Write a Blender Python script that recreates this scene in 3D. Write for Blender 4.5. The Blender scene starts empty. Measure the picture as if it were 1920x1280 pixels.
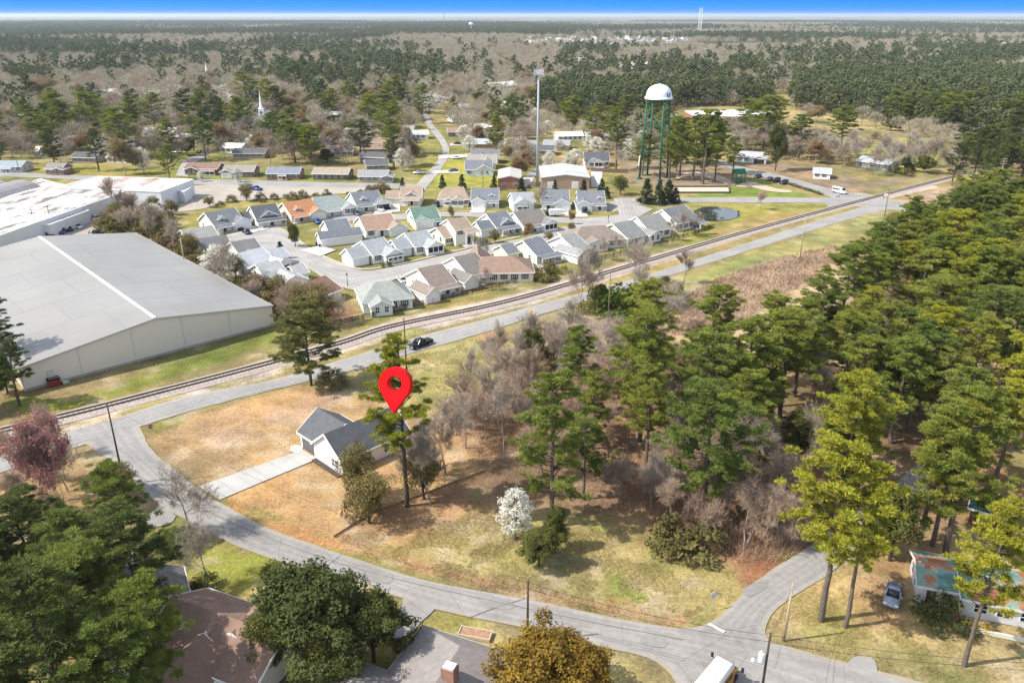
import bpy, bmesh, math, random
import numpy as np
from mathutils import Vector, Matrix
random.seed(7); RNG = np.random.default_rng(7)
C = bpy.context.scene.collection
# ------------------------------------------------------------ camera, sky, sun, exposure
F, CH, TH = 1493.33, 66.0, math.atan(612 / 1493.33)
CT, ST = math.cos(TH), math.sin(TH)
scn = bpy.context.scene
cd = bpy.data.cameras.new('camera'); cam = bpy.data.objects.new('camera', cd); C.objects.link(cam)
cd.sensor_width = 36; cd.lens = 28; cd.clip_start = 1; cd.clip_end = 200000
cam.location = (0, 0, CH); cam.rotation_euler = (math.pi / 2 - TH, 0, 0); scn.camera = cam
SUN_EL = math.radians(47); SUN_DIR = Vector((-.98, -.18, 0)).normalized()
SUN_V = Vector((SUN_DIR.x * math.cos(SUN_EL), SUN_DIR.y * math.cos(SUN_EL), math.sin(SUN_EL)))
ld = bpy.data.lights.new('sun', 'SUN'); ld.energy = 3.55; ld.angle = math.radians(.5); ld.color = (1, .94, .84)
sun = bpy.data.objects.new('sun', ld); C.objects.link(sun)
sun.rotation_euler = (-SUN_V).to_track_quat('-Z', 'Y').to_euler()
w = bpy.data.worlds.new('World'); scn.world = w; w.use_nodes = True
nt = w.node_tree; nt.nodes.clear()
sky = nt.nodes.new('ShaderNodeTexSky'); sky.sky_type = 'NISHITA'; sky.sun_disc = False
sky.sun_elevation = SUN_EL; sky.sun_rotation = math.atan2(SUN_DIR.x, SUN_DIR.y); sky.altitude = 60
tc = nt.nodes.new('ShaderNodeTexCoord'); sx = nt.nodes.new('ShaderNodeSeparateXYZ')
nt.links.new(tc.outputs['Generated'], sx.inputs[0])
mr = nt.nodes.new('ShaderNodeMapRange'); mr.interpolation_type = 'SMOOTHSTEP'
mr.inputs[1].default_value = .018; mr.inputs[2].default_value = .045
nt.links.new(sx.outputs['Z'], mr.inputs[0])
b1 = nt.nodes.new('ShaderNodeBackground'); b1.inputs[1].default_value = .15
hs = nt.nodes.new('ShaderNodeHueSaturation'); hs.inputs['Saturation'].default_value = .55; nt.links.new(sky.outputs[0], hs.inputs['Color']); nt.links.new(hs.outputs[0], b1.inputs[0])
b2 = nt.nodes.new('ShaderNodeBackground'); b2.inputs[1].default_value = .75; b2.inputs[0].default_value = (.0, .23, 1, 1)
mx = nt.nodes.new('ShaderNodeMixShader'); out = nt.nodes.new('ShaderNodeOutputWorld')
nt.links.new(mr.outputs[0], mx.inputs[0]); nt.links.new(b2.outputs[0], mx.inputs[1]); nt.links.new(b1.outputs[0], mx.inputs[2])
nt.links.new(mx.outputs[0], out.inputs[0])
scn.view_settings.view_transform = 'Standard'; scn.view_settings.look = 'None'
scn.view_settings.exposure = .93; scn.view_settings.gamma = 1
scn.cycles.max_bounces = 5; scn.cycles.diffuse_bounces = 3; scn.cycles.glossy_bounces = 2
scn.cycles.transmission_bounces = 2; scn.cycles.volume_bounces = 0; scn.cycles.use_denoising = True
# ------------------------------------------------------------ layout: photograph pixel (1920 wide) -> point at height z
def G(px, py, z=0.0):
    dx, dy = (px - 960) / F, (640 - py) / F
    d = Vector((dx, CT + dy * ST, -ST + dy * CT))
    t = (z - CH) / d.z
    return Vector((d.x * t, d.y * t, z))
def G2(px, py, z=0.0):
    v = G(px, py, z); return (v.x, v.y)
def proj(x, y, z):
    dz = z - CH; dep = y * CT - dz * ST; up = y * ST + dz * CT
    return 960 + F * x / dep, 640 - F * up / dep
def upright(px, py_top, py_base):
    """a standing thing seen at (px, py_top) whose foot is in row py_base: its foot and its height"""
    Y = G(960, py_base).y
    a = TH + math.atan((py_top - 640) / F)
    h = CH - Y * math.tan(a)
    dep = Y * CT + (CH - h) * ST
    return Vector(((px - 960) / F * dep, Y, 0)), h
# ------------------------------------------------------------ objects
def tag(o, label=None, cat=None, group=None, kind=None):
    if label: o['label'] = label
    if cat: o['category'] = cat
    if group: o['group'] = group
    if kind: o['kind'] = kind
    return o
def empty(name, loc, rz=0.0, label=None, cat=None, group=None):
    o = bpy.data.objects.new(name, None); C.objects.link(o); o.location = loc; o.rotation_euler = (0, 0, rz)
    o.empty_display_size = .5
    return tag(o, label, cat, group)
def obj(name, me, parent=None, loc=(0, 0, 0), rz=0.0):
    o = bpy.data.objects.new(name, me); C.objects.link(o)
    o.location = loc; o.rotation_euler = (0, 0, rz)
    if parent: o.parent = parent
    return o
def dup(o, parent=None, loc=None, rz=None, scale=None):
    c = o.copy(); C.objects.link(c)
    for k in ('label', 'group'):
        if parent is None and k in c: del c[k]
    if parent: c.parent = parent
    if loc is not None: c.location = loc
    if rz is not None: c.rotation_euler = (0, 0, rz)
    if scale is not None: c.scale = scale
    for ch in o.children: dup(ch, c)
    return c
class MB:
    def __init__(s): s.v = []; s.f = []; s.m = []
    def face(s, pts, m=0):
        i = len(s.v); s.v += [tuple(p) for p in pts]; s.f.append(tuple(range(i, i + len(pts)))); s.m.append(m)
    def hexa(s, p, m=0):
        i = len(s.v); s.v += [tuple(q) for q in p]
        for q in ((0, 3, 2, 1), (4, 5, 6, 7), (0, 1, 5, 4), (1, 2, 6, 5), (2, 3, 7, 6), (3, 0, 4, 7)):
            s.f.append(tuple(i + k for k in q)); s.m.append(m)
    def box(s, x0, x1, y0, y1, z0, z1, m=0):
        s.hexa([(x0, y0, z0), (x1, y0, z0), (x1, y1, z0), (x0, y1, z0), (x0, y0, z1), (x1, y0, z1), (x1, y1, z1), (x0, y1, z1)], m)
    def bar(s, a, b, w, h=None, m=0):
        a, b = Vector(a), Vector(b); h = h or w; d = (b - a).normalized()
        u = d.cross(Vector((0, 0, 1)));
        if u.length < 1e-4: u = Vector((1, 0, 0))
        u.normalize(); n = u.cross(d).normalized(); u *= w / 2; n *= h / 2
        s.hexa([a - u - n, a + u - n, a + u + n, a - u + n, b - u - n, b + u - n, b + u + n, b - u + n], m)
    def tube(s, a, b, r0, r1, n=8, m=0, cap=True):
        a, b = Vector(a), Vector(b); d = (b - a)
        if d.length < 1e-6: return
        d.normalize(); u = d.orthogonal().normalized(); v = d.cross(u); i = len(s.v)
        for k in range(n):
            t = 2 * math.pi * k / n; e = u * math.cos(t) + v * math.sin(t)
            s.v.append(tuple(a + e * r0)); s.v.append(tuple(b + e * r1))
        for k in range(n):
            j = (k + 1) % n
            s.f.append((i + 2 * k, i + 2 * j, i + 2 * j + 1, i + 2 * k + 1)); s.m.append(m)
        if cap:
            s.f.append(tuple(i + 2 * k + 1 for k in range(n))); s.m.append(m)
            s.f.append(tuple(i + 2 * k for k in reversed(range(n)))); s.m.append(m)
    def lathe(s, prof, n=24, c=(0, 0), m=0):
        i = len(s.v)
        for r, z in prof:
            for k in range(n):
                t = 2 * math.pi * k / n; s.v.append((c[0] + r * math.cos(t), c[1] + r * math.sin(t), z))
        for a in range(len(prof) - 1):
            for k in range(n):
                j = (k + 1) % n
                s.f.append((i + a * n + k, i + a * n + j, i + (a + 1) * n + j, i + (a + 1) * n + k)); s.m.append(m)
    def prism(s, poly, z0, z1, m=0, mtop=None):
        n = len(poly); area = sum(poly[k][0] * poly[(k + 1) % n][1] - poly[(k + 1) % n][0] * poly[k][1] for k in range(n))
        if area < 0: poly = poly[::-1]
        i = len(s.v); s.v += [(p[0], p[1], z0) for p in poly] + [(p[0], p[1], z1) for p in poly]
        for k in range(n):
            j = (k + 1) % n; s.f.append((i + k, i + j, i + n + j, i + n + k)); s.m.append(m)
        s.f.append(tuple(i + n + k for k in range(n))); s.m.append(m if mtop is None else mtop)
    def mesh(s, name, mats, smooth=False):
        me = bpy.data.meshes.new(name); me.from_pydata(s.v, [], s.f)
        for m in (mats if isinstance(mats, (list, tuple)) else [mats]): me.materials.append(m)
        me.polygons.foreach_set('material_index', s.m)
        if smooth: me.polygons.foreach_set('use_smooth', [True] * len(s.f))
        me.update(); return me
    def build(s, name, mats, parent=None, loc=(0, 0, 0), rz=0.0, smooth=False):
        return obj(name, s.mesh(name, mats, smooth), parent, loc, rz)
def npmesh(name, V, T, mats, mi=None, smooth=False):
    """triangles or quads from arrays"""
    me = bpy.data.meshes.new(name); n = T.shape[1]
    me.vertices.add(len(V)); me.vertices.foreach_set('co', np.asarray(V, np.float32).ravel())
    me.loops.add(T.size); me.loops.foreach_set('vertex_index', T.astype(np.int32).ravel())
    me.polygons.add(len(T)); me.polygons.foreach_set('loop_start', (np.arange(len(T)) * n).astype(np.int32))
    for m in (mats if isinstance(mats, (list, tuple)) else [mats]): me.materials.append(m)
    if mi is not None: me.polygons.foreach_set('material_index', np.asarray(mi, np.int32))
    if smooth: me.polygons.foreach_set('use_smooth', np.ones(len(T), bool))
    me.update(calc_edges=True); return me
# ------------------------------------------------------------ materials
_M = {}
def _nodes(name):
    m = bpy.data.materials.new(name); m.use_nodes = True
    return m, m.node_tree, m.node_tree.nodes['Principled BSDF']
def mat(name, col, rough=.8, var=.12, scale=1.5, metal=0, spec=.3, bump=0.0, stretch=None):
    if name in _M: return _M[name]
    m, t, p = _nodes(name); p.inputs['Roughness'].default_value = rough; p.inputs['Metallic'].default_value = metal
    p.inputs['Specular IOR Level'].default_value = spec
    if var > 0:
        co = t.nodes.new('ShaderNodeTexCoord'); no = t.nodes.new('ShaderNodeTexNoise')
        no.inputs['Scale'].default_value = scale; no.inputs['Detail'].default_value = 5
        src = co.outputs['Object']
        if stretch:
            mp = t.nodes.new('ShaderNodeMapping'); mp.inputs['Scale'].default_value = stretch
            t.links.new(src, mp.inputs[0]); src = mp.outputs[0]
        t.links.new(src, no.inputs['Vector'])
        r = t.nodes.new('ShaderNodeMapRange'); r.inputs[1].default_value = .25; r.inputs[2].default_value = .75
        r.inputs[3].default_value = 1 - var; r.inputs[4].default_value = 1 + var
        t.links.new(no.outputs[0], r.inputs[0])
        x = t.nodes.new('ShaderNodeVectorMath'); x.operation = 'SCALE'; x.inputs[0].default_value = col
        t.links.new(r.outputs[0], x.inputs['Scale']); t.links.new(x.outputs[0], p.inputs['Base Color'])
        if bump:
            b = t.nodes.new('ShaderNodeBump'); b.inputs['Strength'].default_value = bump; b.inputs['Distance'].default_value = .05
            t.links.new(no.outputs[0], b.inputs['Height']); t.links.new(b.outputs[0], p.inputs['Normal'])
    else: p.inputs['Base Color'].default_value = (*col, 1)
    _M[name] = m; return m
def mottled(name, stops, scale=.3, rough=.8, stretch=(1, 1, 1), detail=6, bump=0.0, spec=.2):
    """colour ramp over noise in object space"""
    if name in _M: return _M[name]
    m, t, p = _nodes(name); p.inputs['Roughness'].default_value = rough; p.inputs['Specular IOR Level'].default_value = spec
    co = t.nodes.new('ShaderNodeTexCoord'); mp = t.nodes.new('ShaderNodeMapping'); mp.inputs['Scale'].default_value = stretch
    no = t.nodes.new('ShaderNodeTexNoise'); no.inputs['Scale'].default_value = scale; no.inputs['Detail'].default_value = detail
    no.inputs['Roughness'].default_value = .65
    cr = t.nodes.new('ShaderNodeValToRGB'); e = cr.color_ramp.elements
    while len(e) < len(stops): e.new(.5)
    for k, (pos, c) in enumerate(stops): e[k].position = pos; e[k].color = (*c, 1)
    t.links.new(co.outputs['Object'], mp.inputs[0]); t.links.new(mp.outputs[0], no.inputs['Vector'])
    t.links.new(no.outputs[0], cr.inputs[0]); t.links.new(cr.outputs[0], p.inputs['Base Color'])
    if bump:
        b = t.nodes.new('ShaderNodeBump'); b.inputs['Strength'].default_value = bump; b.inputs['Distance'].default_value = .1
        t.links.new(no.outputs[0], b.inputs['Height']); t.links.new(b.outputs[0], p.inputs['Normal'])
    _M[name] = m; return m
def leafy(name, tints, trans=.25, var=.3, scale=.5):
    """foliage: each tree takes its own tint, leaves vary along the crown"""
    if name in _M: return _M[name]
    m = bpy.data.materials.new(name); m.use_nodes = True; t = m.node_tree; t.nodes.clear()
    oi = t.nodes.new('ShaderNodeObjectInfo'); cr = t.nodes.new('ShaderNodeValToRGB'); e = cr.color_ramp.elements
    while len(e) < len(tints): e.new(.5)
    for k, c in enumerate(tints): e[k].position = k / max(1, len(tints) - 1); e[k].color = (*c, 1)
    t.links.new(oi.outputs['Random'], cr.inputs[0])
    co = t.nodes.new('ShaderNodeTexCoord'); no = t.nodes.new('ShaderNodeTexNoise'); no.inputs['Scale'].default_value = scale
    no.inputs['Detail'].default_value = 4; t.links.new(co.outputs['Object'], no.inputs['Vector'])
    r = t.nodes.new('ShaderNodeMapRange'); r.inputs[1].default_value = .3; r.inputs[2].default_value = .7
    r.inputs[3].default_value = 1 - var; r.inputs[4].default_value = 1 + var; t.links.new(no.outputs[0], r.inputs[0])
    x = t.nodes.new('ShaderNodeVectorMath'); x.operation = 'SCALE'
    t.links.new(cr.outputs[0], x.inputs[0]); t.links.new(r.outputs[0], x.inputs['Scale'])
    d = t.nodes.new('ShaderNodeBsdfDiffuse'); tr = t.nodes.new('ShaderNodeBsdfTranslucent')
    t.links.new(x.outputs[0], d.inputs[0]); t.links.new(x.outputs[0], tr.inputs[0])
    mxs = t.nodes.new('ShaderNodeMixShader'); mxs.inputs[0].default_value = trans
    t.links.new(d.outputs[0], mxs.inputs[1]); t.links.new(tr.outputs[0], mxs.inputs[2])
    o = t.nodes.new('ShaderNodeOutputMaterial'); t.links.new(mxs.outputs[0], o.inputs[0])
    _M[name] = m; return m
BARK = mat('bark', (.13, .10, .08), .95, .35, 3)
DARKBARK = mat('dark_bark', (.07, .055, .045), .95, .35, 3)
GLASS = mat('window_glass', (.02, .025, .03), .12, 0, spec=.5)
WHITE = mat('white_trim', (.8, .8, .78), .6, .05)
DARK = mat('dark_opening', (.025, .024, .024), .7, .1)
WOODPOLE = mat('pole_wood', (.22, .165, .115), .9, .2, 4)
DARKPOLE = mat('dark_pole_wood', (.07, .055, .045), .9, .2, 4)
CONC = mat('concrete', (.50, .49, .46), .9, .1, .4)
STEEL = mat('galvanised_steel', (.5, .51, .52), .5, .06, metal=.3)
BLACK = mat('black_rubber', (.02, .02, .02), .8, 0)
# ------------------------------------------------------------ ground sheet, painted by what grows on it
def vnoise(x, y, s, seed):
    x = x / s; y = y / s; xi = np.floor(x).astype(np.int64); yi = np.floor(y).astype(np.int64); fx = x - xi; fy = y - yi
    def h(a, b):
        n = (a * 374761393 + b * 668265263 + seed * 974711) & 0x7fffffff
        n = ((n ^ (n >> 13)) * 1274126177) & 0x7fffffff
        return (n & 0xffff) / 65535.0
    fx = fx * fx * (3 - 2 * fx); fy = fy * fy * (3 - 2 * fy)
    return (h(xi, yi) * (1 - fx) + h(xi + 1, yi) * fx) * (1 - fy) + (h(xi, yi + 1) * (1 - fx) + h(xi + 1, yi + 1) * fx) * fy
def fbm(x, y, s, seed=0, o=4):
    r = 0; a = .5; t = 0
    for k in range(o): r = r + a * vnoise(x, y, s / 2 ** k, seed + k); t += a; a *= .55
    return r / t
def sdist(X, Y, poly):
    """signed distance to a polygon, negative inside"""
    d = np.full(X.shape, 1e9); ins = np.zeros(X.shape, bool); n = len(poly)
    for k in range(n):
        (x0, y0), (x1, y1) = poly[k], poly[(k + 1) % n]; ex, ey = x1 - x0, y1 - y0; L = ex * ex + ey * ey + 1e-9
        t = np.clip(((X - x0) * ex + (Y - y0) * ey) / L, 0, 1); d = np.minimum(d, (X - x0 - t * ex) ** 2 + (Y - y0 - t * ey) ** 2)
        c = (y0 > Y) != (y1 > Y)
        ins ^= c & (X < (x1 - x0) * (Y - y0) / (y1 - y0 + 1e-12) + x0)
    d = np.sqrt(d); return np.where(ins, -d, d)
def PX(pts, z=0): return [G2(x, y, z) for x, y in pts]
def axis(a, b, step0, grow, c0):
    out = [a]; 
    while out[-1] < b: out.append(out[-1] + max(step0, grow * abs(out[-1] - c0)))
    return np.array(out)
ys = axis(22, 950, .8, .0055, 0); xr = axis(0, 560, .8, .006, -20); xs = np.concatenate([-xr[:0:-1], xr])
GX, GY = np.meshgrid(xs, ys); gx, gy = GX.ravel(), GY.ravel()
n1 = fbm(gx, gy, 30, 1); n2 = fbm(gx, gy, 6, 11); n3 = fbm(gx, gy, 90, 21)
col = np.zeros((len(gx), 3))
def setc(wt, c): global col; col = col * (1 - wt[:, None]) + np.array(c) * wt[:, None]
STRAW = (.325, .215, .108); SAND = (.40, .27, .18); TAN = (.27, .225, .105); LAWN = (.165, .17, .052); BRIGHT = (.15, .19, .045)
LITTER = (.24, .15, .09); CLAY = (.42, .21, .10); BROWN = (.34, .245, .17); PALE = (.37, .32, .25); DRYLT = (.30, .25, .14)
setc(np.ones(len(gx)), TAN); setc(np.clip((n3 - .45) * 5, 0, 1), (.21, .16, .085)); setc(np.clip((n1 - .5) * 5, 0, .8), (.17, .17, .055))
def paint(px, c, soft=2.0, amp=5.0, most=1.0, patch=None):
    poly = PX(px); P = np.array(poly); mgn = soft + amp + 2
    s = np.where((gx > P[:, 0].min() - mgn) & (gx < P[:, 0].max() + mgn) & (gy > P[:, 1].min() - mgn) & (gy < P[:, 1].max() + mgn))[0]
    if not len(s): return
    d = sdist(gx[s], gy[s], poly) + (n2[s] - .5) * amp * 2
    wv = np.clip(.5 - d / (2 * soft), 0, 1); wv = wv * wv * (3 - 2 * wv) * most
    if patch: wv = wv * np.clip((fbm(gx[s], gy[s], patch[0], patch[2]) - patch[1]) * 7, 0, 1)
    col[s] = col[s] * (1 - wv[:, None]) + np.array(c) * wv[:, None]
# woods floor
paint([(640, 1010), (700, 930), (760, 900), (860, 760), (960, 690), (1100, 640), (1300, 660), (1420, 640), (1520, 560), (1640, 440), (1920, 400), (1920, 1000), (1700, 1010), (1560, 1040), (1490, 1040), (1400, 1090), (1250, 1010), (1100, 970), (900, 950), (760, 990)], LITTER, 3, 8)
paint([(1400, 700), (1700, 600), (1920, 560), (1920, 980), (1640, 990), (1500, 900)], (.22, .16, .07), 6, 12, .7, (22, .4, 31))
paint([(1280, 560), (1560, 470), (1640, 520), (1480, 620), (1420, 700), (1300, 680)], (.34, .27, .17), 3, 6)
# the new house's lot
paint([(272, 815), (450, 752), (560, 722), (650, 735), (690, 740), (770, 790), (840, 800), (900, 880), (790, 930), (690, 965), (625, 1008), (560, 985), (430, 936), (375, 905), (300, 850)], STRAW, .6, 1.0)
paint([(285, 812), (350, 790), (560, 735), (650, 745), (600, 770), (470, 815), (400, 850), (330, 862)], SAND, 2, 5, 1, (14, .30, 41))
paint([(262, 800), (340, 776), (345, 792), (290, 815)], LAWN, 1, 2, .8)
paint([(850, 800), (905, 880), (800, 925), (780, 860)], STRAW, 1, 3)
paint([(700, 985), (640, 1015), (950, 1110), (1270, 1170), (1370, 1140), (1400, 1085), (1190, 1000), (960, 955), (800, 1000)], (.285, .235, .105), 2.5, 5)
paint([(640, 1000), (740, 962), (900, 920), (960, 950), (800, 1010), (700, 1035)], (.31, .19, .105), 3, 6, .85)
paint([(1080, 1060), (1340, 1120), (1330, 1165), (1270, 1172), (1130, 1120)], BRIGHT, 2, 5, .8, (7, .42, 51))
paint([(980, 960), (1220, 1000), (1390, 1090), (1330, 1100), (1000, 1050)], (.21, .22, .065), 4, 7, .8, (12, .45, 53))
paint([(790, 1000), (900, 970), (960, 985), (940, 1060), (820, 1060)], (.24, .23, .08), 3, 6, .7, (10, .4, 54))
paint([(620, 1020), (800, 1075), (1050, 1130), (1270, 1172), (1270, 1165), (1050, 1112), (800, 1055), (630, 1000)], (.34, .21, .115), .8, 1.2, .9)
paint([(430, 940), (560, 990), (640, 1018), (640, 1032), (540, 1008), (425, 950)], (.36, .20, .095), .5, 1, .95)
paint([(1150, 1125), (1280, 1150), (1290, 1172), (1240, 1172)], (.31, .15, .09), 1.5, 3, .8)
paint([(1395, 1085), (1480, 1030), (1540, 1015), (1470, 1005), (1400, 1060)], (.24, .12, .07), 2, 4)
# lower right yards
paint([(1420, 1190), (1440, 1150), (1500, 1105), (1600, 1030), (1920, 990), (1920, 1280), (1740, 1282), (1640, 1262), (1590, 1240)], (.34, .26, .125), 1, 3)
paint([(1640, 1215), (1760, 1195), (1800, 1250), (1740, 1275), (1660, 1265)], LAWN, 3, 5, .85, (8, .35, 61))
paint([(1470, 1150), (1560, 1090), (1610, 1200), (1580, 1230)], (.22, .22, .06), 3, 5, .7, (7, .4, 62))
paint([(1600, 1040), (1760, 1010), (1740, 1100), (1640, 1160)], LITTER, 3, 5, .8)
# lower left yards
paint([(300, 975), (420, 1012), (580, 1065), (755, 1122), (740, 1280), (0, 1280), (0, 900), (200, 900)], (.21, .19, .065), 1, 3)
paint([(310, 985), (430, 1018), (590, 1072), (540, 1130), (440, 1100), (330, 1060)], (.17, .19, .04), 2, 4, .8, (8, .35, 71))
paint([(0, 820), (215, 872), (300, 950), (240, 980), (0, 930)], (.27, .19, .10), 2, 4)
paint([(790, 1140), (900, 1162), (1120, 1212), (1270, 1282), (900, 1282), (740, 1200)], (.31, .245, .10), 1, 3)
paint([(800, 1145), (900, 1165), (880, 1200), (780, 1180)], (.22, .21, .06), 2, 4, .7)
# strip between street and main road
paint([(690, 690), (780, 660), (960, 612), (950, 700), (850, 730), (770, 735), (690, 715)], (.30, .26, .11), 2, 4)
paint([(800, 670), (940, 630), (930, 690), (820, 715)], (.24, .25, .07), 3, 5, .6, (9, .42, 81))
paint([(895, 625), (955, 615), (965, 640), (910, 648)], CLAY, 1.5, 3)
paint([(930, 640), (1060, 590), (1200, 600), (1250, 680), (1100, 690), (960, 680)], (.26, .19, .14), 3, 6, .9)
paint([(1060, 560), (1200, 540), (1200, 600), (1100, 590)], (.22, .21, .06), 2, 4)
paint([(1290, 545), (1400, 500), (1570, 460), (1560, 500), (1480, 545), (1400, 600), (1330, 640), (1240, 630)], BROWN, 2, 5)
paint([(1180, 560), (1280, 525), (1400, 480), (1640, 403), (1680, 405), (1560, 465), (1400, 505), (1290, 545), (1200, 600)], (.26, .24, .10), 2, 4)
paint([(1260, 535), (1460, 460), (1470, 470), (1290, 545)], (.19, .21, .07), 2, 4, .7, (10, .45, 85))
paint([(1500, 435), (1660, 395), (1700, 400), (1540, 460)], (.26, .24, .10), 2, 4, .8)
paint([(1640, 370), (1760, 345), (1920, 330), (1920, 420), (1740, 400)], (.33, .24, .17), 2, 5)
# railway corridor
paint([(0, 790), (200, 745), (480, 668), (640, 628), (740, 592), (960, 545), (1200, 478), (1440, 412), (1740, 342), (1800, 330), (1800, 345), (1620, 388), (1450, 440), (1300, 488), (1050, 560), (800, 625), (640, 672), (330, 752), (160, 805), (0, 862)], (.25, .20, .09), 1.5, 3)
paint([(0, 805), (200, 758), (480, 678), (640, 634), (740, 597), (960, 553), (1200, 484), (1440, 418), (1740, 343), (1760, 352), (1600, 385), (1450, 428), (1200, 506), (960, 580), (740, 633), (640, 663), (480, 712), (200, 788), (0, 848)], (.42, .35, .295), .7, 1.0)
paint([(0, 850), (160, 805), (330, 752), (640, 668), (640, 658), (330, 740), (150, 790), (0, 835)], (.21, .19, .06), 1, 2, .85, (8, .33, 91))
paint([(660, 660), (800, 618), (1040, 552), (1040, 545), (800, 606), (660, 648)], (.20, .20, .05), .8, 2, .8, (8, .36, 92))
# behind the big warehouse, railway verge
paint([(20, 745), (150, 745), (300, 690), (515, 618), (500, 665), (300, 730), (140, 780), (20, 810)], (.17, .18, .045), 1.5, 3)
paint([(20, 770), (150, 765), (330, 705), (500, 650), (500, 668), (300, 735), (140, 785), (20, 812)], (.25, .19, .09), 1.5, 3, .8)
# along the fence
paint([(620, 620), (800, 575), (1000, 528), (1250, 462), (1300, 440), (1420, 400), (1450, 415), (1200, 480), (960, 548), (740, 596), (640, 632)], (.21, .18, .07), 1.5, 3)
paint([(640, 600), (700, 575), (830, 560), (900, 545), (760, 588), (650, 618)], BRIGHT, 1.5, 3, .7, (8, .42, 95))
# cottages' gardens
paint([(560, 560), (640, 540), (660, 590), (640, 620), (560, 590)], (.34, .20, .11), 2, 4)
paint([(370, 380), (640, 340), (760, 345), (1000, 345), (1190, 380), (1300, 400), (1260, 450), (1000, 525), (800, 572), (640, 560), (560, 520), (430, 470), (330, 440)], (.20, .185, .065), 2, 4)
paint([(760, 560), (960, 505), (980, 520), (800, 570)], (.33, .21, .11), 1.5, 3, .9)
paint([(640, 480), (780, 480), (980, 430), (1000, 440), (800, 500), (650, 505)], LAWN, 1, 2, .8, (9, .35, 97))
# far side
paint([(640, 320), (760, 322), (740, 346), (420, 338), (340, 330), (345, 320)], BRIGHT, 1.5, 3, .85, (20, .3, 101))
paint([(0, 305), (60, 305), (330, 318), (330, 330), (0, 322)], (.20, .19, .05), 1.5, 3, .8)
paint([(810, 300), (860, 300), (960, 318), (940, 356), (770, 350)], (.26, .25, .06), 2, 3)
paint([(690, 220), (800, 235), (830, 300), (770, 330), (680, 320)], (.24, .215, .075), 4, 8, .8)
paint([(1020, 285), (1160, 300), (1180, 315), (1110, 322)], (.34, .23, .10), 3, 4, .8)
paint([(1160, 300), (1380, 300), (1470, 345), (1280, 352), (1180, 345)], (.245, .19, .125), 4, 6)
paint([(1380, 340), (1420, 335), (1530, 372), (1270, 372), (1370, 345)], BRIGHT, 2, 3)
paint([(1270, 384), (1560, 384), (1600, 392), (1440, 430), (1300, 470), (1260, 450), (1260, 400)], (.22, .21, .06), 2, 4)
paint([(1330, 430), (1430, 405), (1540, 390), (1500, 405), (1340, 445)], (.27, .20, .09), 2, 4, .9)
paint([(1300, 460), (1360, 440), (1350, 450), (1310, 468)], BRIGHT, 1.5, 3)
paint([(1600, 285), (1700, 255), (1770, 255), (1770, 300), (1700, 330), (1640, 320)], (.24, .25, .075), 5, 8)
paint([(1470, 205), (1700, 238), (1680, 250), (1560, 232), (1460, 222)], (.31, .25, .12), 5, 8)
paint([(1370, 300), (1480, 305), (1620, 340), (1730, 330), (1700, 345), (1560, 370), (1450, 335)], (.245, .18, .115), 3, 5)
paint([(370, 155), (440, 155), (440, 166), (375, 168)], LAWN, 6, 6)
paint([(0, 170), (130, 172), (130, 185), (0, 183)], (.23, .24, .07), 6, 6)
paint([(340, 275), (470, 280), (380, 312), (330, 310)], LAWN, 3, 5, .9)
paint([(380, 225), (480, 220), (500, 245), (400, 262)], (.25, .21, .09), 3, 5, .9)
n4 = fbm(gx, gy, 4.5, 71, 3); n5 = fbm(gx, gy, 13, 72, 3)
col *= (1 + (n4[:, None] - .5) * .55 + (n5[:, None] - .5) * .5); col *= 1 + (n5[:, None] - .5) * np.array([.25, 0, -.25])
wv = np.clip((n4 - .66) * 9, 0, .55) * np.clip((320 - gy) / 60, 0, 1); setc(wv, (.36, .29, .20))
nx, ny = len(xs), len(ys)
zz = (fbm(gx, gy, 3.5, 300) - .5) * .10 + (n1 - .5) * .12 - .08
zz *= np.clip((300 - gy) / 100, 0, 1); zz = np.minimum(zz, -.01)
V = np.stack([gx, gy, zz], 1)
I = (np.arange(ny - 1)[:, None] * nx + np.arange(nx - 1)[None]).ravel()
Q = np.stack([I, I + 1, I + nx + 1, I + nx], 1)
x0, x1, y0, y1, B = xs[0], xs[-1], ys[0], ys[-1], 90000.0
zf = -.05
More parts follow.
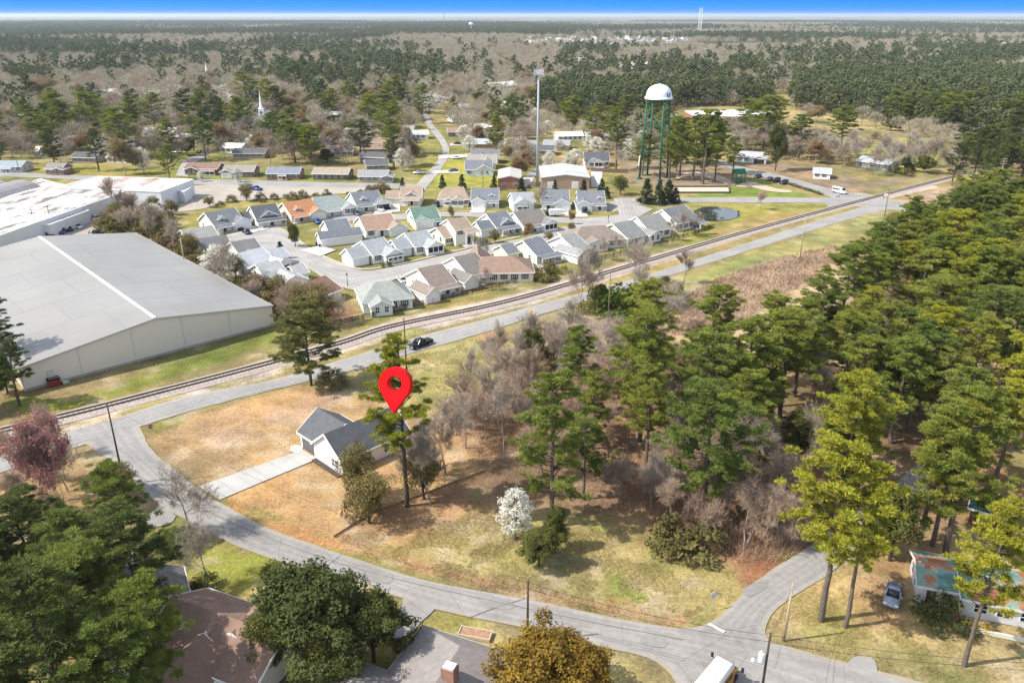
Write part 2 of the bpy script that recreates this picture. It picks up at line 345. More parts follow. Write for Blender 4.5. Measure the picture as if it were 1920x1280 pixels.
# outer ring shares the patch's rim height
far_rects = [(-B, B, y1, B), (-B, x0, -300, y1), (x1, B, -300, y1), (x0, x1, -300, y0)]
FV, FQ = [], []
for a, b_, c, d in far_rects:
    k = len(V) + len(FV); FV += [(a, c, zf), (b_, c, zf), (b_, d, zf), (a, d, zf)]; FQ.append((k, k + 1, k + 2, k + 3))
V = np.concatenate([V, np.array(FV)]); Q = np.concatenate([Q, np.array(FQ)])
col = np.concatenate([col, np.tile(np.array([[.13, .125, .075]]), (len(FV), 1))])
def ground_mat():
    m, t, p = _nodes('ground_cover'); p.inputs['Roughness'].default_value = 1; p.inputs['Specular IOR Level'].default_value = 0
    at = t.nodes.new('ShaderNodeAttribute'); at.attribute_name = 'cover'
    co = t.nodes.new('ShaderNodeTexCoord')
    def noise(s, d=6, r=.6):
        n = t.nodes.new('ShaderNodeTexNoise'); n.inputs['Scale'].default_value = s; n.inputs['Detail'].default_value = d
        n.inputs['Roughness'].default_value = r; t.links.new(co.outputs['Object'], n.inputs['Vector']); return n
    def rng(n, a, b, lo=.3, hi=.7):
        r = t.nodes.new('ShaderNodeMapRange'); r.inputs[1].default_value = lo; r.inputs[2].default_value = hi
        r.inputs[3].default_value = a; r.inputs[4].default_value = b; t.links.new(n.outputs[0], r.inputs[0]); return r
    a, b = noise(2.2, 8, .75), noise(.22, 6)
    r1, r2 = rng(a, .55, 1.45), rng(b, .72, 1.28)
    mu = t.nodes.new('ShaderNodeMath'); mu.operation = 'MULTIPLY'; t.links.new(r1.outputs[0], mu.inputs[0]); t.links.new(r2.outputs[0], mu.inputs[1])
    x = t.nodes.new('ShaderNodeVectorMath'); x.operation = 'SCALE'; t.links.new(at.outputs['Color'], x.inputs[0]); t.links.new(mu.outputs[0], x.inputs['Scale'])
    # open country beyond: fields and woods in long patches
    fa = noise(.0016, 5, .6); fr = t.nodes.new('ShaderNodeValToRGB'); e = fr.color_ramp.elements
    e[0].position = .40; e[0].color = (.06, .07, .045, 1); e[1].position = .60; e[1].color = (.28, .26, .19, 1)
    k = e.new(.52); k.color = (.17, .15, .11, 1); t.links.new(fa.outputs[0], fr.inputs[0])
    ge = t.nodes.new('ShaderNodeSeparateXYZ'); t.links.new(co.outputs['Object'], ge.inputs[0])
    rr = t.nodes.new('ShaderNodeMapRange'); rr.inputs[1].default_value = 900; rr.inputs[2].default_value = 949; t.links.new(ge.outputs['Y'], rr.inputs[0])
    mi = t.nodes.new('ShaderNodeMix'); mi.data_type = 'RGBA'; t.links.new(rr.outputs[0], mi.inputs['Factor'])
    t.links.new(x.outputs[0], mi.inputs['A']); t.links.new(fr.outputs[0], mi.inputs['B'])
    t.links.new(mi.outputs['Result'], p.inputs['Base Color'])
    bu = t.nodes.new('ShaderNodeBump'); bu.inputs['Strength'].default_value = .55; bu.inputs['Distance'].default_value = .25
    t.links.new(a.outputs[0], bu.inputs['Height']); t.links.new(bu.outputs[0], p.inputs['Normal'])
    return m
gm = npmesh('ground', V, Q, ground_mat(), smooth=True)
ca = gm.color_attributes.new('cover', 'FLOAT_COLOR', 'POINT')
ca.data.foreach_set('color', np.concatenate([col, np.ones((len(col), 1))], 1).astype(np.float32).ravel())
tag(obj('ground', gm), kind='structure')
# ------------------------------------------------------------ roads
def smooth(pts, step):
    P = [Vector((a, b)) for a, b in pts]; P = [P[0] * 2 - P[1]] + P + [P[-1] * 2 - P[-2]]; out = []
    for i in range(1, len(P) - 2):
        a, b, c, d = P[i - 1:i + 3]; n = max(2, int((c - b).length / step))
        for k in range(n):
            t = k / n
            out.append(.5 * ((2 * b) + (c - a) * t + (2 * a - 5 * b + 4 * c - d) * t * t + (3 * b - a - 3 * c + d) * t ** 3))
    out.append(P[-2]); return out
def resample(P, n):
    L = [0]
    for a, b in zip(P, P[1:]): L.append(L[-1] + (b - a).length)
    out = []; j = 0
    for k in range(n):
        s = L[-1] * k / (n - 1)
        while j < len(L) - 2 and L[j + 1] < s: j += 1
        f = (s - L[j]) / max(1e-6, L[j + 1] - L[j]); out.append(P[j].lerp(P[j + 1], f))
    return out
BLOCK = []       # ground polygons trees keep out of
def road_mat(name, c, cracks=.25):
    if name in _M: return _M[name]
    m, t, p = _nodes(name); p.inputs['Roughness'].default_value = .9; p.inputs['Specular IOR Level'].default_value = .15
    co = t.nodes.new('ShaderNodeTexCoord')
    def noise(s, d=5, src=None):
        n = t.nodes.new('ShaderNodeTexNoise'); n.inputs['Scale'].default_value = s; n.inputs['Detail'].default_value = d
        t.links.new(src or co.outputs['Object'], n.inputs['Vector']); return n
    a, b = noise(.12), noise(1.3)
    def rng(n, lo, hi):
        r = t.nodes.new('ShaderNodeMapRange'); r.inputs[1].default_value = .3; r.inputs[2].default_value = .7; r.inputs[3].default_value = lo; r.inputs[4].default_value = hi
        t.links.new(n.outputs[0], r.inputs[0]); return r
    r1, r2 = rng(a, .86, 1.14), rng(b, .9, 1.1)
    vo = t.nodes.new('ShaderNodeTexVoronoi'); vo.feature = 'DISTANCE_TO_EDGE'; vo.inputs['Scale'].default_value = .14
    wv = t.nodes.new('ShaderNodeMix'); wv.data_type = 'VECTOR'; wv.inputs['Factor'].default_value = .12
    nn = noise(.5, 4); t.links.new(co.outputs['Object'], wv.inputs['A']); t.links.new(nn.outputs['Color'], wv.inputs['B'])
    t.links.new(wv.outputs['Result'], vo.inputs['Vector'])
    cr = t.nodes.new('ShaderNodeMapRange'); cr.inputs[1].default_value = .0; cr.inputs[2].default_value = .010; cr.inputs[3].default_value = 1 - cracks; cr.inputs[4].default_value = 1
    t.links.new(vo.outputs['Distance'], cr.inputs[0])
    m1 = t.nodes.new('ShaderNodeMath'); m1.operation = 'MULTIPLY'; t.links.new(r1.outputs[0], m1.inputs[0]); t.links.new(r2.outputs[0], m1.inputs[1])
    m2 = t.nodes.new('ShaderNodeMath'); m2.operation = 'MULTIPLY'; t.links.new(m1.outputs[0], m2.inputs[0]); t.links.new(cr.outputs[0], m2.inputs[1])
    ac = t.nodes.new('ShaderNodeAttribute'); ac.attribute_name = 'across'
    tr = t.nodes.new('ShaderNodeValToRGB'); e = tr.color_ramp.elements; e[0].position = 0; e[0].color = (1, 1, 1, 1); e[1].position = 1; e[1].color = (1, 1, 1, 1)
    for ps, v in ((.10, 1.06), (.17, .9), (.25, .9), (.33, 1.03), (.40, .9), (.47, .92), (.5, 1.05), (.53, .92), (.60, .9), (.67, 1.03), (.75, .9), (.83, .9), (.90, 1.06)): k = e.new(ps); k.color = (v, v, v, 1)
    sb = t.nodes.new('ShaderNodeMath'); sb.operation = 'SUBTRACT'; sb.inputs[1].default_value = 1; sb.use_clamp = True; t.links.new(ac.outputs['Fac'], sb.inputs[0]); t.links.new(sb.outputs[0], tr.inputs[0])
    m3 = t.nodes.new('ShaderNodeMath'); m3.operation = 'MULTIPLY'; t.links.new(m2.outputs[0], m3.inputs[0]); t.links.new(tr.outputs[0], m3.inputs[1])
    x = t.nodes.new('ShaderNodeVectorMath'); x.operation = 'SCALE'; x.inputs[0].default_value = c
    t.links.new(m3.outputs[0], x.inputs['Scale'])
    ed = t.nodes.new('ShaderNodeMath'); ed.operation = 'PINGPONG'; ed.inputs[1].default_value = .5; t.links.new(sb.outputs[0], ed.inputs[0])
    n3 = noise(.9, 6); es = t.nodes.new('ShaderNodeMath'); es.operation = 'MULTIPLY_ADD'; es.inputs[1].default_value = -.22; t.links.new(n3.outputs[0], es.inputs[0]); t.links.new(ed.outputs[0], es.inputs[2])
    er = t.nodes.new('ShaderNodeMapRange'); er.inputs[1].default_value = -.10; er.inputs[2].default_value = -.04; er.inputs[3].default_value = .75; er.inputs[4].default_value = 0; t.links.new(es.outputs[0], er.inputs[0])
    has = t.nodes.new('ShaderNodeMath'); has.operation = 'GREATER_THAN'; has.inputs[1].default_value = .5; t.links.new(ac.outputs['Fac'], has.inputs[0])
    ef = t.nodes.new('ShaderNodeMath'); ef.operation = 'MULTIPLY'; t.links.new(er.outputs[0], ef.inputs[0]); t.links.new(has.outputs[0], ef.inputs[1])
    dm = t.nodes.new('ShaderNodeMix'); dm.data_type = 'RGBA'; dm.inputs['B'].default_value = (.33, .27, .18, 1); t.links.new(ef.outputs[0], dm.inputs['Factor']); t.links.new(x.outputs[0], dm.inputs['A'])
    t.links.new(dm.outputs['Result'], p.inputs['Base Color'])
    _M[name] = m; return m
ASPH = road_mat('worn_asphalt', (.275, .262, .25)); ASPH2 = road_mat('grey_asphalt', (.29, .282, .27), .06); LOTM = road_mat('pale_lot_paving', (.35, .31, .27), .1)
STC = road_mat('pale_street_paving', (.33, .315, .30), .08)
_rz = [.03]
def strip(name, left, right, m, jit=.12, step=1.0, z=None, block=True, label=None):
    """a paved strip between two edges given as photo points on the ground"""
    L, R = smooth(PX(left), step), smooth(PX(right), step); n = max(len(L), len(R), 4)
    L, R = resample(L, n), resample(R, n); b = MB(); zz = z or _rz[0]; _rz[0] += .006
    rnd = random.Random(len(name) * 7 + n); a = b_ = 0
    LL, RR = [], []
    for k in range(n):
        a = a * .7 + rnd.uniform(-jit, jit); b_ = b_ * .7 + rnd.uniform(-jit, jit); d = (L[k] - R[k]).normalized()
        LL.append(L[k] + d * a); RR.append(R[k] - d * b_)
    i = 0
    for k in range(n):
        mid = (LL[k] + RR[k]) / 2
        b.v += [(*LL[k], zz), (*mid, zz + .06), (*RR[k], zz)]
    for k in range(n - 1):
        j = 3 * k; b.f += [(j, j + 3, j + 4, j + 1), (j + 1, j + 4, j + 5, j + 2)]; b.m += [0, 0]
    me = b.mesh(name, m); at = me.attributes.new('across', 'FLOAT', 'POINT'); at.data.foreach_set('value', np.tile(np.array([1., 1.5, 2.], np.float32), n))
    bm = bmesh.new(); bm.from_mesh(me); bmesh.ops.recalc_face_normals(bm, faces=bm.faces)
    if bm.faces and sum(f.normal.z for f in bm.faces) < 0: bmesh.ops.reverse_faces(bm, faces=bm.faces)
    bm.to_mesh(me); bm.free()
    o = obj(name, me); tag(o, kind='structure')
    if block: BLOCK.append(([(p.x, p.y) for p in LL[::4]] + [(LL[-1].x, LL[-1].y)] + [(RR[-1].x, RR[-1].y)] + [(p.x, p.y) for p in RR[::-4]]))
    return o
def flat(name, px, m, z=None, block=True, kind='structure', sm=True):
    P = smooth(PX(px + [px[0]]), 1.5)[:-1] if sm else [Vector(p) for p in PX(px)]
    zz = z or _rz[0]; _rz[0] += .006
    area = sum(P[k].x * P[(k + 1) % len(P)].y - P[(k + 1) % len(P)].x * P[k].y for k in range(len(P)))
    if area < 0: P = P[::-1]
    b = MB(); b.face([(p.x, p.y, zz) for p in P]); o = b.build(name, m)
    if kind: o['kind'] = kind
    if block: BLOCK.append([(p.x, p.y) for p in P[::2]])
    return o
strip('main_road', [(-60, 872), (0, 856), (160, 804), (330, 748), (500, 714), (640, 674), (800, 627), (900, 601), (1050, 560), (1200, 520), (1300, 488), (1450, 440), (1560, 405), (1630, 384)],
      [(-60, 905), (0, 886), (160, 832), (330, 779), (470, 741), (690, 687), (780, 660), (900, 626), (1050, 579), (1200, 535), (1300, 503), (1480, 446), (1610, 406), (1680, 390)], ASPH2, .1)
strip('residential_street', [(255, 775), (268, 815), (290, 850), (375, 918), (420, 945), (500, 988), (640, 1038), (800, 1088), (1000, 1125), (1150, 1158), (1275, 1178), (1330, 1178), (1450, 1205), (1590, 1243), (1740, 1282), (1900, 1320)],
      [(120, 812), (170, 838), (215, 870), (250, 905), (300, 946), (420, 1012), (520, 1050), (640, 1082), (755, 1122), (815, 1142), (900, 1160), (1050, 1190), (1120, 1210), (1200, 1226), (1350, 1290), (1500, 1330)], ASPH)
strip('side_street', [(1275, 1180), (1330, 1166), (1385, 1120), (1420, 1086), (1480, 1048), (1530, 1016), (1580, 975), (1650, 930), (1750, 850), (1880, 770), (2000, 700)],
      [(1470, 1222), (1432, 1192), (1440, 1160), (1480, 1122), (1550, 1078), (1600, 1035), (1650, 985), (1720, 930), (1800, 870), (1920, 800), (2040, 730)], ASPH)
strip('side_street', [(1120, 1212), (1200, 1228), (1240, 1246), (1272, 1282), (1290, 1330)], [(1560, 1236), (1500, 1240), (1455, 1262), (1440, 1300), (1440, 1340)], ASPH)
flat('driveway_apron', [(755, 1122), (800, 1134), (815, 1142), (790, 1165), (768, 1190), (730, 1200), (735, 1170), (752, 1145)], ASPH)
flat('driveway_apron', [(1588, 1244), (1600, 1232), (1622, 1228), (1640, 1238), (1644, 1262), (1615, 1256)], ASPH)
flat('driveway_apron', [(300, 946), (330, 968), (310, 985), (270, 990), (255, 985), (280, 965)], ASPH)
flat('driveway', [(372, 912), (568, 843), (596, 860), (412, 937)], mat('new_concrete', (.40, .39, .37), .85, .12, .3), sm=False)
flat('footpath', [(543, 846), (545, 838), (556, 834), (566, 838), (568, 845), (558, 850)], mat('new_concrete', (.56, .55, .53)), sm=True)
strip('cross_road', [(1100, 384), (1190, 374), (1280, 371), (1420, 370), (1560, 371), (1600, 366)], [(1150, 398), (1200, 384), (1280, 380), (1420, 380), (1560, 381), (1650, 386)], ASPH2, .1)
strip('cross_road', [(1545, 380), (1562, 372), (1605, 362), (1660, 372), (1750, 395), (1800, 406)], [(1560, 395), (1600, 388), (1640, 392), (1680, 394), (1730, 404), (1780, 416)], ASPH2, .1)
strip('cross_road', [(1330, 296), (1360, 305), (1400, 315), (1470, 331), (1570, 358), (1610, 364)], [(1320, 302), (1350, 312), (1390, 321), (1460, 340), (1540, 364), (1570, 374)], ASPH2, .1)
strip('cottage_street', [(425, 440), (470, 430), (520, 425), (545, 440), (580, 468), (630, 493), (680, 508), (740, 500), (820, 482), (900, 463), (980, 447), (1060, 425), (1120, 412), (1170, 400), (1195, 385)],
      [(440, 470), (480, 478), (520, 488), (580, 506), (620, 530), (670, 545), (720, 532), (790, 506), (870, 490), (950, 470), (1010, 455), (1080, 436), (1140, 424), (1180, 415), (1225, 392)], STC, .05)
strip('cottage_street', [(620, 405), (700, 402), (760, 402), (850, 398), (940, 402), (1020, 407), (1100, 409), (1185, 400)],
      [(600, 418), (700, 413), (760, 412), (850, 406), (940, 411), (1020, 417), (1100, 419), (1190, 412)], STC, .05)
strip('cottage_street', [(1150, 372), (1155, 385), (1160, 400), (1158, 412)], [(1192, 372), (1192, 385), (1192, 400), (1195, 415)], STC, .05)
flat('parking_lot', [(-40, 450), (0, 462), (60, 440), (170, 405), (240, 385), (300, 384), (365, 350), (440, 347), (600, 348), (720, 349), (690, 360), (600, 366), (520, 372), (420, 380), (380, 392), (300, 400), (215, 405), (205, 425), (200, 450), (60, 462), (0, 480), (-40, 490)], LOTM)
strip('upper_street', [(-60, 321), (0, 323), (120, 328), (240, 333), (400, 337), (560, 341), (740, 345), (800, 347)], [(-60, 328), (0, 331), (120, 336), (240, 342), (400, 347), (560, 351), (740, 354), (800, 357)], ASPH2, .1)
strip('winding_street', [(775, 352), (800, 325), (822, 300), (830, 280), (818, 258), (802, 238), (796, 222), (790, 210)], [(800, 352), (822, 325), (838, 300), (842, 280), (832, 258), (815, 238), (806, 222), (797, 210)], STC, .1)
strip('far_street', [(400, 172), (412, 186), (432, 206), (446, 230), (440, 238)], [(425, 172), (436, 186), (456, 206), (470, 230), (470, 238)], STC, .1)
strip('far_street', [(380, 288), (350, 298), (338, 312), (330, 330)], [(400, 290), (372, 302), (362, 315), (352, 332)], STC, .1)
flat('car_park', [(295, 176), (480, 176), (480, 186), (300, 190), (170, 196), (120, 186)], STC, sm=False)
flat('car_park', [(380, 160), (425, 160), (430, 166), (385, 168)], mat('white_paving', (.6, .6, .58), .9, .05), sm=False)
flat('car_park', [(-30, 178), (150, 182), (140, 190), (-30, 188)], STC, sm=False)
flat('pond', [(1300, 397), (1320, 389), (1350, 389), (1380, 395), (1388, 402), (1378, 410), (1345, 415), (1312, 413), (1300, 406)], mat('pond_water', (.035, .04, .035), .05, .3, .15, spec=.5))
flat('sand_court', [(1263, 352), (1366, 352), (1367, 362), (1262, 362)], mat('court_sand', (.52, .42, .34), .95, .06), sm=False)
flat('sand_path', [(1400, 340), (1420, 344), (1455, 354), (1483, 358), (1478, 362), (1440, 359), (1410, 352), (1380, 350)], mat('path_sand', (.46, .36, .27), .95, .1))
flat('sand_path', [(1268, 330), (1300, 322), (1350, 330), (1380, 345), (1370, 348), (1330, 336), (1296, 330), (1270, 336)], mat('path_sand', (.46, .36, .27), .95, .1))
for k, q in enumerate([[(822, 292), (905, 288), (905, 294), (822, 298)], [(812, 321), (862, 319), (862, 325), (806, 326)], [(843, 270), (880, 268), (880, 272), (843, 274)], [(1012, 318), (995, 345), (985, 352), (965, 352), (985, 330), (1000, 318)], [(1108, 318), (1130, 318), (1128, 352), (1108, 352)],
      [(895, 378), (916, 378), (908, 400), (880, 400)], [(1048, 379), (1067, 379), (1066, 406), (1044, 406)], [(1083, 381), (1103, 381), (1102, 408), (1080, 408)], [(735, 372), (752, 372), (750, 398), (720, 400)], [(455, 425), (470, 422), (490, 432), (470, 440)], [(470, 415), (485, 412), (505, 430), (490, 434)],
      [(705, 392), (722, 388), (735, 400), (700, 404)], [(960, 468), (990, 462), (1000, 470), (955, 482)], [(560, 470), (600, 462), (630, 470), (600, 482)], [(790, 435), (850, 420), (860, 425), (800, 442)]]):
    flat('driveway', q, mat('drive_concrete', (.47, .45, .42), .9, .08), sm=False)
# kerb lines round the cottages' loop
def kerb(px, wd=.9, m=None):
    P = smooth(PX(px), 2); b = MB()
    for a, c in zip(P, P[1:]):
        b.bar((a.x, a.y, .08), (c.x, c.y, .08), wd, .14)
    tag(b.build('kerb', m or mat('kerb_concrete', (.42, .37, .31), .9, .08)), kind='structure')
kerb([(545, 438), (580, 466), (630, 491), (680, 505), (740, 497), (820, 479), (900, 460), (975, 444)])
kerb([(600, 402), (700, 399), (850, 395), (1020, 404), (1100, 406)], .6)
# stop bar
flat('stop_line', [(1326, 1172), (1331, 1170), (1360, 1185), (1356, 1188)], mat('road_paint', (.75, .74, .7), .8, .1, 2), sm=False, block=False, z=.2)
# edge lines of the main road
def line(pts, m, wd=.14, z=.12):
    P = smooth(PX(pts), 3); b = MB()
    for a, c in zip(P, P[1:]):
        d = (c - a).normalized(); n = Vector((-d.y, d.x)) * wd / 2
        b.face([(a.x - n.x, a.y - n.y, z), (c.x - n.x, c.y - n.y, z), (c.x + n.x, c.y + n.y, z), (a.x + n.x, a.y + n.y, z)])
    tag(b.build('road_marking', m), kind='structure')
RP = mat('road_paint', (.75, .74, .7), .8, .1, 2); YP = mat('faded_yellow_paint', (.40, .35, .22), .8, .1, 2)
line([(330, 776), (470, 738), (690, 685), (780, 658), (900, 624), (1050, 577), (1200, 533), (1300, 501), (1480, 444), (1600, 408)], mat('faded_white_paint', (.45, .44, .42), .8, .15, 2), .18)
for q in ([(470, 985), (500, 1000), (520, 1022), (478, 1012)], [(690, 1066), (735, 1078), (728, 1095), (682, 1083)], [(905, 1120), (960, 1130), (955, 1144), (900, 1135)], [(1390, 1105), (1425, 1090), (1440, 1100), (1405, 1120)], [(1205, 1190), (1250, 1198), (1245, 1215), (1200, 1207)]):
    flat('road_patch', q, road_mat('patched_asphalt', (.235, .225, .215), .1), block=False, z=.125)
seam = mat('tar_seam', (.12, .115, .11), .8, .2, 2)
line([(235, 880), (330, 930), (430, 978), (560, 1030), (700, 1075), (900, 1122), (1100, 1165), (1280, 1200)], seam, .07, .135)
line([(875, 1160), (930, 1140), (985, 1122)], seam, .07, .135); line([(600, 1073), (625, 1052), (640, 1040)], seam, .06, .135)
for k in range(1, 6):
    f = k / 6; line([(372 + 196 * f, 912 - 69 * f), (412 + 184 * f, 937 - 77 * f)], mat('joint_grey', (.30, .29, .28)), .06, .20)
# ------------------------------------------------------------ railway
def offset_path(P, d):
    out = []
    for k in range(len(P)):
        a, b = P[max(0, k - 1)], P[min(len(P) - 1, k + 1)]; t = (b - a).normalized(); out.append(P[k] + Vector((-t.y, t.x)) * d)
    return out
RP_ = smooth(PX([(-150, 850), (0, 812), (200, 763), (480, 690), (640, 645), (740, 613), (960, 565), (1200, 495), (1440, 425), (1740, 345), (1900, 305)]), 2.0)
rail = empty('railway_track', (0, 0, 0), 0, 'single railway track with dark rails on a pale gravel bed', 'railway')
b = MB(); A, Bq, Cq, D = offset_path(RP_, 2.6), offset_path(RP_, 1.5), offset_path(RP_, -1.5), offset_path(RP_, -2.6)
for k in range(len(RP_) - 1):
    for (p, q, z0, z1) in ((A, Bq, .0, .35), (Bq, Cq, .35, .35), (Cq, D, .35, .0)):
        b.face([(*p[k], z0), (*q[k], z1), (*q[k + 1], z1), (*p[k + 1], z0)])
b.build('gravel_bed', mottled('ballast', [(.3, (.26, .21, .18)), (.7, (.5, .44, .40))], 2.5, .95), rail)
b = MB(); acc = 0
for a, c in zip(RP_, RP_[1:]):
    d = (c - a).normalized(); n = Vector((-d.y, d.x)); L = (c - a).length; s = acc
    while s < L:
        p = a + d * s; b.bar((*(p + n * 1.3), .36), (*(p - n * 1.3), .36), .24, .12); s += .9
    acc = s - L
b.build('sleepers', mat('sleeper_wood', (.22, .18, .15), .95, .3), rail)
for off in (.72, -.72):
    b = MB(); P = offset_path(RP_, off)
    for a, c in zip(P, P[1:]): b.bar((a.x, a.y, .5), (c.x, c.y, .5), .24, .18)
    b.build('rail', mat('rail_steel', (.055, .045, .045), .6, .1), rail)
BLOCK.append([(p.x, p.y) for p in offset_path(RP_, 4)[::6]] + [(p.x, p.y) for p in offset_path(RP_, -4)[::-6]])
# ------------------------------------------------------------ buildings
def shingle(c): return mottled('shingle_%02d_%02d_%02d' % tuple(int(x * 100) for x in c), [(.3, tuple(x * .82 for x in c)), (.7, tuple(x * 1.16 for x in c))], .9, .95, (1, 1, 1), 8, .15)
def siding(c): return mat('siding_%02d_%02d_%02d' % tuple(int(x * 100) for x in c), c, .7, .05, .5)
def gable(W, R, T, x0, x1, y0, y1, e, rz, axis='x', oh=.4, th=.2, hip=(0, 0), walls=True, gz=None):
    """walls W, roof R and white edge boards T of one gabled or hipped block; hip = how far the ridge is drawn in at each end"""
    if axis == 'x': f = lambda u, v, z: (u, v, z); a0, a1, c0, c1 = x0, x1, y0, y1
    else: f = lambda u, v, z: (v, u, z); a0, a1, c0, c1 = y0, y1, x0, x1
    m = (c0 + c1) / 2; hw = (c1 - c0) / 2; s = (rz - e) / hw; ez = e - oh * s
    def fc(M, pts):
        M.face(pts if axis == 'x' else pts[::-1])
    if walls:
        fc(W, [f(a0, c0, 0), f(a1, c0, 0), f(a1, c0, e), f(a0, c0, e)]); fc(W, [f(a1, c1, 0), f(a0, c1, 0), f(a0, c1, e), f(a1, c1, e)])
        top0 = [] if hip[0] else [f(a0, m, rz)]; top1 = [] if hip[1] else [f(a1, m, rz)]
        fc(W, [f(a0, c1, 0), f(a0, c0, 0), f(a0, c0, e)] + top0 + [f(a0, c1, e)]); fc(W, [f(a1, c0, 0), f(a1, c1, 0), f(a1, c1, e)] + top1 + [f(a1, c0, e)])
    A0, A1, C0, C1 = a0 - oh, a1 + oh, c0 - oh, c1 + oh
    r0 = a0 + hip[0] if hip[0] else A0; r1 = a1 - hip[1] if hip[1] else A1
    for z in (th,):
        fc(R, [f(A0, C0, ez + z), f(A1, C0, ez + z), f(r1, m, rz + z), f(r0, m, rz + z)]); fc(R, [f(A1, C1, ez + z), f(A0, C1, ez + z), f(r0, m, rz + z), f(r1, m, rz + z)])
        if hip[0]: fc(R, [f(A0, C1, ez + z), f(A0, C0, ez + z), f(r0, m, rz + z)])
        if hip[1]: fc(R, [f(A1, C0, ez + z), f(A1, C1, ez + z), f(r1, m, rz + z)])
    fc(R, [f(A1, C0, ez), f(A0, C0, ez), f(r0, m, rz), f(r1, m, rz)]); fc(R, [f(A0, C1, ez), f(A1, C1, ez), f(r1, m, rz), f(r0, m, rz)])
    # edge boards
    w_, h_ = .07, th + .12
    zc = th / 2 - .02
    if T is not None:
        T.bar(f(A0, C0 - .03, ez + zc), f(A1, C0 - .03, ez + zc), w_, h_); T.bar(f(A0, C1 + .03, ez + zc), f(A1, C1 + .03, ez + zc), w_, h_)
        for k, (A, sgn) in enumerate(((A0, -1), (A1, 1))):
            if hip[k]: T.bar(f(A + sgn * .03, C0, ez + zc), f(A + sgn * .03, C1, ez + zc), w_, h_)
            else:
                T.bar(f(A + sgn * .035, C0, ez + zc), f(A + sgn * .035, m, rz + zc), w_, h_); T.bar(f(A + sgn * .035, m, rz + zc), f(A + sgn * .035, C1, ez + zc), w_, h_)
_wm = {}
def window_mesh(w_, h_, shut):
    k = (w_, h_, shut)
    if k not in _wm:
        b = MB(); b.box(-w_ / 2 - .09, w_ / 2 + .09, -.07, .02, -h_ / 2 - .09, h_ / 2 + .09, 0); b.box(-w_ / 2, w_ / 2, -.09, -.06, -h_ / 2, h_ / 2, 1)
        b.box(-w_ / 2, w_ / 2, -.105, -.085, -.035, .035, 0); b.box(-.03, .03, -.1, -.08, -h_ / 2, h_ / 2, 0)
        if shut:
            for s in (-1, 1): b.box(s * (w_ / 2 + .3) - .18, s * (w_ / 2 + .3) + .18, -.06, .01, -h_ / 2, h_ / 2, 2)
        _wm[k] = b.mesh('window', [WHITE, GLASS, mat('shutter_paint', (.05, .055, .07), .6, .05)])
    return _wm[k]
def window(root, x, y, z, face, w_=1.0, h_=1.4, shut=False):
    rz = {'-y': 0, '+x': math.pi / 2, '+y': math.pi, '-x': -math.pi / 2}[face]
    return obj('window', window_mesh(w_, h_, shut), root, (x, y, z), rz)
def garage_door(root, x, y, w_=4.6, h_=2.2, m=None, opened=False):
    b = MB(); b.box(-w_ / 2 - .12, w_ / 2 + .12, -.04, .03, 0, h_ + .12, 0); b.box(-w_ / 2, w_ / 2, -.07, -.035, .02, h_, 1)
    if not opened:
        for k in range(4):
            for j in range(4): b.box(-w_ / 2 + (j + .12) * w_ / 4, -w_ / 2 + (j + .88) * w_ / 4, -.085, -.065, .1 + k * h_ / 4, (k + .82) * h_ / 4, 2)
    return b.build('garage_door', [WHITE, DARK if opened else mat('door_white', (.74, .74, .72), .6, .03), mat('door_panel', (.70, .70, .68), .6, .03)], root, (x, y, 0))
def porch(root, R, T, x0, x1, y, d, e, rise=.5, rail=False, posts=3, screen=False):
    """a lean-to porch: roof sheet R, posts and deck as parts"""
    R.hexa([(x0, y - d - .3, e), (x1, y - d - .3, e), (x1, y + .2, e + rise), (x0, y + .2, e + rise), (x0, y - d - .3, e + .16), (x1, y - d - .3, e + .16), (x1, y + .2, e + rise + .16), (x0, y + .2, e + rise + .16)])
    if T is not None: T.bar((x0, y - d - .34, e + .05), (x1, y - d - .34, e + .05), .08, .3)
    for k in range(posts):
        b = MB(); x = x0 + .2 + (x1 - x0 - .4) * k / (posts - 1); b.box(x - .1, x + .1, y - d - .05, y - d + .15, .2, e + .05); b.build('porch_post', WHITE, root)
    b = MB(); b.box(x0, x1, y - d - .1, y - .02, 0, .25); b.build('porch_deck', CONC, root)
    if rail:
        b = MB(); b.bar((x0, y - d, 1.1), (x1, y - d, 1.1), .08, .08); b.bar((x0, y - d, .45), (x1, y - d, .45), .06, .06)
        n = int((x1 - x0) / .3)
        for k in range(n + 1): b.bar((x0 + (x1 - x0) * k / n, y - d, .45), (x0 + (x1 - x0) * k / n, y - d, 1.1), .05)
        b.build('porch_railing', WHITE, root)
    b = MB(); xm = x0 + (x1 - x0) * .55; b.box(xm - .5, xm + .5, y - .06, y + .02, .25, 2.35, 0); b.box(xm - .25, xm + .25, y - .075, y - .05, 1.3, 2.1, 1)
    b.build('front_door', [mat('door_dark', (.07, .04, .035), .5, .05), GLASS], root)
def dormer(root, x, y, z, w_, m_roof, m_wall, dep=3.0):
    W, R, T = MB(), MB(), MB()
    gable(W, R, T, -w_ / 2, w_ / 2, 0, dep, 1.1, 1.1 + w_ * .38, 'y', .2, .14)
    d = obj('dormer', W.mesh('dormer', [m_wall]), root, (x, y, z)); R.build('dormer_roof', m_roof, d); T.build('dormer_trim', WHITE, d)
    obj('dormer_window', window_mesh(.8, .8, False), d, (0, 0, .65))
ROOFCUT = []
def house_frame(p1, p2, rz):
    a, b_ = G(*p1, rz), G(*p2, rz); d = b_ - a
    return Vector(((a.x + b_.x) / 2, (a.y + b_.y) / 2, 0)), d.length, math.atan2(d.y, d.x)
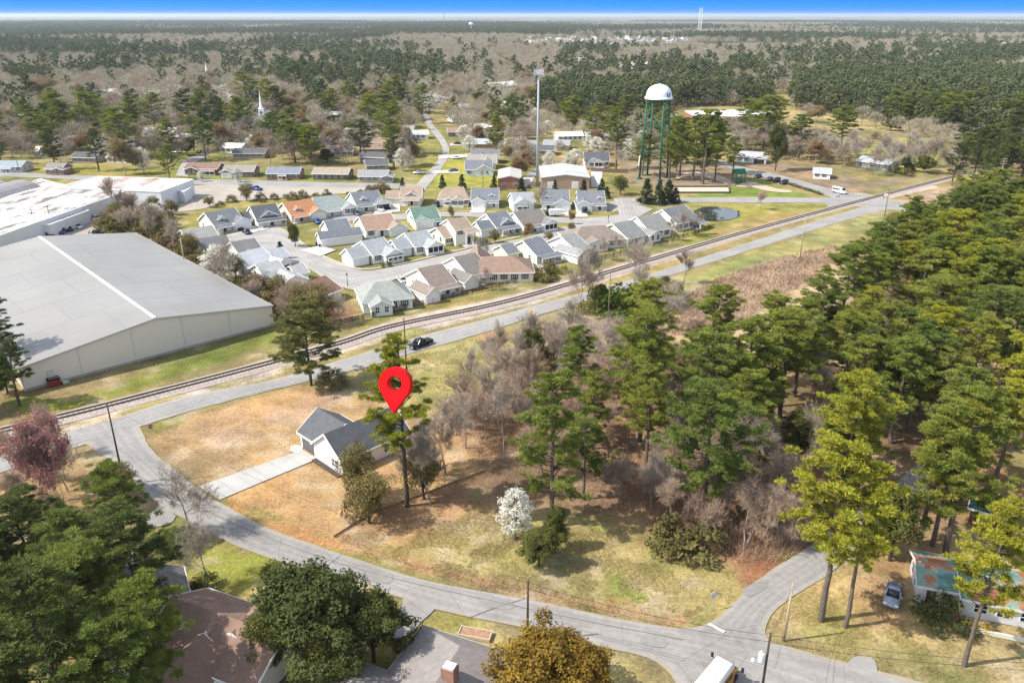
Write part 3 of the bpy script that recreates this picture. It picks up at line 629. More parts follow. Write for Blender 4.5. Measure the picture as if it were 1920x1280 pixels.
def house(label, p1, p2, D, roof, wall, feats=(), e=2.75, rz=6.0, hip=(0, 0), name='cottage', cat='house', group=None, L=None, back_windows=True, trim=True, flip=False, D2=None, clear=3):
    """one house from the two ends of its ridge in the photo; D = half depth on the near side, D2 on the far side; feats = wings, porches, dormers on the near (-y) side"""
    c, LL, ang = house_frame(p1, p2, rz); L = L or LL - .8; L = max(L, 4)
    hx = 0; 
    if hip[0] or hip[1]: L = LL + hip[0] + hip[1]; sh = (hip[1] - hip[0]) / 2; c = c + Vector((math.cos(ang), math.sin(ang), 0)) * sh
    if flip: ang += math.pi
    root = empty(name, (c.x, c.y, 0), ang, label, cat, group)
    W, R, T = MB(), MB(), MB() if trim else None
    D2 = D2 or D
    mr_, mw = shingle(roof), siding(wall)
    gable(W, R, T, -L / 2, L / 2, -D, D2 if D2 == D else D, e, rz, 'x', .4, .2, hip)
    s = (rz - e) / D; covered = []
    for ft in feats:
        k = ft[0]
        if k in ('garage', 'opengarage', 'gable', 'screen'):
            x0, x1, pr = ft[1:4]; ew = ft[4] if len(ft) > 4 else e - .12; hw = (x1 - x0) / 2; rw = min(rz - .25, ew + hw * s * (ft[5] if len(ft) > 5 else .95))
            gable(W, R, T, x0, x1, -D - pr, 0, ew, rw, 'y', .35, .2)
            if k in ('garage', 'opengarage'): garage_door(root, (x0 + x1) / 2, -D - pr, min(4.8, x1 - x0 - 1), opened=(k == 'opengarage'))
            elif k == 'gable':
                for xx in ((x0 + x1) / 2 - 1.1, (x0 + x1) / 2 + 1.1): window(root, xx, -D - pr, 1.6, '-y', .9, 1.4, ft[6] if len(ft) > 6 else True)
            else:
                b = MB(); xx = x0 + .3
                while xx < x1 - .3: b.box(xx, min(xx + 1.5, x1 - .3), -D - pr - .04, -D - pr + .02, .9, 2.4); xx += 1.7
                b.build('screen_panel', DARK, root)
                b = MB(); xx = x0 + .15
                while xx < x1 + .05: b.box(xx - .09, xx + .09, -D - pr - .09, -D - pr - .045, .1, 2.5); xx += 1.7
                b.build('porch_post', WHITE, root)
            covered.append((x0, x1))
        elif k == 'porch':
            porch(root, R, T, ft[1], ft[2], -D, ft[3], e - .75 if ft[3] > 1 else e - .3, .75, posts=ft[4] if len(ft) > 4 else 3, rail=ft[5] if len(ft) > 5 else False); covered.append((ft[1], ft[2]))
        elif k == 'dormer': dormer(root, ft[1], -D * .72, e + (D * .28) * s - .55, ft[2], mr_, siding((.75, .75, .73)))
        elif k == 'pediment':
            x, wd = ft[1], ft[2]; PW, PR, PT = MB(), MB(), MB(); gable(PW, PR, PT, x - wd / 2, x + wd / 2, -D * .86, 0, e + .35, min(rz - .15, e + .35 + wd / 2 * s), 'y', .35, .2)
            pw = PW.build('front_gable', siding((.42, .46, .52) if len(ft) < 4 else ft[3]), root); PR.build('front_gable_roof', mr_, pw); PT.build('front_gable_trim', WHITE, pw); window(root, x, -D * .86, e + 1.35, '-y', .6, 1.0)
        elif k == 'wing':          # block along the ridge, lower: x0,x1,y0,y1,e,rz
            gable(W, R, T, *ft[1:5], ft[5], ft[6], ft[7] if len(ft) > 7 else 'x', .35, .2, ft[8] if len(ft) > 8 else (0, 0))
        elif k == 'chimney':
            b = MB(); b.box(ft[1] - .45, ft[1] + .45, ft[2] - .35, ft[2] + .35, e, rz + .9); b.build('chimney', mat('chimney_brick', (.28, .15, .11), .9, .2), root)
        elif k == 'window': window(root, *ft[1:])
    W.build('wall', mw, root); rf = R.build('roof', mr_, root)
    if trim: T.build('trim', WHITE, root)
    b = MB(); b.tube((L * .2, D * .4, rz - D * .4 * s), (L * .2, D * .4, rz - D * .4 * s + .9), .09, .09, 6); b.build('vent_pipe', mat('pipe_grey', (.3, .3, .3)), rf)
    xx = -L / 2 + 1.6
    while xx < L / 2 - 1:
        if not any(a - .6 < xx < c2 + .6 for a, c2 in covered): window(root, xx, -D, 1.6, '-y', .9, 1.4, True)
        xx += 2.8
    if not hip[0]:
        for yy in (-D * .45, D * .45): window(root, -L / 2, yy, 1.6, '-x', .9, 1.3)
    if not hip[1]:
        for yy in (-D * .45, D * .45): window(root, L / 2, yy, 1.6, '+x', .9, 1.3)
    cs, sn = math.cos(ang), math.sin(ang)
    BLOCK.append([(c.x + cs * u - sn * v, c.y + sn * u + cs * v) for u, v in ((-L / 2 - 1.5, -D - clear), (L / 2 + 1.5, -D - clear), (L / 2 + 1.5, D + 1.5), (-L / 2 - 1.5, D + 1.5))])
    return root
WW = (.80, .80, .79); CREAM = (.70, .65, .54); GR = (.16, .175, .185); BLUE = (.16, .172, .195); DK = (.10, .105, .12); LG = (.30, .315, .33); TANR = (.30, .235, .18); PINK = (.31, .215, .165)
GREEN = (.12, .19, .16); ORANGE = (.40, .19, .10); BRN = (.225, .185, .16); GG = (.25, .285, .28); YEL = (.66, .62, .50)
CG = 'cottages of the new estate beyond the railway'
def cot(*a, **k): k.setdefault('group', CG); return house(*a, **k)
cot('white cottage with grey-green roof, shed dormer and garage wing on the cul-de-sac', (382.5, 400), (440, 390), 5.6, GR, WW, [('garage', 1.2, 7.0, 1.6), ('dormer', -1.5, 2.4), ('porch', -5, 1.0, 1.5, 2)])
cot('white cottage with near-black roof and wide front gable over a posted porch', (468, 388), (517, 382), 5.8, DK, WW, [('pediment', .3, 6.5), ('porch', -4.6, 5.2, 1.8, 4), ('wing', -9.5, -5, -2, 3.5, 2.4, 4.2)])
cot('peach cottage with orange shingle roof and small dormer', (529, 381), (584, 373), 5.8, ORANGE, (.72, .60, .50), [('garage', 1.4, 7.0, 1.6), ('dormer', -1.8, 2.2), ('porch', -5, 1.2, 1.5, 2)])
cot('cottage with pale grey-green hipped roof beside the orange-roofed one', (588, 371), (630, 366), 6.2, GG, WW, [('gable', 3.5, 9, 1.5), ('porch', -3.5, 3.3, 1.6, 3)], hip=(4, 4))
cot('grey gabled cottage with pale roof, end wall towards the shrubs, nearest the white factory', (338, 432), (398, 423), 6.5, (.27, .27, .25), (.45, .49, .55), [], rz=5.6)
cot('dark low-roofed cottage between the shrub belt and the cul-de-sac', (366, 449), (425, 441), 5.5, (.15, .15, .15), WW, [], rz=5.2)
cot('dark grey cottage standing behind the white blossom tree', (432, 455), (478, 447), 6.0, (.17, .17, .17), WW, [('gable', -3, 3, 2)], rz=5.6)
cot('white cottage with silvery roof and cross gables behind the blossom tree', (438, 478), (492, 464), 6.0, (.42, .44, .47), WW, [('gable', 1.5, 7, 3), ('wing', 6.5, 11, -3, 3, 2.5, 4.4)], rz=5.8)
cot('white gabled cottage with dark screened corner beside the brown-roofed cottage', (478, 497), (522, 488), 6.2, (.34, .345, .345), WW, [('gable', -1.5, 5.5, 5.0, 2.6, 1, False), ('wing', 5.5, 9, -5, 1, 2.3, 3.9)], rz=5.6)
cot('brown-roofed cream cottage at the end of the shrub belt', (563, 535), (610, 517), 5.2, (.215, .13, .10), CREAM, [], rz=5.0, e=2.5)
cot('white cottage with blue-grey roof, dormer and open garage', (656, 362), (708, 356.5), 5.8, BLUE, WW, [('opengarage', 1.4, 7.2, 1.8), ('dormer', -1.6, 2.3), ('porch', -5, 1.2, 1.5, 2)])
cot('tan-roofed cottage with grey front gable and side garage', (752, 350), (793, 350), 5.6, TANR, CREAM, [('pediment', .2, 6), ('porch', -3.5, 3.6, 1.6, 4), ('wing', -9.3, -4.1, -3.5, 3, 2.5, 4.4)], e=3)
cot('tan-roofed white cottage with shuttered front wing, second from the green field', (834, 351), (869, 351), 5.6, TANR, WW, [('gable', -.5, 3.8, 1.5), ('gable', -3, .6, .7, 2.5, .8), ('porch', -3.6, -.8, 1.2, 2)], hip=(2, 2))
cot('white cottage with dark green roof and white garage door', (768, 391), (817, 387), 5.6, GREEN, WW, [('garage', -4.5, 1.5, 2.2, 2.6), ('porch', 1.8, 5.5, 1.2, 2)], rz=5.6)
cot('white cottage with pinkish tan roof, shuttered window and garage wing', (672, 407), (733, 400), 5.8, PINK, WW, [('garage', 2.0, 8.0, 2.0), ('porch', -2.0, 1.8, 1.0, 2)], rz=5.8)
cot('large white cottage with slate-blue roof and low garage extension', (607, 415), (651, 410), 5.6, BLUE, WW, [('wing', -7.5, 5.5, -9, -4, 2.5, 4.2)], rz=5.8)
cot('white corner cottage with silver-grey roof, front porch gable and railing', (677, 453), (719, 445), 5.6, LG, WW, [('screen', -.5, 5.0, 2.5), ('wing', -9.2, -4, -4.5, 2, 2.6, 4.7), ('porch', -.4, 4.9, 3.2, 4, True)], rz=5.6)
cot('white cottage with silver-grey roof and screened porch next to the corner one', (758, 438), (799, 431), 5.6, LG, WW, [('screen', -.6, 5.0, 2.5), ('wing', -8.6, -4, -4.5, 2, 2.6, 4.7)], rz=5.6)
cot('small cream cottage with brown roof beside the two-storey one', (817, 427), (842, 422.5), 4.4, TANR, CREAM, [], rz=4.9, e=2.5)
cot('two-storey cream house with tan roof and lower porch', (838, 412), (872, 407), 4.6, TANR, (.76, .72, .64), [('porch', -1.0, 4.2, 3.0, 3), ('window', -1.2, -4.6, 4.1, '-y', .9, 1.3, True), ('window', 1.4, -4.6, 4.1, '-y', .9, 1.3, True)], rz=7.4, e=5.0)
cot('white cottage with dark blue roof and triangular front gable facing the gardens', (911, 402), (949, 396), 5.8, BLUE, WW, [('pediment', 1.2, 6), ('porch', -2.6, 4.8, 1.8, 4), ('wing', -9, -4.2, -5, 1, 2.6, 4.6)])
cot('white cottage with dark taupe roof and cross gable by the round willow', (962, 399), (1013, 391.5), 5.8, (.19, .175, .16), WW, [('screen', 2, 7.2, 1.8), ('porch', -3.5, 1.8, 1.2, 2)])
cot('blue-roofed white cottage with single dormer and driveway, directly under the brick hall', (884, 353), (936, 353), 5.8, BLUE, WW, [('garage', -5.0, .2, 1.8), ('dormer', 2.6, 2.0), ('porch', .4, 5.2, 1.4, 3)])
cot('small cottage with pale grey crossed gables and a small gabled porch', (957, 362), (998, 360), 4.8, LG, WW, [('gable', -4.5, 2.5, 2.2), ('porch', -3.6, .6, 3.0, 3)], rz=5.4)
cot('blue-grey cottage with gabled dormer on the side near the crossed-gable cottage', (1014, 356), (1067, 356), 5.8, BLUE, WW, [('garage', -.2, 5.4, 1.8), ('dormer', -3, 2.0), ('porch', -5.2, -.4, 1.4, 2)])
cot('blue-grey cottage with gabled dormer nearest the estate entrance', (1081, 358), (1133, 358), 5.8, BLUE, WW, [('garage', -5.6, .0, 1.8), ('dormer', 3.2, 2.0), ('porch', .2, 5.4, 1.4, 2)])
cot('pale grey-green hipped cottage at the near end of the rail fence', (703, 530), (733, 527), 5.6, (.27, .29, .27), (.62, .66, .64), [('gable', -4.5, .5, 3.0, 2.5, 1, False)], rz=5.6, hip=(4, 4))
cot('white cottage with brown-grey roof backing onto the fence, next to the hipped one', (782, 505), (829, 495), 6.4, BRN, WW, [('wing', -7.2, -3.2, -9.5, -2, 2.3, 3.9, 'y'), ('porch', -2.4, 4, 1.6, 3)], rz=6.0)
cot('white cottage with dark brown-grey roof and glazed porch backing onto the fence', (850, 483), (892, 474), 6.6, (.19, .175, .165), WW, [('wing', -6.8, -2.6, -9.5, -2, 2.3, 3.9, 'y'), ('porch', -1.8, 4, 1.8, 3)], rz=6.2)
cot('long brown hipped-roof cottage behind the fence and green hedge', (908, 482), (962, 481), 6.0, (.25, .175, .135), CREAM, [('wing', -9, -2, 2, 12, 2.5, 5.3, 'y', (0, 0))], rz=5.4, hip=(5, 5))
cot('cream cottage with blue-grey roof and a low white garden wall', (980, 452), (1015, 445), 6.2, BLUE, YEL, [('porch', -2.5, 4.8, 1.6, 4), ('wing', -8, -4, 1, 8, 2.4, 4.2)], rz=5.8)
cot('white cottage with pale grey roof behind the tall bare trees', (1050, 443), (1077, 436), 6.4, (.27, .275, .27), WW, [('gable', -5.5, -.5, 3.0, 2.5, .9, False)], rz=6.0)
cot('brown hipped-roof cottage with white gabled wing, half hidden by bare trees', (1090, 426), (1132, 423), 6.0, BRN, WW, [('gable', -5, 1.5, 3.0, 2.6, .8, False)], rz=5.6, hip=(5, 5))
cot('yellowish cottage with blue-grey roof behind shrubs, third from the pond', (1148, 421), (1185, 413), 6.4, (.21, .22, .22), YEL, [], rz=6.0)
cot('white cottage with plain grey roof, second from the pond', (1193, 407), (1236, 400), 6.4, (.23, .225, .22), WW, [('gable', -7, -2.5, 3, 2.5, .8, False)], rz=6.2)
cot('white cottage with slate roof and lean-to porch right beside the pond', (1242, 394), (1284, 385), 6.4, BLUE, WW, [('porch', 2.5, 6.5, 3.2, 2)], rz=6.2)
# ranch houses along the upper street and others beyond
RG = 'low ranch houses along the upper street'
BRK = (.26, .145, .11)
def ranch(label, p1, p2, roof, wall, feats=(), **k): k.setdefault('group', RG); k.setdefault('rz', 4.4); k.setdefault('e', 2.6); k.setdefault('name', 'ranch_house'); return house(label, p1, p2, k.pop('D', 4.8), roof, wall, feats, **k)
ranch('blue-grey roofed ranch house with pale porch above the arched factory roof', (0, 301.5), (50, 301.5), (.26, .31, .33), (.50, .52, .55), [('porch', -5, 2, 1.5, 4)])
ranch('pink brick ranch house under tall pines by the upper street', (92, 306), (125, 306), (.24, .21, .20), (.34, .19, .14), [('gable', 0, 5, 1.5)])
ranch('brown-roofed ranch house with white front gable by the winding pine', (352, 305), (415, 306), (.22, .14, .115), (.21, .13, .10), [('gable', -6.5, -.5, 1.6), ('porch', 0, 7, 1.3, 4)])
ranch('ranch house with taupe roof next to the brown-roofed one', (422, 310), (481, 310), (.26, .235, .215), (.23, .15, .12), [('garage', -7.5, -2, 1.6)])
ranch('brick ranch house with blue-grey roof and white porch door', (503, 314), (566, 314), (.19, .21, .25), BRK, [('porch', -2, 2, 1.5, 3)])
ranch('long brown ranch house with tan roof on the brightest lawn', (590, 314), (658, 315), (.31, .255, .20), (.13, .095, .08))
ranch('grey ranch house beside the dark hedge at the street corner', (673, 319), (730, 319), (.25, .255, .26), (.40, .35, .31), [('gable', 4, 8.5, 1.2)])
FG = 'houses by the green field and winding street'
house('blue-grey roofed house closest to the green field, long side to the viewer', (872, 301), (924, 301), 5.5, BLUE, (.55, .58, .60), [('gable', -1, 6.5, .6, 2.8, 1, False)], rz=5.8, group=FG)
house('house with cream gable and taupe roof, middle of the three by the field', (876, 290), (932, 290), 5.5, (.30, .27, .24), CREAM, [('gable', -1.5, 6, 1.5, 2.8, 1, False)], rz=5.8, group=FG)
house('blue-grey gabled house, farthest of the three by the field', (883, 281), (936, 281), 5.5, BLUE, (.62, .60, .52), [('gable', -5, 2.5, 1.5, 2.8, 1, False)], rz=5.8, group=FG)
house('long low house with pale roof behind the three field houses', (882, 260), (950, 261), 5.2, (.36, .38, .40), (.30, .20, .16), [], rz=4.4, e=2.5, group=FG)
house('dark gabled house behind the white blossom trees of the winding street', (893, 243), (925, 243), 5.2, (.12, .12, .14), (.32, .33, .36), [('gable', -5, 1, 2)], rz=5.5, group=FG)
house('white house with black roof and screened porch beyond the brick hall', (1094, 286), (1142, 286), 5.5, DK, WW, [('gable', -5, 2, 2.5), ('screen', -1.5, 3, 3.2)], rz=5.8, group=FG)
house('white ranch house among bare trees facing the cross road', (1525, 314), (1560, 316), 4.5, (.36, .37, .39), WW, [], rz=4.0, e=2.5, group='houses among the bare trees')
house('long pale-roofed house by the meadow behind bare trees', (1617, 292), (1680, 300), 5.5, (.34, .37, .40), (.30, .29, .29), [], rz=4.4, group='houses among the bare trees')
house('white house with dark carport behind the road bend', (1385, 283), (1432, 286), 5.0, (.38, .39, .41), (.62, .63, .65), [('opengarage', 2, 8, 1)], rz=4.6, group='houses among the bare trees')
# suburb houses half hidden among trees: same build, told apart only by roof
rf = {'white': ((.62, .62, .62), WW), 'grey': ((.28, .29, .30), (.5, .47, .42)), 'brown': ((.27, .19, .14), (.30, .19, .14)), 'dark': ((.11, .11, .115), (.32, .28, .25))}
for x, y, wd, k in [(10, 220, 50, 'grey'), (58, 195, 40, 'white'), (20, 200, 46, 'white'), (285, 201, 42, 'grey'), (304, 207, 30, 'white'), (382, 200, 46, 'grey'), (392, 216, 44, 'brown'), (302, 240, 60, 'white'), (330, 232, 50, 'brown'), (345, 250, 60, 'white'), (325, 262, 52, 'brown'), (250, 222, 44, 'dark'),
                    (470, 278, 62, 'dark'), (440, 268, 40, 'white'), (664, 180, 50, 'white'), (622, 210, 50, 'grey'), (700, 193, 36, 'grey'), (715, 206, 60, 'brown'), (752, 236, 50, 'grey'), (700, 270, 54, 'brown'), (705, 284, 50, 'dark'), (705, 300, 44, 'dark'), (730, 258, 70, 'brown'), (785, 245, 36, 'white'),
                    (618, 214, 34, 'white'), (1066, 248, 50, 'white'), (1120, 248, 46, 'grey'), (1045, 262, 50, 'grey'), (985, 265, 44, 'grey'), (920, 150, 44, 'white'), (560, 206, 44, 'white'), (520, 190, 40, 'grey'), (610, 212, 36, 'white'), (190, 168, 60, 'white'), (335, 160, 46, 'white'), (205, 176, 40, 'grey'), (440, 158, 46, 'white'), (160, 205, 44, 'brown'), (60, 240, 50, 'white'), (130, 255, 46, 'grey'), (200, 250, 44, 'brown'), (255, 262, 48, 'white'), (230, 285, 44, 'grey'), (165, 285, 46, 'dark'), (90, 275, 44, 'white'), (560, 235, 46, 'grey'), (600, 255, 44, 'white'), (650, 240, 46, 'brown'), (560, 265, 50, 'brown'), (640, 275, 46, 'grey'), (520, 225, 40, 'white'), (660, 210, 40, 'dark'), (100, 165, 44, 'white'), (270, 165, 44, 'grey'), (540, 170, 40, 'white'), (600, 178, 42, 'white'), (700, 160, 44, 'grey'), (760, 175, 40, 'white'), (840, 180, 40, 'white'), (880, 195, 42, 'grey'), (950, 190, 40, 'white'), (860, 240, 44, 'brown'), (930, 210, 40, 'dark'), (480, 150, 40, 'white'), (230, 150, 44, 'grey'), (50, 150, 44, 'white'), (650, 145, 44, 'white'), (800, 150, 40, 'white'), (890, 140, 40, 'grey'), (910, 232, 40, 'white'), (860, 215, 36, 'white'), (1018, 272, 44, 'dark')]:
    ranch('%s-roofed suburban house half hidden among the trees of the old neighbourhood' % k, (x - wd / 2, y), (x + wd / 2, y + random.uniform(-2, 2)), *rf[k], (), group='%s-roofed suburban houses' % k, name='suburban_house', clear=14)
# ---- flat and large buildings
def flatb(name, label, cat, px, h, roofm, wallm, par=.35, z0=0):
    P = [G2(x, y, h) for x, y in px]; b = MB(); cx = sum(p[0] for p in P) / len(P); cy = sum(p[1] for p in P) / len(P)
    root = empty(name, (cx, cy, 0), 0, label, cat); Q = [(x - cx, y - cy) for x, y in P]
    b.prism(Q, z0, h - .05); b.build('wall', wallm, root)
    b = MB(); b.prism([(x * .999, y * .999) for x, y in Q], h - .04, h + .12); b.build('roof', roofm, root)
    b = MB()
    for k in range(len(Q)): b.bar((*Q[k], h + .08), (*Q[(k + 1) % len(Q)], h + .08), .35, par)
    b.build('parapet', WHITE, root)
    BLOCK.append([G2(x, y, h) for x, y in px]); return root
WROOF = mottled('stained_white_roofing', [(.38, (.17, .15, .135)), (.47, (.38, .36, .34)), (.53, (.60, .59, .58))], .16, .85, (1.5, .45, 1), 8)
RROOF = mottled('rusty_white_roofing', [(.34, (.24, .11, .08)), (.44, (.38, .31, .28)), (.53, (.58, .56, .54))], .12, .85, (1.4, .4, 1), 8)
WWALL = mat('white_block_wall', (.62, .63, .65), .85, .06, .3)
fb = flatb('factory_building', 'long low white factory with stained flat roof, cars along its wall', 'factory', [(-120, 480), (-120, 372), (0, 364), (75, 336), (112, 346), (232, 361), (62, 420), (0, 442)], 5.5, WROOF, WWALL)
f2 = flatb('factory_building', 'white flat-roofed factory block with rust-stained roof facing the open lot', 'factory', [(182, 331.5), (362, 337), (301, 360), (107, 352)], 6.2, RROOF, WWALL)
f3 = flatb('factory_annex', 'small white annex box at the rusty-roofed factory end', 'annex', [(330, 351), (358, 348), (358, 352), (345, 360), (326, 357)], 4.2, mat('white_roofing', (.78, .78, .77), .8, .05), WWALL)
f4 = flatb('factory_annex', 'narrow white loading annex in front of the long factory', 'annex', [(64, 421), (150, 393.5), (167, 395), (94, 421.5)], 4.2, mottled('annex_roofing', [(.35, (.36, .33, .31)), (.5, (.6, .59, .58))], .3, .85), WWALL)
def arched(label, pa, pb, wd, h, n=10):
    a, c = Vector(G2(*pa, h)), Vector(G2(*pb, h)); d = (c - a); L = d.length; ang = math.atan2(d.y, d.x); m = (a + c) / 2
    root = empty('arched_hall', (m.x, m.y, 0), ang, label, 'hall'); P = [(math.cos(math.pi * k / n) * wd, 2.5 + math.sin(math.pi * k / n) * (h - 2.5)) for k in range(n + 1)]
    b = MB()
    for k in range(n): b.face([(-L / 2, P[k][0], P[k][1]), (L / 2, P[k][0], P[k][1]), (L / 2, P[k + 1][0], P[k + 1][1]), (-L / 2, P[k + 1][0], P[k + 1][1])])
    b.build('roof', mat('grey_membrane', (.25, .24, .245), .9, .12, .4), root, smooth=False)
    b = MB()
    for s in (-1, 1): b.face([(s * L / 2 * .999, y, z) for y, z in ([(wd, 0)] + P + [(-wd, 0)])])
    b.box(-L / 2, L / 2, -wd, -wd + .2, 0, 2.5); b.box(-L / 2, L / 2, wd - .2, wd, 0, 2.5); b.build('wall', WWALL, root)
arched('arched grey hall roof, nearer of the two behind the white factory', (-90, 372), (40, 337), 9, 8)
arched('arched grey hall roof, farther of the two beside the upper street', (-90, 352), (-5, 336), 8, 7.5)
def hall(name, label, px_left, px_right, length, e, rz, roofm, wallm, extras=None):
    """gable wall between two ground points of the photo, the block running back from it"""
    a, c = Vector(G2(*px_left)), Vector(G2(*px_right)); d = c - a; wd = d.length; ang = math.atan2(d.y, d.x)
    root = empty(name, (*((a + c) / 2), 0), ang, label, 'warehouse' if 'ware' in name else 'hall'); W, R, T = MB(), MB(), MB()
    gable(W, R, T, -wd / 2, wd / 2, 0, length, e, rz, 'y', .25, .25)
    W.build('wall', wallm, root); R.build('roof', roofm, root); T.build('trim', mat('eave_grey', (.42, .40, .37), .7, .05), root)
    n = Vector((-d.y, d.x)).normalized() * length; BLOCK.append([tuple(a), tuple(c), tuple(c + n), tuple(a + n)]); return root, wd
def metal_roof():
    m, t, p = _nodes('ribbed_metal_roof'); p.inputs['Roughness'].default_value = .55; p.inputs['Metallic'].default_value = .15
    co = t.nodes.new('ShaderNodeTexCoord'); wa = t.nodes.new('ShaderNodeTexWave'); wa.bands_direction = 'Y'; wa.inputs['Scale'].default_value = .42; wa.inputs['Distortion'].default_value = 0
    no = t.nodes.new('ShaderNodeTexNoise'); no.inputs['Scale'].default_value = .06; no.inputs['Detail'].default_value = 6
    br = t.nodes.new('ShaderNodeTexBrick'); br.inputs['Scale'].default_value = .042; br.inputs['Mortar Size'].default_value = .012; br.inputs['Brick Width'].default_value = .5; br.inputs['Row Height'].default_value = .62
    br.inputs['Color1'].default_value = (.262, .256, .244, 1); br.inputs['Color2'].default_value = (.282, .273, .256, 1); br.inputs['Mortar'].default_value = (.25, .243, .231, 1)
    t.links.new(co.outputs['Object'], wa.inputs['Vector']); t.links.new(co.outputs['Object'], no.inputs['Vector']); t.links.new(co.outputs['Object'], br.inputs['Vector'])
    r = t.nodes.new('ShaderNodeMapRange'); r.inputs[3].default_value = .93; r.inputs[4].default_value = 1.03; t.links.new(wa.outputs[0], r.inputs[0])
    r2 = t.nodes.new('ShaderNodeMapRange'); r2.inputs[1].default_value = .3; r2.inputs[2].default_value = .7; r2.inputs[3].default_value = .9; r2.inputs[4].default_value = 1.08; t.links.new(no.outputs[0], r2.inputs[0])
    mu = t.nodes.new('ShaderNodeMath'); mu.operation = 'MULTIPLY'; t.links.new(r.outputs[0], mu.inputs[0]); t.links.new(r2.outputs[0], mu.inputs[1])
    x = t.nodes.new('ShaderNodeVectorMath'); x.operation = 'SCALE'; t.links.new(br.outputs['Color'], x.inputs[0]); t.links.new(mu.outputs[0], x.inputs['Scale'])
    t.links.new(x.outputs[0], p.inputs['Base Color']); return m
def rib_wall():
    m, t, p = _nodes('ribbed_metal_wall'); p.inputs['Roughness'].default_value = .6
    co = t.nodes.new('ShaderNodeTexCoord'); wa = t.nodes.new('ShaderNodeTexWave'); wa.bands_direction = 'X'; wa.inputs['Scale'].default_value = 1.0; wa.inputs['Distortion'].default_value = 0
    t.links.new(co.outputs['Object'], wa.inputs['Vector']); cr = t.nodes.new('ShaderNodeValToRGB'); e = cr.color_ramp.elements
    e[0].color = (.60, .56, .49, 1); e[1].color = (.66, .62, .545, 1); t.links.new(wa.outputs[0], cr.inputs[0]); t.links.new(cr.outputs[0], p.inputs['Base Color']); return m
wh, wwd = hall('metal_warehouse', 'large beige metal warehouse with ribbed grey roof beside the railway', (48, 734), (514, 611), 88, 4.8, 8.2, metal_roof(), rib_wall())
b = MB(); b.box(-.3, .3, .2, 88, 8.42, 8.55); b.build('ridge_cap', mat('ridge_white', (.8, .8, .8), .6, .03), wh)
b = MB(); b.box(-wwd / 2, wwd / 2, -.12, -.02, 0, .55); b.build('plinth', mat('plinth_concrete', (.33, .30, .26), .9, .15), wh)
b = MB(); b.box(-wwd / 2 + 4.2, -wwd / 2 + 5.3, -.16, -.05, .9, 3.0, 0); b.box(-wwd / 2 + 4.0, -wwd / 2 + 6.2, -1.3, -.13, .75, .88, 1)
for k in range(4): b.box(-wwd / 2 + 6.2 + k * .3, -wwd / 2 + 6.5 + k * .3, -1.3, -.13, .0, .7 - k * .17, 1)
b.bar((-wwd / 2 + 4.0, -1.3, 1.8), (-wwd / 2 + 6.2, -1.3, 1.8), .06, .06, 1)
b.build('side_door', [mat('door_beige', (.52, .49, .44)), STEEL], wh)
b = MB(); zr = lambda x: 8.2 - abs(x) / (wwd / 2) * 3.4 + .27
for k in range(1, 12):
    for s in (-1, 1): b.bar((s * .4, k * 7.4, zr(.4) - .03), (s * wwd / 2, k * 7.4, zr(wwd / 2) - .03), .1, .03)
b.build('roof_seams', mat('seam_grey', (.245, .238, .225), .7, .1), wh)
for s in (-1, 1):
    b = MB(); b.bar((s * (wwd / 2 + .3), 0, 4.72), (s * (wwd / 2 + .3), 88, 4.72), .22, .22); b.build('gutter', STEEL, wh)
b = MB()
for x in (-wwd * .3, -wwd * .1, wwd * .1, wwd * .3): b.bar((x, -.06, .5), (x, -.06, zr(x) - .5), .1, .06)
b.build('downpipes', mat('seam_cream', (.57, .53, .46), .7), wh)
def skip(label, loc, rz, c):
    root = empty('dumpster', loc, rz, label, 'dumpster'); b = MB()
    b.hexa([(-1, -.7, .1), (1, -.7, .1), (1, .7, .1), (-1, .7, .1), (-1.1, -.85, 1.3), (1.1, -.85, 1.3), (1.1, .8, 1.5), (-1.1, .8, 1.5)]); b.build('bin', mat('skip_paint_%d' % int(c[0] * 100), c, .6, .1), root)
    b = MB(); b.box(-1.1, -.02, -.85, .8, 1.52, 1.58); b.box(.02, 1.1, -.85, .8, 1.52, 1.58); b.build('lid', BLACK, root)
sk = G(102, 722); skip('dark red dumpster against the beige warehouse wall', (sk.x, sk.y, 0), wh.rotation_euler.z, (.20, .03, .03))
BRICK = mottled('red_brick', [(.35, (.24, .10, .075)), (.65, (.36, .17, .13))], 2.0, .9, (1, 1, 2.5))
TBRICK = mottled('tan_brick', [(.35, (.34, .22, .16)), (.65, (.46, .32, .24))], 2.0, .9, (1, 1, 2.5))
h1, wd1 = hall('brick_hall', 'red brick hall with flat pale gabled roof behind the cottages', (934, 355), (977, 355), 20, 4.2, 5.3, mat('pale_hall_roof', (.44, .42, .39), .8, .08, .2), BRICK)
window(h1, -2.4, 0, 1.8, '-y', 1.6, 1.2); window(h1, 2.4, 0, 1.8, '-y', 1.6, 1.2)
h2, wd2 = hall('brick_hall', 'wide tan brick hall with white metal roof beside the phone mast', (1015, 354), (1105, 354), 26, 4.4, 5.6, mat('white_metal_roof', (.47, .48, .48), .6, .05, .2), TBRICK)
for xx in (-6, 4): garage_door(h2, xx, 0, 2.6, 2.8)
flatb('school_building', 'long low school with white flat roof in front of the pine woods', 'school', [(1285, 209), (1400, 206), (1468, 210), (1455, 213), (1390, 219), (1300, 217)], 4, mat('white_roofing', (.78, .78, .77), .8, .05), BRICK)
flatb('store_building', 'big pale flat-roofed store far off beside the white roofs', 'store', [(1150, 121), (1185, 115), (1235, 118), (1225, 128), (1160, 130)], 8, mat('grey_roofing', (.5, .49, .48), .8, .05), mat('pink_wall', (.55, .42, .36)))
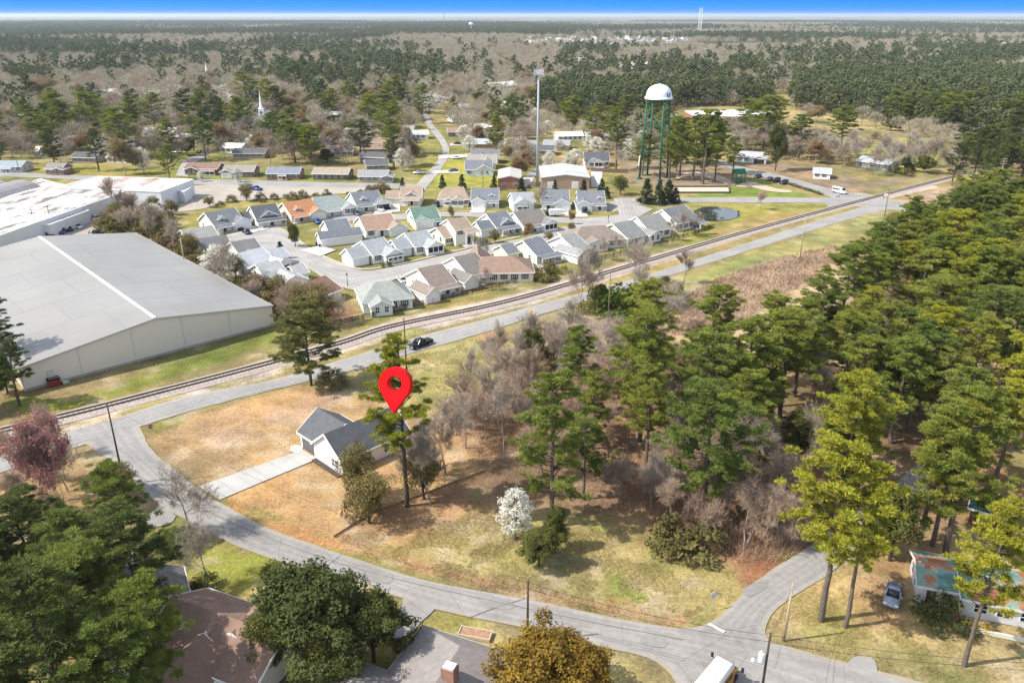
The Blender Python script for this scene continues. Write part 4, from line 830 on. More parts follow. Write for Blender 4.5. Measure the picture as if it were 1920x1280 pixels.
flatb('store_building', 'white flat-roofed store far off beyond the tan woods', 'store', [(1725, 106), (1755, 100), (1780, 104), (1760, 111)], 8, mat('white_roofing', (.78, .78, .77)), WWALL)
flatb('store_building', 'white flat-roofed store among trees behind the phone mast', 'store', [(915, 156), (960, 152), (972, 160), (920, 166)], 7, mat('white_roofing', (.78, .78, .77)), WWALL)
# churches
def church(label, px, py, h, rz, small=False):
    c = G(px, py); root = empty('church', (c.x, c.y, 0), rz, label, 'church'); W, R, T = MB(), MB(), MB()
    gable(W, R, T, -6, 6, 0, 24, 5.5, 9.5, 'y', .4); W.build('wall', siding(WW), root); R.build('roof', shingle((.30, .30, .31)), root); T.build('trim', WHITE, root)
    b = MB(); b.box(-1.6, 1.6, .6, 3.8, 5, 12.5); t = b.build('tower', WHITE, root)
    b = MB(); b.box(-.5, .5, .5, .58, 9, 11); b.build('louvre', DARK, t)
    b = MB(); b.lathe([(1.7, 12.5), (1.0, 13.6), (.8, 15), (.05, h)], 8, (0, 2.2)); b.build('spire', WHITE, t)
    for yy in (4, 9, 14, 19): window(root, -6, yy, 2.8, '-x', 1.0, 2.4); window(root, 6, yy, 2.8, '+x', 1.0, 2.4)
    BLOCK.append([(c.x - 8, c.y - 2), (c.x + 8, c.y - 2), (c.x + 8, c.y + 26), (c.x - 8, c.y + 26)])
church('white church with tall needle spire among the trees', 493, 244, 23, .1)
church('distant white church with pointed steeple by the far car park', 390, 158, 22, .2)
# far estate of white houses
b = MB(); b.box(-7, 7, -5, 5, 0, 5.5, 0)
i = len(b.v); b.face([(-7.4, -5.4, 5.4), (7.4, -5.4, 5.4), (7.4, 0, 8.6), (-7.4, 0, 8.6)], 1); b.face([(7.4, 5.4, 5.4), (-7.4, 5.4, 5.4), (-7.4, 0, 8.6), (7.4, 0, 8.6)], 1)
b.face([(-7, 5, 5.5), (-7, -5, 5.5), (-7, 0, 8.4)], 0); b.face([(7, -5, 5.5), (7, 5, 5.5), (7, 0, 8.4)], 0)
for xx in (-4, 0, 4): b.box(xx - .6, xx + .6, -5.06, -5.0, 1, 2.6, 2)
far_me = [b.mesh('far_house', [siding(WW), shingle(c), GLASS]) for c in ((.5, .5, .5), (.3, .3, .31), (.36, .31, .27))]
rr = random.Random(3); FARH = []
for k in range(64):
    x = rr.uniform(985, 1300); y = rr.uniform(73.5, 84) - (x - 985) * .006
    FARH.append((x, y))
for k in range(26): FARH.append((rr.uniform(1160, 1290), rr.uniform(100, 115)))
for k in range(16): FARH.append((rr.uniform(1560, 1920), rr.uniform(82, 92)))
for k in range(14): FARH.append((rr.uniform(1340, 1500), rr.uniform(100, 112)))
for k in range(14): FARH.append((rr.uniform(640, 960), rr.uniform(50, 110)))
for x, y in FARH:
    c = G(x, y); o = obj('far_house', far_me[rr.randrange(3)], None, (c.x, c.y, 0), rr.uniform(-.6, .6))
    tag(o, 'tiny pale house of the estates far beyond the woods', 'house', 'pale houses of the far estates')
# ---- the new house
def new_house():
    u0 = Vector(G2(568, 843)); o = Vector(G2(643, 892)); ang = math.atan2((o - u0).y, (o - u0).x); Lf = (o - u0).length
    root = empty('new_house', (u0.x, u0.y, 0), ang, 'new white house with charcoal roof beside the concrete driveway and straw lot', 'house')
    W, R, T = MB(), MB(), MB(); D_ = shingle((.10, .105, .115))
    g0 = Lf - 7.8
    gable(W, R, T, g0, Lf, 0, 13, 2.8, 5.8, 'y', .35)                     # gabled wing towards the street
    gable(W, R, T, -1.2, g0 + 2.5, .5, 8.3, 2.75, 5.4, 'x', .4)             # garage
    W.build('wall', siding((.82, .82, .82)), root); R.build('roof', D_, root); T.build('trim', WHITE, root)
    b = MB(); b.box(-.6, g0 - .45, .40, .47, .05, 2.4, 0); b.box(-.75, -.6, .36, .47, 0, 2.5, 1); b.box(g0 - .45, g0 - .3, .36, .47, 0, 2.5, 1); b.box(-.75, g0 - .3, .36, .47, 2.42, 2.6, 1)
    b.build('garage_door', [mat('charcoal_door', (.11, .11, .115), .5, .05), WHITE], root)
    for xx in (-.47, .47): obj('window', window_mesh(.75, 1.3, False), root, (Lf - 1.9 + xx, 0, 1.5), 0)
    b = MB(); b.box(g0 + .3, Lf - .1, -.9, -.03, .0, .12); b.build('planting_bed', mat('mulch', (.07, .05, .04), .95, .2), root)
    b = MB(); b.box(g0, Lf, -.05, -.01, 0, .45); b.build('plinth', mat('plinth_grey', (.5, .49, .47)), root)
    for yy in (3, 5): window(root, Lf, yy, 1.6, '+x', .9, 1.3)
    for yy in (8.5, 11): window(root, Lf, yy, 1.5, '+x', .9, 1.2)
    cs, sn = math.cos(ang), math.sin(ang)
    BLOCK.append([(u0.x + cs * a - sn * b_, u0.y + sn * a + cs * b_) for a, b_ in ((-3, -3), (Lf + 4, -3), (Lf + 4, 17), (-3, 17))])
new_house()
# ---- near houses
def brown_house():
    rz_, e = 5.4, 2.8; a, c = G(327, 1122, rz_), G(420, 1155, rz_); d = c - a; ang = math.atan2(d.y, d.x)
    root = empty('brown_roofed_house', (a.x, a.y, 0), ang, 'bungalow with brown shingle roof and screened porch between pines and the dark oak', 'house')
    W, R, T = MB(), MB(), MB(); L = d.length
    gable(W, R, T, 0, L + 7.5, -4.8, 4.8, e, rz_, 'x', .5)
    gable(W, R, T, L - 1, L + 5.5, -1, 7.2, e - .1, 5.0, 'y', .45)
    gable(W, R, T, 3.2, 9.8, -11.5, -3, e - .2, 4.7, 'y', .5)
    gable(W, R, T, -.5, 3.6, -8.5, -4, e - .25, 4.0, 'y', .4)
    W.build('wall', siding((.62, .58, .50)), root); rf_ = R.build('roof', shingle((.235, .155, .118)), root); T.build('trim', WHITE, root)
    b = MB()
    for k in range(4): b.box(3.5 + k * 1.55, 4.85 + k * 1.55, -11.56, -11.48, .9, 2.4)
    b.build('screen_panel', DARK, root)
    b = MB()
    for k in range(5): b.box(3.3 + k * 1.55, 3.45 + k * 1.55, -11.62, -11.5, .05, 2.6)
    b.bar((3.3, -11.58, .85), (9.7, -11.58, .85), .1, .1); b.build('porch_frame', WHITE, root)
    b = MB(); b.box(.4, 2.7, -7.6, -5.2, 3.35, 3.5, 0); b.box(.55, 2.55, -7.45, -5.35, 3.4, 3.62, 1); b.build('skylight', [WHITE, GLASS], rf_)
    b = MB(); b.tube((6.5, -2.2, 4.0), (6.5, -2.2, 4.9), .12, .12, 8); b.build('vent_pipe', mat('vent_white', (.7, .7, .68)), rf_)
brown_house()
def grey_house():
    rz_, e = 5.2, 2.7; a, c = G(863, 1213, rz_), G(826, 1268, rz_); d = c - a; ang = math.atan2(d.y, d.x)
    root = empty('grey_roofed_house', (a.x, a.y, 0), ang, 'house with grey shingle hips and a brick chimney at the bottom edge', 'house')
    W, R, T = MB(), MB(), MB(); gable(W, R, T, -3.2, 16, -6.2, 6.2, e, rz_, 'x', .5, hip=(3.2, 0)); gable(W, R, T, 4, 12, -11, -3, e - .1, 4.9, 'y', .5, hip=(3, 0))
    W.build('wall', siding((.45, .36, .30)), root); rf_ = R.build('roof', mottled('grey_brown_shingle', [(.3, (.20, .18, .17)), (.7, (.28, .255, .24))], 1.2, .95), root); T.build('trim', mat('taupe_trim', (.4, .37, .35)), root)
    b = MB(); b.box(3.4, 4.6, .2, 1.6, 3.6, 6.6, 0); b.box(3.5, 4.5, .3, 1.5, 6.6, 6.75, 1); b.build('chimney', [mat('chimney_brick', (.28, .15, .11), .9, .2), mat('chimney_cap', (.45, .47, .5), .5)], rf_)
grey_house()
def green_house():
    z = 3.0; a, c = G(1722, 1106, 2.6), G(1808, 1123, 2.6); d = c - a; ang = math.atan2(d.y, d.x); L = d.length
    root = empty('green_roofed_house', (a.x, a.y, 0), ang, 'single-storey house with green roof covered in rusty pine needles, behind the silver car', 'house')
    GRN = mottled('needle_strewn_green_roof', [(.40, (.075, .15, .135)), (.50, (.17, .29, .25)), (.545, (.30, .14, .075)), (.68, (.24, .10, .055))], .28, .85, (1, 1, 1), 7)
    W, R, T = MB(), MB(), MB(); gable(W, R, T, .3, L - .05, 1.2, 7.8, 2.6, 3.7, 'x', .4); gable(W, R, T, L + .02, L + 9, .4, 7.6, 2.5, 3.55, 'x', .38)
    W.build('wall', siding((.55, .55, .53)), root); R.build('roof', GRN, root); T.build('trim', mat('off_white_trim', (.62, .60, .56)), root)
    b = MB(); b.box(L - .1, L + .1, .8, 8, 3.1, 3.16); 
    b = MB(); b.box(1.2, 2.2, 1.08, 1.18, .2, 2.2, 0); b.build('front_door', [mat('door_dark', (.07, .04, .035))], root)
    window(root, 3.4, 1.2, 1.6, '-y', 1.1, 1.1); 
    for k in range(3): window(root, L + 2 + k * 2.4, .4, 1.5, '-y', 1.3, 1.1)
    window(root, .3, 3.5, 1.6, '-x', 1, 1.2); window(root, .3, 6, 1.6, '-x', 1, 1.2)
    b = MB(); b.box(1, L, -1.4, 1.15, .02, .2); b.build('front_step', BRICK, root)
    fr = empty('deck_railing', root.matrix_basis @ Vector((0, 0, 0)), 0, 'weathered wooden deck railing behind the green-roofed house', 'railing'); fr.location = (a.x, a.y, 0); fr.rotation_euler.z = ang
    b = MB(); b.bar((1.5, 9.6, 1.3), (9.5, 9.6, 1.3), .12, .1); b.bar((1.5, 9.6, .4), (9.5, 9.6, .4), .1, .08); b.build('rail', WOODPOLE, fr)
    b = MB()
    for k in range(28): b.bar((1.5 + k * .296, 9.6, .4), (1.5 + k * .296, 9.6, 1.3), .05)
    b.build('balusters', WOODPOLE, fr)
    for k in range(5):
        b = MB(); b.box(1.45 + k * 2, 1.6 + k * 2, 9.52, 9.68, 0, 1.4); b.build('post', WOODPOLE, fr)
    b = MB(); b.box(L - 1, L + 9, -2.3, -2.0, 0, .5); o = b.build('garden_wall', mat('pale_block', (.6, .56, .46), .9, .1), None, (a.x, a.y, 0), ang); tag(o, 'low pale garden wall with yellow flowers in front of the green-roofed house', 'wall')
    BLOCK.append([G2(1700, 1030), G2(1920, 1080), G2(1920, 1180), G2(1700, 1130)])
green_house()
house('grey-roofed house hidden under the big pines, front corner showing', (52, 1052), (110, 1035), 5.0, (.21, .20, .20), (.40, .33, .28), [('gable', 3, 9, 2.5)], rz=5.2, e=2.7, name='hidden_house', group=None)
house('grey-roofed house between the pines and the mown lawn', (205, 1072), (262, 1056), 4.2, (.17, .165, .165), (.34, .22, .18), [('gable', 1, 6, 1.5)], rz=4.9, e=2.6, name='hidden_house')
house('teal-roofed shed among pine trunks behind the green-roofed house', (1850, 930), (1868, 935), 2.0, (.03, .07, .065), (.16, .06, .045), [], rz=3.6, e=2.4, name='garden_shed', cat='shed')
# ------------------------------------------------------------ trees
NEEDLE = leafy('pine_needles', [(.14, .185, .045), (.19, .23, .048), (.24, .265, .05), (.155, .20, .055), (.29, .295, .055)], .35, .3, .35)
NEEDLE_Y = leafy('yellow_pine_needles', [(.26, .27, .035), (.33, .32, .04)], .25, .25, .35)
NEEDLE_D = leafy('dark_pine_needles', [(.075, .10, .032), (.11, .135, .04), (.085, .11, .045)], .2, .3, .35)
OAKLEAF = leafy('oak_leaves', [(.085, .092, .028), (.115, .12, .034), (.07, .085, .03)], .2, .4, .45)
GOLDLEAF = leafy('golden_leaves', [(.27, .17, .035), (.23, .15, .03)], .25, .45, .4)
OLIVELEAF = leafy('olive_leaves', [(.20, .165, .065), (.17, .15, .06)], .25, .35, .5)
BLOSSOM = leafy('blossom', [(.62, .62, .52), (.70, .69, .62), (.58, .57, .50)], .3, .15, .6)
BUDS = leafy('spring_buds', [(.26, .23, .06), (.29, .14, .04), (.24, .20, .07), (.33, .19, .05)], .3, .3, .3)
REDBUD = leafy('red_buds', [(.42, .17, .165), (.38, .15, .145)], .3, .3, .4)
TWIG = leafy('bare_twigs', [(.37, .31, .25), (.44, .385, .32), (.33, .27, .21), (.40, .32, .25)], 0, .2, .3)
RTWIG = leafy('reddish_twigs', [(.44, .295, .20), (.48, .365, .27), (.40, .275, .19)], 0, .2, .3)
GREYBARK = leafy('grey_bark', [(.25, .21, .18), (.36, .32, .28), (.20, .16, .13)], 0, .3, 1.5)
SHRUB = leafy('shrub_leaves', [(.07, .11, .02), (.12, .13, .035), (.16, .13, .055), (.09, .12, .03)], .2, .4, .7)
SHRUB_B = leafy('brown_green_shrub', [(.20, .155, .07), (.15, .14, .05), (.19, .13, .075)], .2, .4, .5)
def rotv(n, r):
    v = r.normal(size=(n, 3)); return v / np.linalg.norm(v, axis=1, keepdims=True)
def blades(c, d, length, width, r):
    """thin triangles at c along d"""
    n = len(c); s = np.cross(d, rotv(n, r)); s /= np.linalg.norm(s, axis=1, keepdims=True) + 1e-9; s *= width[:, None] / 2
    V = np.stack([c - s, c + s, c + d * length[:, None]], 1).reshape(-1, 3); return V, np.arange(3 * n).reshape(-1, 3)
def leaves(c, nrm, size, r):
    """triangular leaf sprays facing roughly along nrm"""
    n = len(c); nn = nrm + r.normal(size=(n, 3)) * .6; nn /= np.linalg.norm(nn, axis=1, keepdims=True)
    a = np.cross(nn, rotv(n, r)); a /= np.linalg.norm(a, axis=1, keepdims=True) + 1e-9; b = np.cross(nn, a)
    a *= size[:, None]; b *= size[:, None]
    V = np.stack([c - a * .5 - b * .3, c + a * .5 - b * .3, c + b * .6 + r.normal(size=(n, 3)) * .05], 1).reshape(-1, 3); return V, np.arange(3 * n).reshape(-1, 3)
def tubes(segs, n=4):
    """tapered open tubes, segs = rows of (p0,p1,r0,r1)"""
    V, T = [], []; off = 0
    A = np.array([s[0] for s in segs]); B = np.array([s[1] for s in segs]); R0 = np.array([s[2] for s in segs]); R1 = np.array([s[3] for s in segs])
    d = B - A; d /= np.linalg.norm(d, axis=1, keepdims=True) + 1e-9
    ref = np.where(np.abs(d[:, 2:3]) > .9, np.array([[1., 0, 0]]), np.array([[0, 0, 1.]])); u = np.cross(d, ref); u /= np.linalg.norm(u, axis=1, keepdims=True) + 1e-9; v = np.cross(d, u)
    k = np.arange(n) * 2 * math.pi / n; cs, sn = np.cos(k), np.sin(k)
    ring = u[:, None, :] * cs[None, :, None] + v[:, None, :] * sn[None, :, None]
    P = np.concatenate([A[:, None] + ring * R0[:, None, None], B[:, None] + ring * R1[:, None, None]], 1)   # s,2n,3
    S = len(segs); base = (np.arange(S) * 2 * n)[:, None]; i = np.arange(n)[None]; j = (np.arange(n)[None] + 1) % n
    Q = np.stack([base + i, base + j, base + n + j, base + n + i], 2).reshape(-1, 4)
    T = np.concatenate([Q[:, [0, 1, 2]], Q[:, [0, 2, 3]]]); return P.reshape(-1, 3), T
def join(parts):
    V, T, off = [], [], 0
    for v, t in parts: V.append(v); T.append(t + off); off += len(v)
    return np.concatenate(V), np.concatenate(T)
def pine(seed, H=20., R=4.2, z0=.42, nb=46, dens=34, side=None, flat=.55, tuft=1.0):
    """trunk and crown of a tall southern pine: layered tufts of needles at the limb ends"""
    r = np.random.default_rng(seed); segs = []; P = np.array([0., 0, 0]); rad = .012 * H + .04; bend = r.normal(size=2) * .012
    path = []
    for k in range(11):
        z = H * k / 10 * .98; path.append(np.array([bend[0] * z * z / H * 2 + r.normal() * .05, bend[1] * z * z / H * 2 + r.normal() * .05, z]))
    for k in range(10): segs.append((path[k], path[k + 1], rad * (1 - k / 10.6) + .02, rad * (1 - (k + 1) / 10.6) + .02))
    trunk = tubes(segs, 7); bs, cc, nn, cen = [], [], [], []
    for b in range(nb):
        t = (b + r.uniform(0, 1)) / nb; z = H * (z0 + (1 - z0) * t ** .9 * .97); ax = np.array([np.interp(z, [p[2] for p in path], [p[i] for p in path]) for i in (0, 1)])
        prof = (math.sin(math.pi * min(1, (.16 + t * .80))) ** .65) * (1 - .25 * t); az = r.uniform(0, 2 * math.pi)
        if side is not None and r.uniform() < .75: az = side + r.normal() * .55
        L = R * prof * r.uniform(.55, 1.12) + .4; up = r.uniform(.0, .5) + t * .5
        d = np.array([math.cos(az), math.sin(az), up]); d /= np.linalg.norm(d); o = np.array([*ax, z]); mid = o + d * L * .55 + np.array([0, 0, -.04 * L]); end = o + d * L
        bs += [(o, mid, .018 * H * .22, .045), (mid, end, .045, .02)]
        nt = max(2, int(L * 1.15))
        for q in range(nt):
            f = .42 + .6 * (q + r.uniform(0, 1)) / nt; c = o + d * L * f + r.normal(size=3) * np.array([.45, .45, .25]) * (.5 + .25 * L / R * 2)
            cen.append((c, tuft * r.uniform(.65, 1.25)))
    cen.append((path[-1] + np.array([0, 0, .1]), tuft)); 
    for c, s in cen:
        n = int(dens * s * 2.6); v = rotv(n, r); v[:, 2] = np.abs(v[:, 2]) * .9 - .15 + r.uniform(-.2, .2, n)
        cc.append(c + v * s * np.array([.55, .55, .55 * flat]) * r.uniform(.3, 1, (n, 1))); dd = v * .75 + r.normal(size=(n, 3)) * .45 + np.array([0, 0, .3]); nn.append(dd / np.linalg.norm(dd, axis=1, keepdims=True))
    c = np.concatenate(cc); d = np.concatenate(nn); n = len(c)
    V, T = blades(c, d, r.uniform(.22, .46, n), r.uniform(.085, .15, n), r)
    br = tubes(bs, 3); Vc, Tc = join([(V, T), br]); mi = np.concatenate([np.zeros(len(T)), np.ones(len(br[1]))])
    return trunk, (Vc, Tc, mi)
def bushy(seed, H, R, zc=.55, clumps=120, per=46, leaf=.42, shape='round', trunk=True, cl=1.1):
    """dense broad crown of leaf clumps"""
    r = np.random.default_rng(seed); cc, nn = [], []; segs = []
    lobes = [np.array([math.cos(a) * R * q * min(1, 1.35 - z), math.sin(a) * R * q * min(1, 1.35 - z), H * min(z, .74), R * s]) for a, q, z, s in zip(r.uniform(0, 6.28, 8), r.uniform(.25, .75, 8), np.linspace(.34, .82, 8), r.uniform(.34, .52, 8))] + [np.array([0, 0, H * .68, R * .5])]
    for k in range(clumps):
        v = rotv(1, r)[0]; f = r.uniform(.45, 1) ** .5
        if shape == 'round': c = np.array([v[0] * R * f, v[1] * R * f, H * zc + v[2] * H * (1 - zc) * f * .93])
        elif shape == 'egg':
            t = r.uniform(0, 1); rr = R * math.sin(math.pi * (t * .86 + .1)) ** .7 * r.uniform(.6, 1); a = r.uniform(0, 6.28); c = np.array([math.cos(a) * rr, math.sin(a) * rr, H * (.16 + .82 * t)])
        elif shape == 'cone':
            t = r.uniform(0, 1) ** 1.3; rr = R * (1 - t) ** .8 * r.uniform(.6, 1.05); a = r.uniform(0, 6.28); c = np.array([math.cos(a) * rr, math.sin(a) * rr, H * (.06 + .92 * t)])
        elif shape == 'lumpy':
            lb = lobes[k % len(lobes)]; c = lb[:3] + v * lb[3] * f * np.array([1, 1, .85])
        elif shape == 'mound':
            v[2] = abs(v[2]); c = np.array([v[0] * R * f, v[1] * R * f, v[2] * H * f * .92])
        s = cl * r.uniform(.6, 1.25); n = int(per * s * s) + 6; q = rotv(n, r); cc.append(c + q * s * np.array([1, 1, .75]) * r.uniform(.5, 1, (n, 1))); nn.append(q * .7 + v * .5 + np.array([0, 0, .35]))
        if trunk and k % 4 == 0: segs.append((np.array([0, 0, H * .18 + r.uniform(0, .2) * H]), c, .10 + H * .004, .03))
    c = np.concatenate(cc); nn = np.concatenate(nn); n = len(c)
    V, T = leaves(c, nn, r.uniform(.6, 1.3, n) * leaf, r); keep = V.reshape(-1, 3, 3)[:, :, 2].min(1) > 0; T = T[keep]
    segs.append((np.array([0, 0, 0.]), np.array([r.normal() * .2, r.normal() * .2, H * .4]), .02 * H + .05, .012 * H + .03))
    tr = tubes(segs, 5); return tr, (V, T, np.zeros(len(T)))
def bare(seed, H=12., spread=.55, twigs=5, levels=4, stems=1, fine=1.0, buds=0, tw=.03):
    """leafless tree: forking limbs down to fine twigs"""
    r = np.random.default_rng(seed); segs, tc, td = [], [], []
    def grow(lv, p, d, L, rad):
        n = 3; q = p
        for k in range(n):
            d = d + r.normal(size=3) * .13 + np.array([0, 0, .05]); d /= np.linalg.norm(d); e = q + d * L / n
            r1 = rad * (1 - .22 * (k + 1)); segs.append((q, e, max(rad * (1 - .22 * k), .02), max(r1, .02))); q = e
            if lv > 0:
                for j in range((2 if lv < levels else 1) if k else (1 if lv < levels else 0)):
                    s = np.cross(d, rotv(1, r)[0]); s /= np.linalg.norm(s) + 1e-9; nd = d * (1 - spread) + s * spread * r.uniform(.7, 1.3); nd[2] += .12; nd /= np.linalg.norm(nd)
                    grow(lv - 1, q, nd, L * r.uniform(.5, .78), r1 * .62)
            if lv <= 1:
                m = int(twigs * fine); tc.append(q + r.normal(size=(m, 3)) * .05); v = d + r.normal(size=(m, 3)) * .55; td.append(v / np.linalg.norm(v, axis=1, keepdims=True))
        if lv > 0: grow(lv - 1, q, d, L * .72, rad * .5)
    for s in range(stems):
        a = r.uniform(0, 6.28); tilt = 0 if stems == 1 else r.uniform(.1, .5)
        grow(levels, np.array([0., 0, 0]), np.array([math.cos(a) * tilt, math.sin(a) * tilt, 1.]) / math.hypot(1, tilt), H * (.34 if stems == 1 else .4), .013 * H + .03 if stems == 1 else .008 * H)
    tr = tubes(segs, 3); c = np.concatenate(tc); d = np.concatenate(td); n = len(c)
    V, T = blades(c, d, r.uniform(.5, 1.2, n) * H / 12, np.full(n, tw), r); mi = np.zeros(len(T)); parts = [(V, T)]
    if buds:
        m = int(n * buds); ix = r.integers(0, n, m); bc = c[ix] + d[ix] * r.uniform(.2, .9, (m, 1)) * H / 12; bv, bt = leaves(bc, rotv(m, r), np.full(m, .2 + .008 * H), r); parts.append((bv, bt)); mi = np.concatenate([mi, np.ones(len(bt))])
    Vc, Tc = join(parts); return tr, (Vc, Tc, mi)
class Kind:
    """one kind of tree: several grown specimens, each a trunk mesh and a crown mesh"""
    def __init__(s, name, cat, specs, tm, cm, h): s.name, s.cat, s.h = name, cat, h; s.m = []; s.add(specs, tm, cm)
    def add(s, specs, tm, cm):
        for (tr, cr) in specs:
            a = npmesh(s.name + '_trunk', tr[0], tr[1], tm); b = npmesh(s.name + '_crown', cr[0], cr[1], cm, cr[2]); s.m.append((a, b))
    def place(s, loc, h, label, group=None, v=None, rz=None, wide=1.0, rnd=random, cm=None):
        k = rnd.randrange(len(s.m)) if v is None else v; sc = h / s.h
        if s.name == 'pine_tree' and s.h == 20: wide *= 1.2
        o = empty(s.name, loc, rnd.uniform(0, 6.28) if rz is None else rz, label, s.cat, group); o.scale = (sc * wide, sc * wide, sc)
        obj('trunk', s.m[k][0], o); c = obj('crown', s.m[k][1], o)
        if cm:
            for i in range(len(c.material_slots)):
                if i == 0: c.material_slots[i].link = 'OBJECT'; c.material_slots[i].material = cm
        return o
PINE = Kind('pine_tree', 'pine tree', [pine(s, 20, R, z0, nb, 46) for s, R, z0, nb in ((7, 5.0, .32, 58), (8, 4.2, .40, 54), (9, 5.3, .26, 64), (10, 4.6, .2, 68), (1, 4.5, .28, 66), (2, 4.0, .34, 60), (3, 5.0, .22, 72), (4, 4.3, .30, 62), (5, 4.8, .38, 56), (6, 3.9, .24, 64))], BARK, [NEEDLE, DARKBARK], 20)
PINEY = Kind('pine_tree', 'pine tree', [pine(s, 20, R, z0, nb, 46) for s, R, z0, nb in ((11, 4.6, .38, 60), (12, 4.2, .44, 56), (13, 5.0, .34, 66), (14, 4.4, .4, 60))], BARK, [NEEDLE_Y, DARKBARK], 20)
PINED = Kind('pine_tree', 'pine tree', [pine(s, 20, R, z0, nb, 44) for s, R, z0, nb in ((21, 4.4, .28, 62), (22, 4.0, .34, 54), (23, 4.9, .25, 66))], DARKBARK, [NEEDLE_D, DARKBARK], 20)
OAK = Kind('evergreen_oak', 'oak tree', [bushy(31, 12, 6.4, .52, 230, 120, .26, 'lumpy'), bushy(32, 12, 5.6, .5, 190, 120, .26, 'lumpy'), bushy(33, 12, 4.8, .5, 150, 110, .27, 'lumpy')], DARKBARK, OAKLEAF, 12)
GOLD = Kind('golden_tree', 'tree', [bushy(38, 11, 6.0, .5, 190, 105, .26, 'lumpy')], DARKBARK, GOLDLEAF, 11)
OLIVE = Kind('olive_leaved_tree', 'tree', [bushy(36, 9, 4.6, .5, 85, 60, .24, 'lumpy'), bushy(37, 9, 3.9, .5, 75, 60, .24, 'lumpy')], DARKBARK, OLIVELEAF, 9)
WHITEB = Kind('blossom_tree', 'blossom tree', [bushy(41, 8, 3.3, .5, 80, 44, .30, 'egg', True, .85), bushy(42, 8, 2.8, .5, 70, 44, .30, 'egg', True, .8), bushy(43, 8, 4.2, .55, 90, 40, .30, 'round', True, .8)], GREYBARK, BLOSSOM, 8)
BARE = Kind('bare_tree', 'bare tree', [bare(s, 13, sp, 2.2, 4, tw=.026) for s, sp in ((51, .42), (52, .5), (53, .38), (54, .55), (55, .45))], GREYBARK, [TWIG], 13)
BARER = Kind('bare_tree', 'bare tree', [bare(s, 12, sp, 2.4, 4, tw=.026) for s, sp in ((61, .46), (62, .42), (63, .54))], GREYBARK, [RTWIG], 12)
BUD = Kind('budding_tree', 'tree', [bare(s, 12, .55, 7, 4, buds=.55) for s in (71, 72, 73)], GREYBARK, [TWIG, BUDS], 12)
RED = Kind('red_budding_tree', 'tree', [bare(81, 11, .45, 3, 4, 3, buds=.38)], GREYBARK, [TWIG, REDBUD], 8)
THICKET = Kind('bare_thicket', 'shrub', [bare(s, 6, .45, 3, 3, 7, tw=.022) for s in (91, 92, 93)], GREYBARK, [RTWIG], 4.5)
BUSH = Kind('shrub', 'shrub', [bushy(s, 2.5, 2.0, .5, 34, 46, .26, 'mound', False, .7) for s in (101, 102, 103)], DARKBARK, SHRUB, 2.5)
BUSHB = Kind('shrub', 'shrub', [bushy(s, 4.5, 3.0, .5, 60, 44, .30, 'mound', False, .9) for s in (105, 106, 107)], DARKBARK, SHRUB_B, 4.5)
CONEV = Kind('conical_evergreen', 'evergreen tree', [bushy(s, 8, 2.2, .5, 90, 50, .34, 'cone', True, .7) for s in (111, 112)], DARKBARK, leafy('magnolia_leaves', [(.03, .05, .022), (.045, .065, .03)], .1, .35, .8), 8)
SPREAD = Kind('spreading_pine', 'pine tree', [pine(121, 16, 6.6, .2, 84, 44, flat=.5, tuft=1.15)], DARKBARK, [leafy('spreading_needles', [(.175, .18, .06), (.18, .185, .06)], .25, .35, .4), DARKBARK], 16)
LEAN = Kind('pine_tree', 'pine tree', [pine(131, 25, 4.8, .34, 74, 52, side=math.pi * 1.02)], DARKBARK, [NEEDLE_Y, DARKBARK], 25)
# ---- far specimens: one light mesh each
def farmesh(name, parts, mats):
    V, T, mi, off = [], [], [], 0
    for (v, t), m in parts: V.append(v); T.append(t + off); mi.append(np.full(len(t), m)); off += len(v)
    return npmesh(name, np.concatenate(V), np.concatenate(T), mats, np.concatenate(mi))
def far_pine(seed, H=18., R=5.2):
    r = np.random.default_rng(seed); cc = []; 
    for k in range(30):
        t = k / 29; z = H * (.30 + .67 * t); rr = R * math.sin(math.pi * min(1, .2 + t * .75)) ** .7 * r.uniform(.3, .95); a = r.uniform(0, 6.28); n = 15
        q = rotv(n, r); cc.append(np.array([math.cos(a) * rr, math.sin(a) * rr, z]) + q * np.array([1.1, 1.1, .65]) * r.uniform(.4, 1, (n, 1)))
    c = np.concatenate(cc); n = len(c); nn = rotv(n, r) * .6 + np.array([0, 0, .6]); L = leaves(c, nn, r.uniform(.9, 1.5, n), r)
    return farmesh('far_pine_tree', [(L, 0), (tubes([(np.zeros(3), np.array([0, 0, H * .9]), .25, .08)], 4), 1)], [leafy('far_needles', [(.115, .14, .065), (.15, .17, .075), (.10, .125, .065)], .2, .25, .2), DARKBARK])
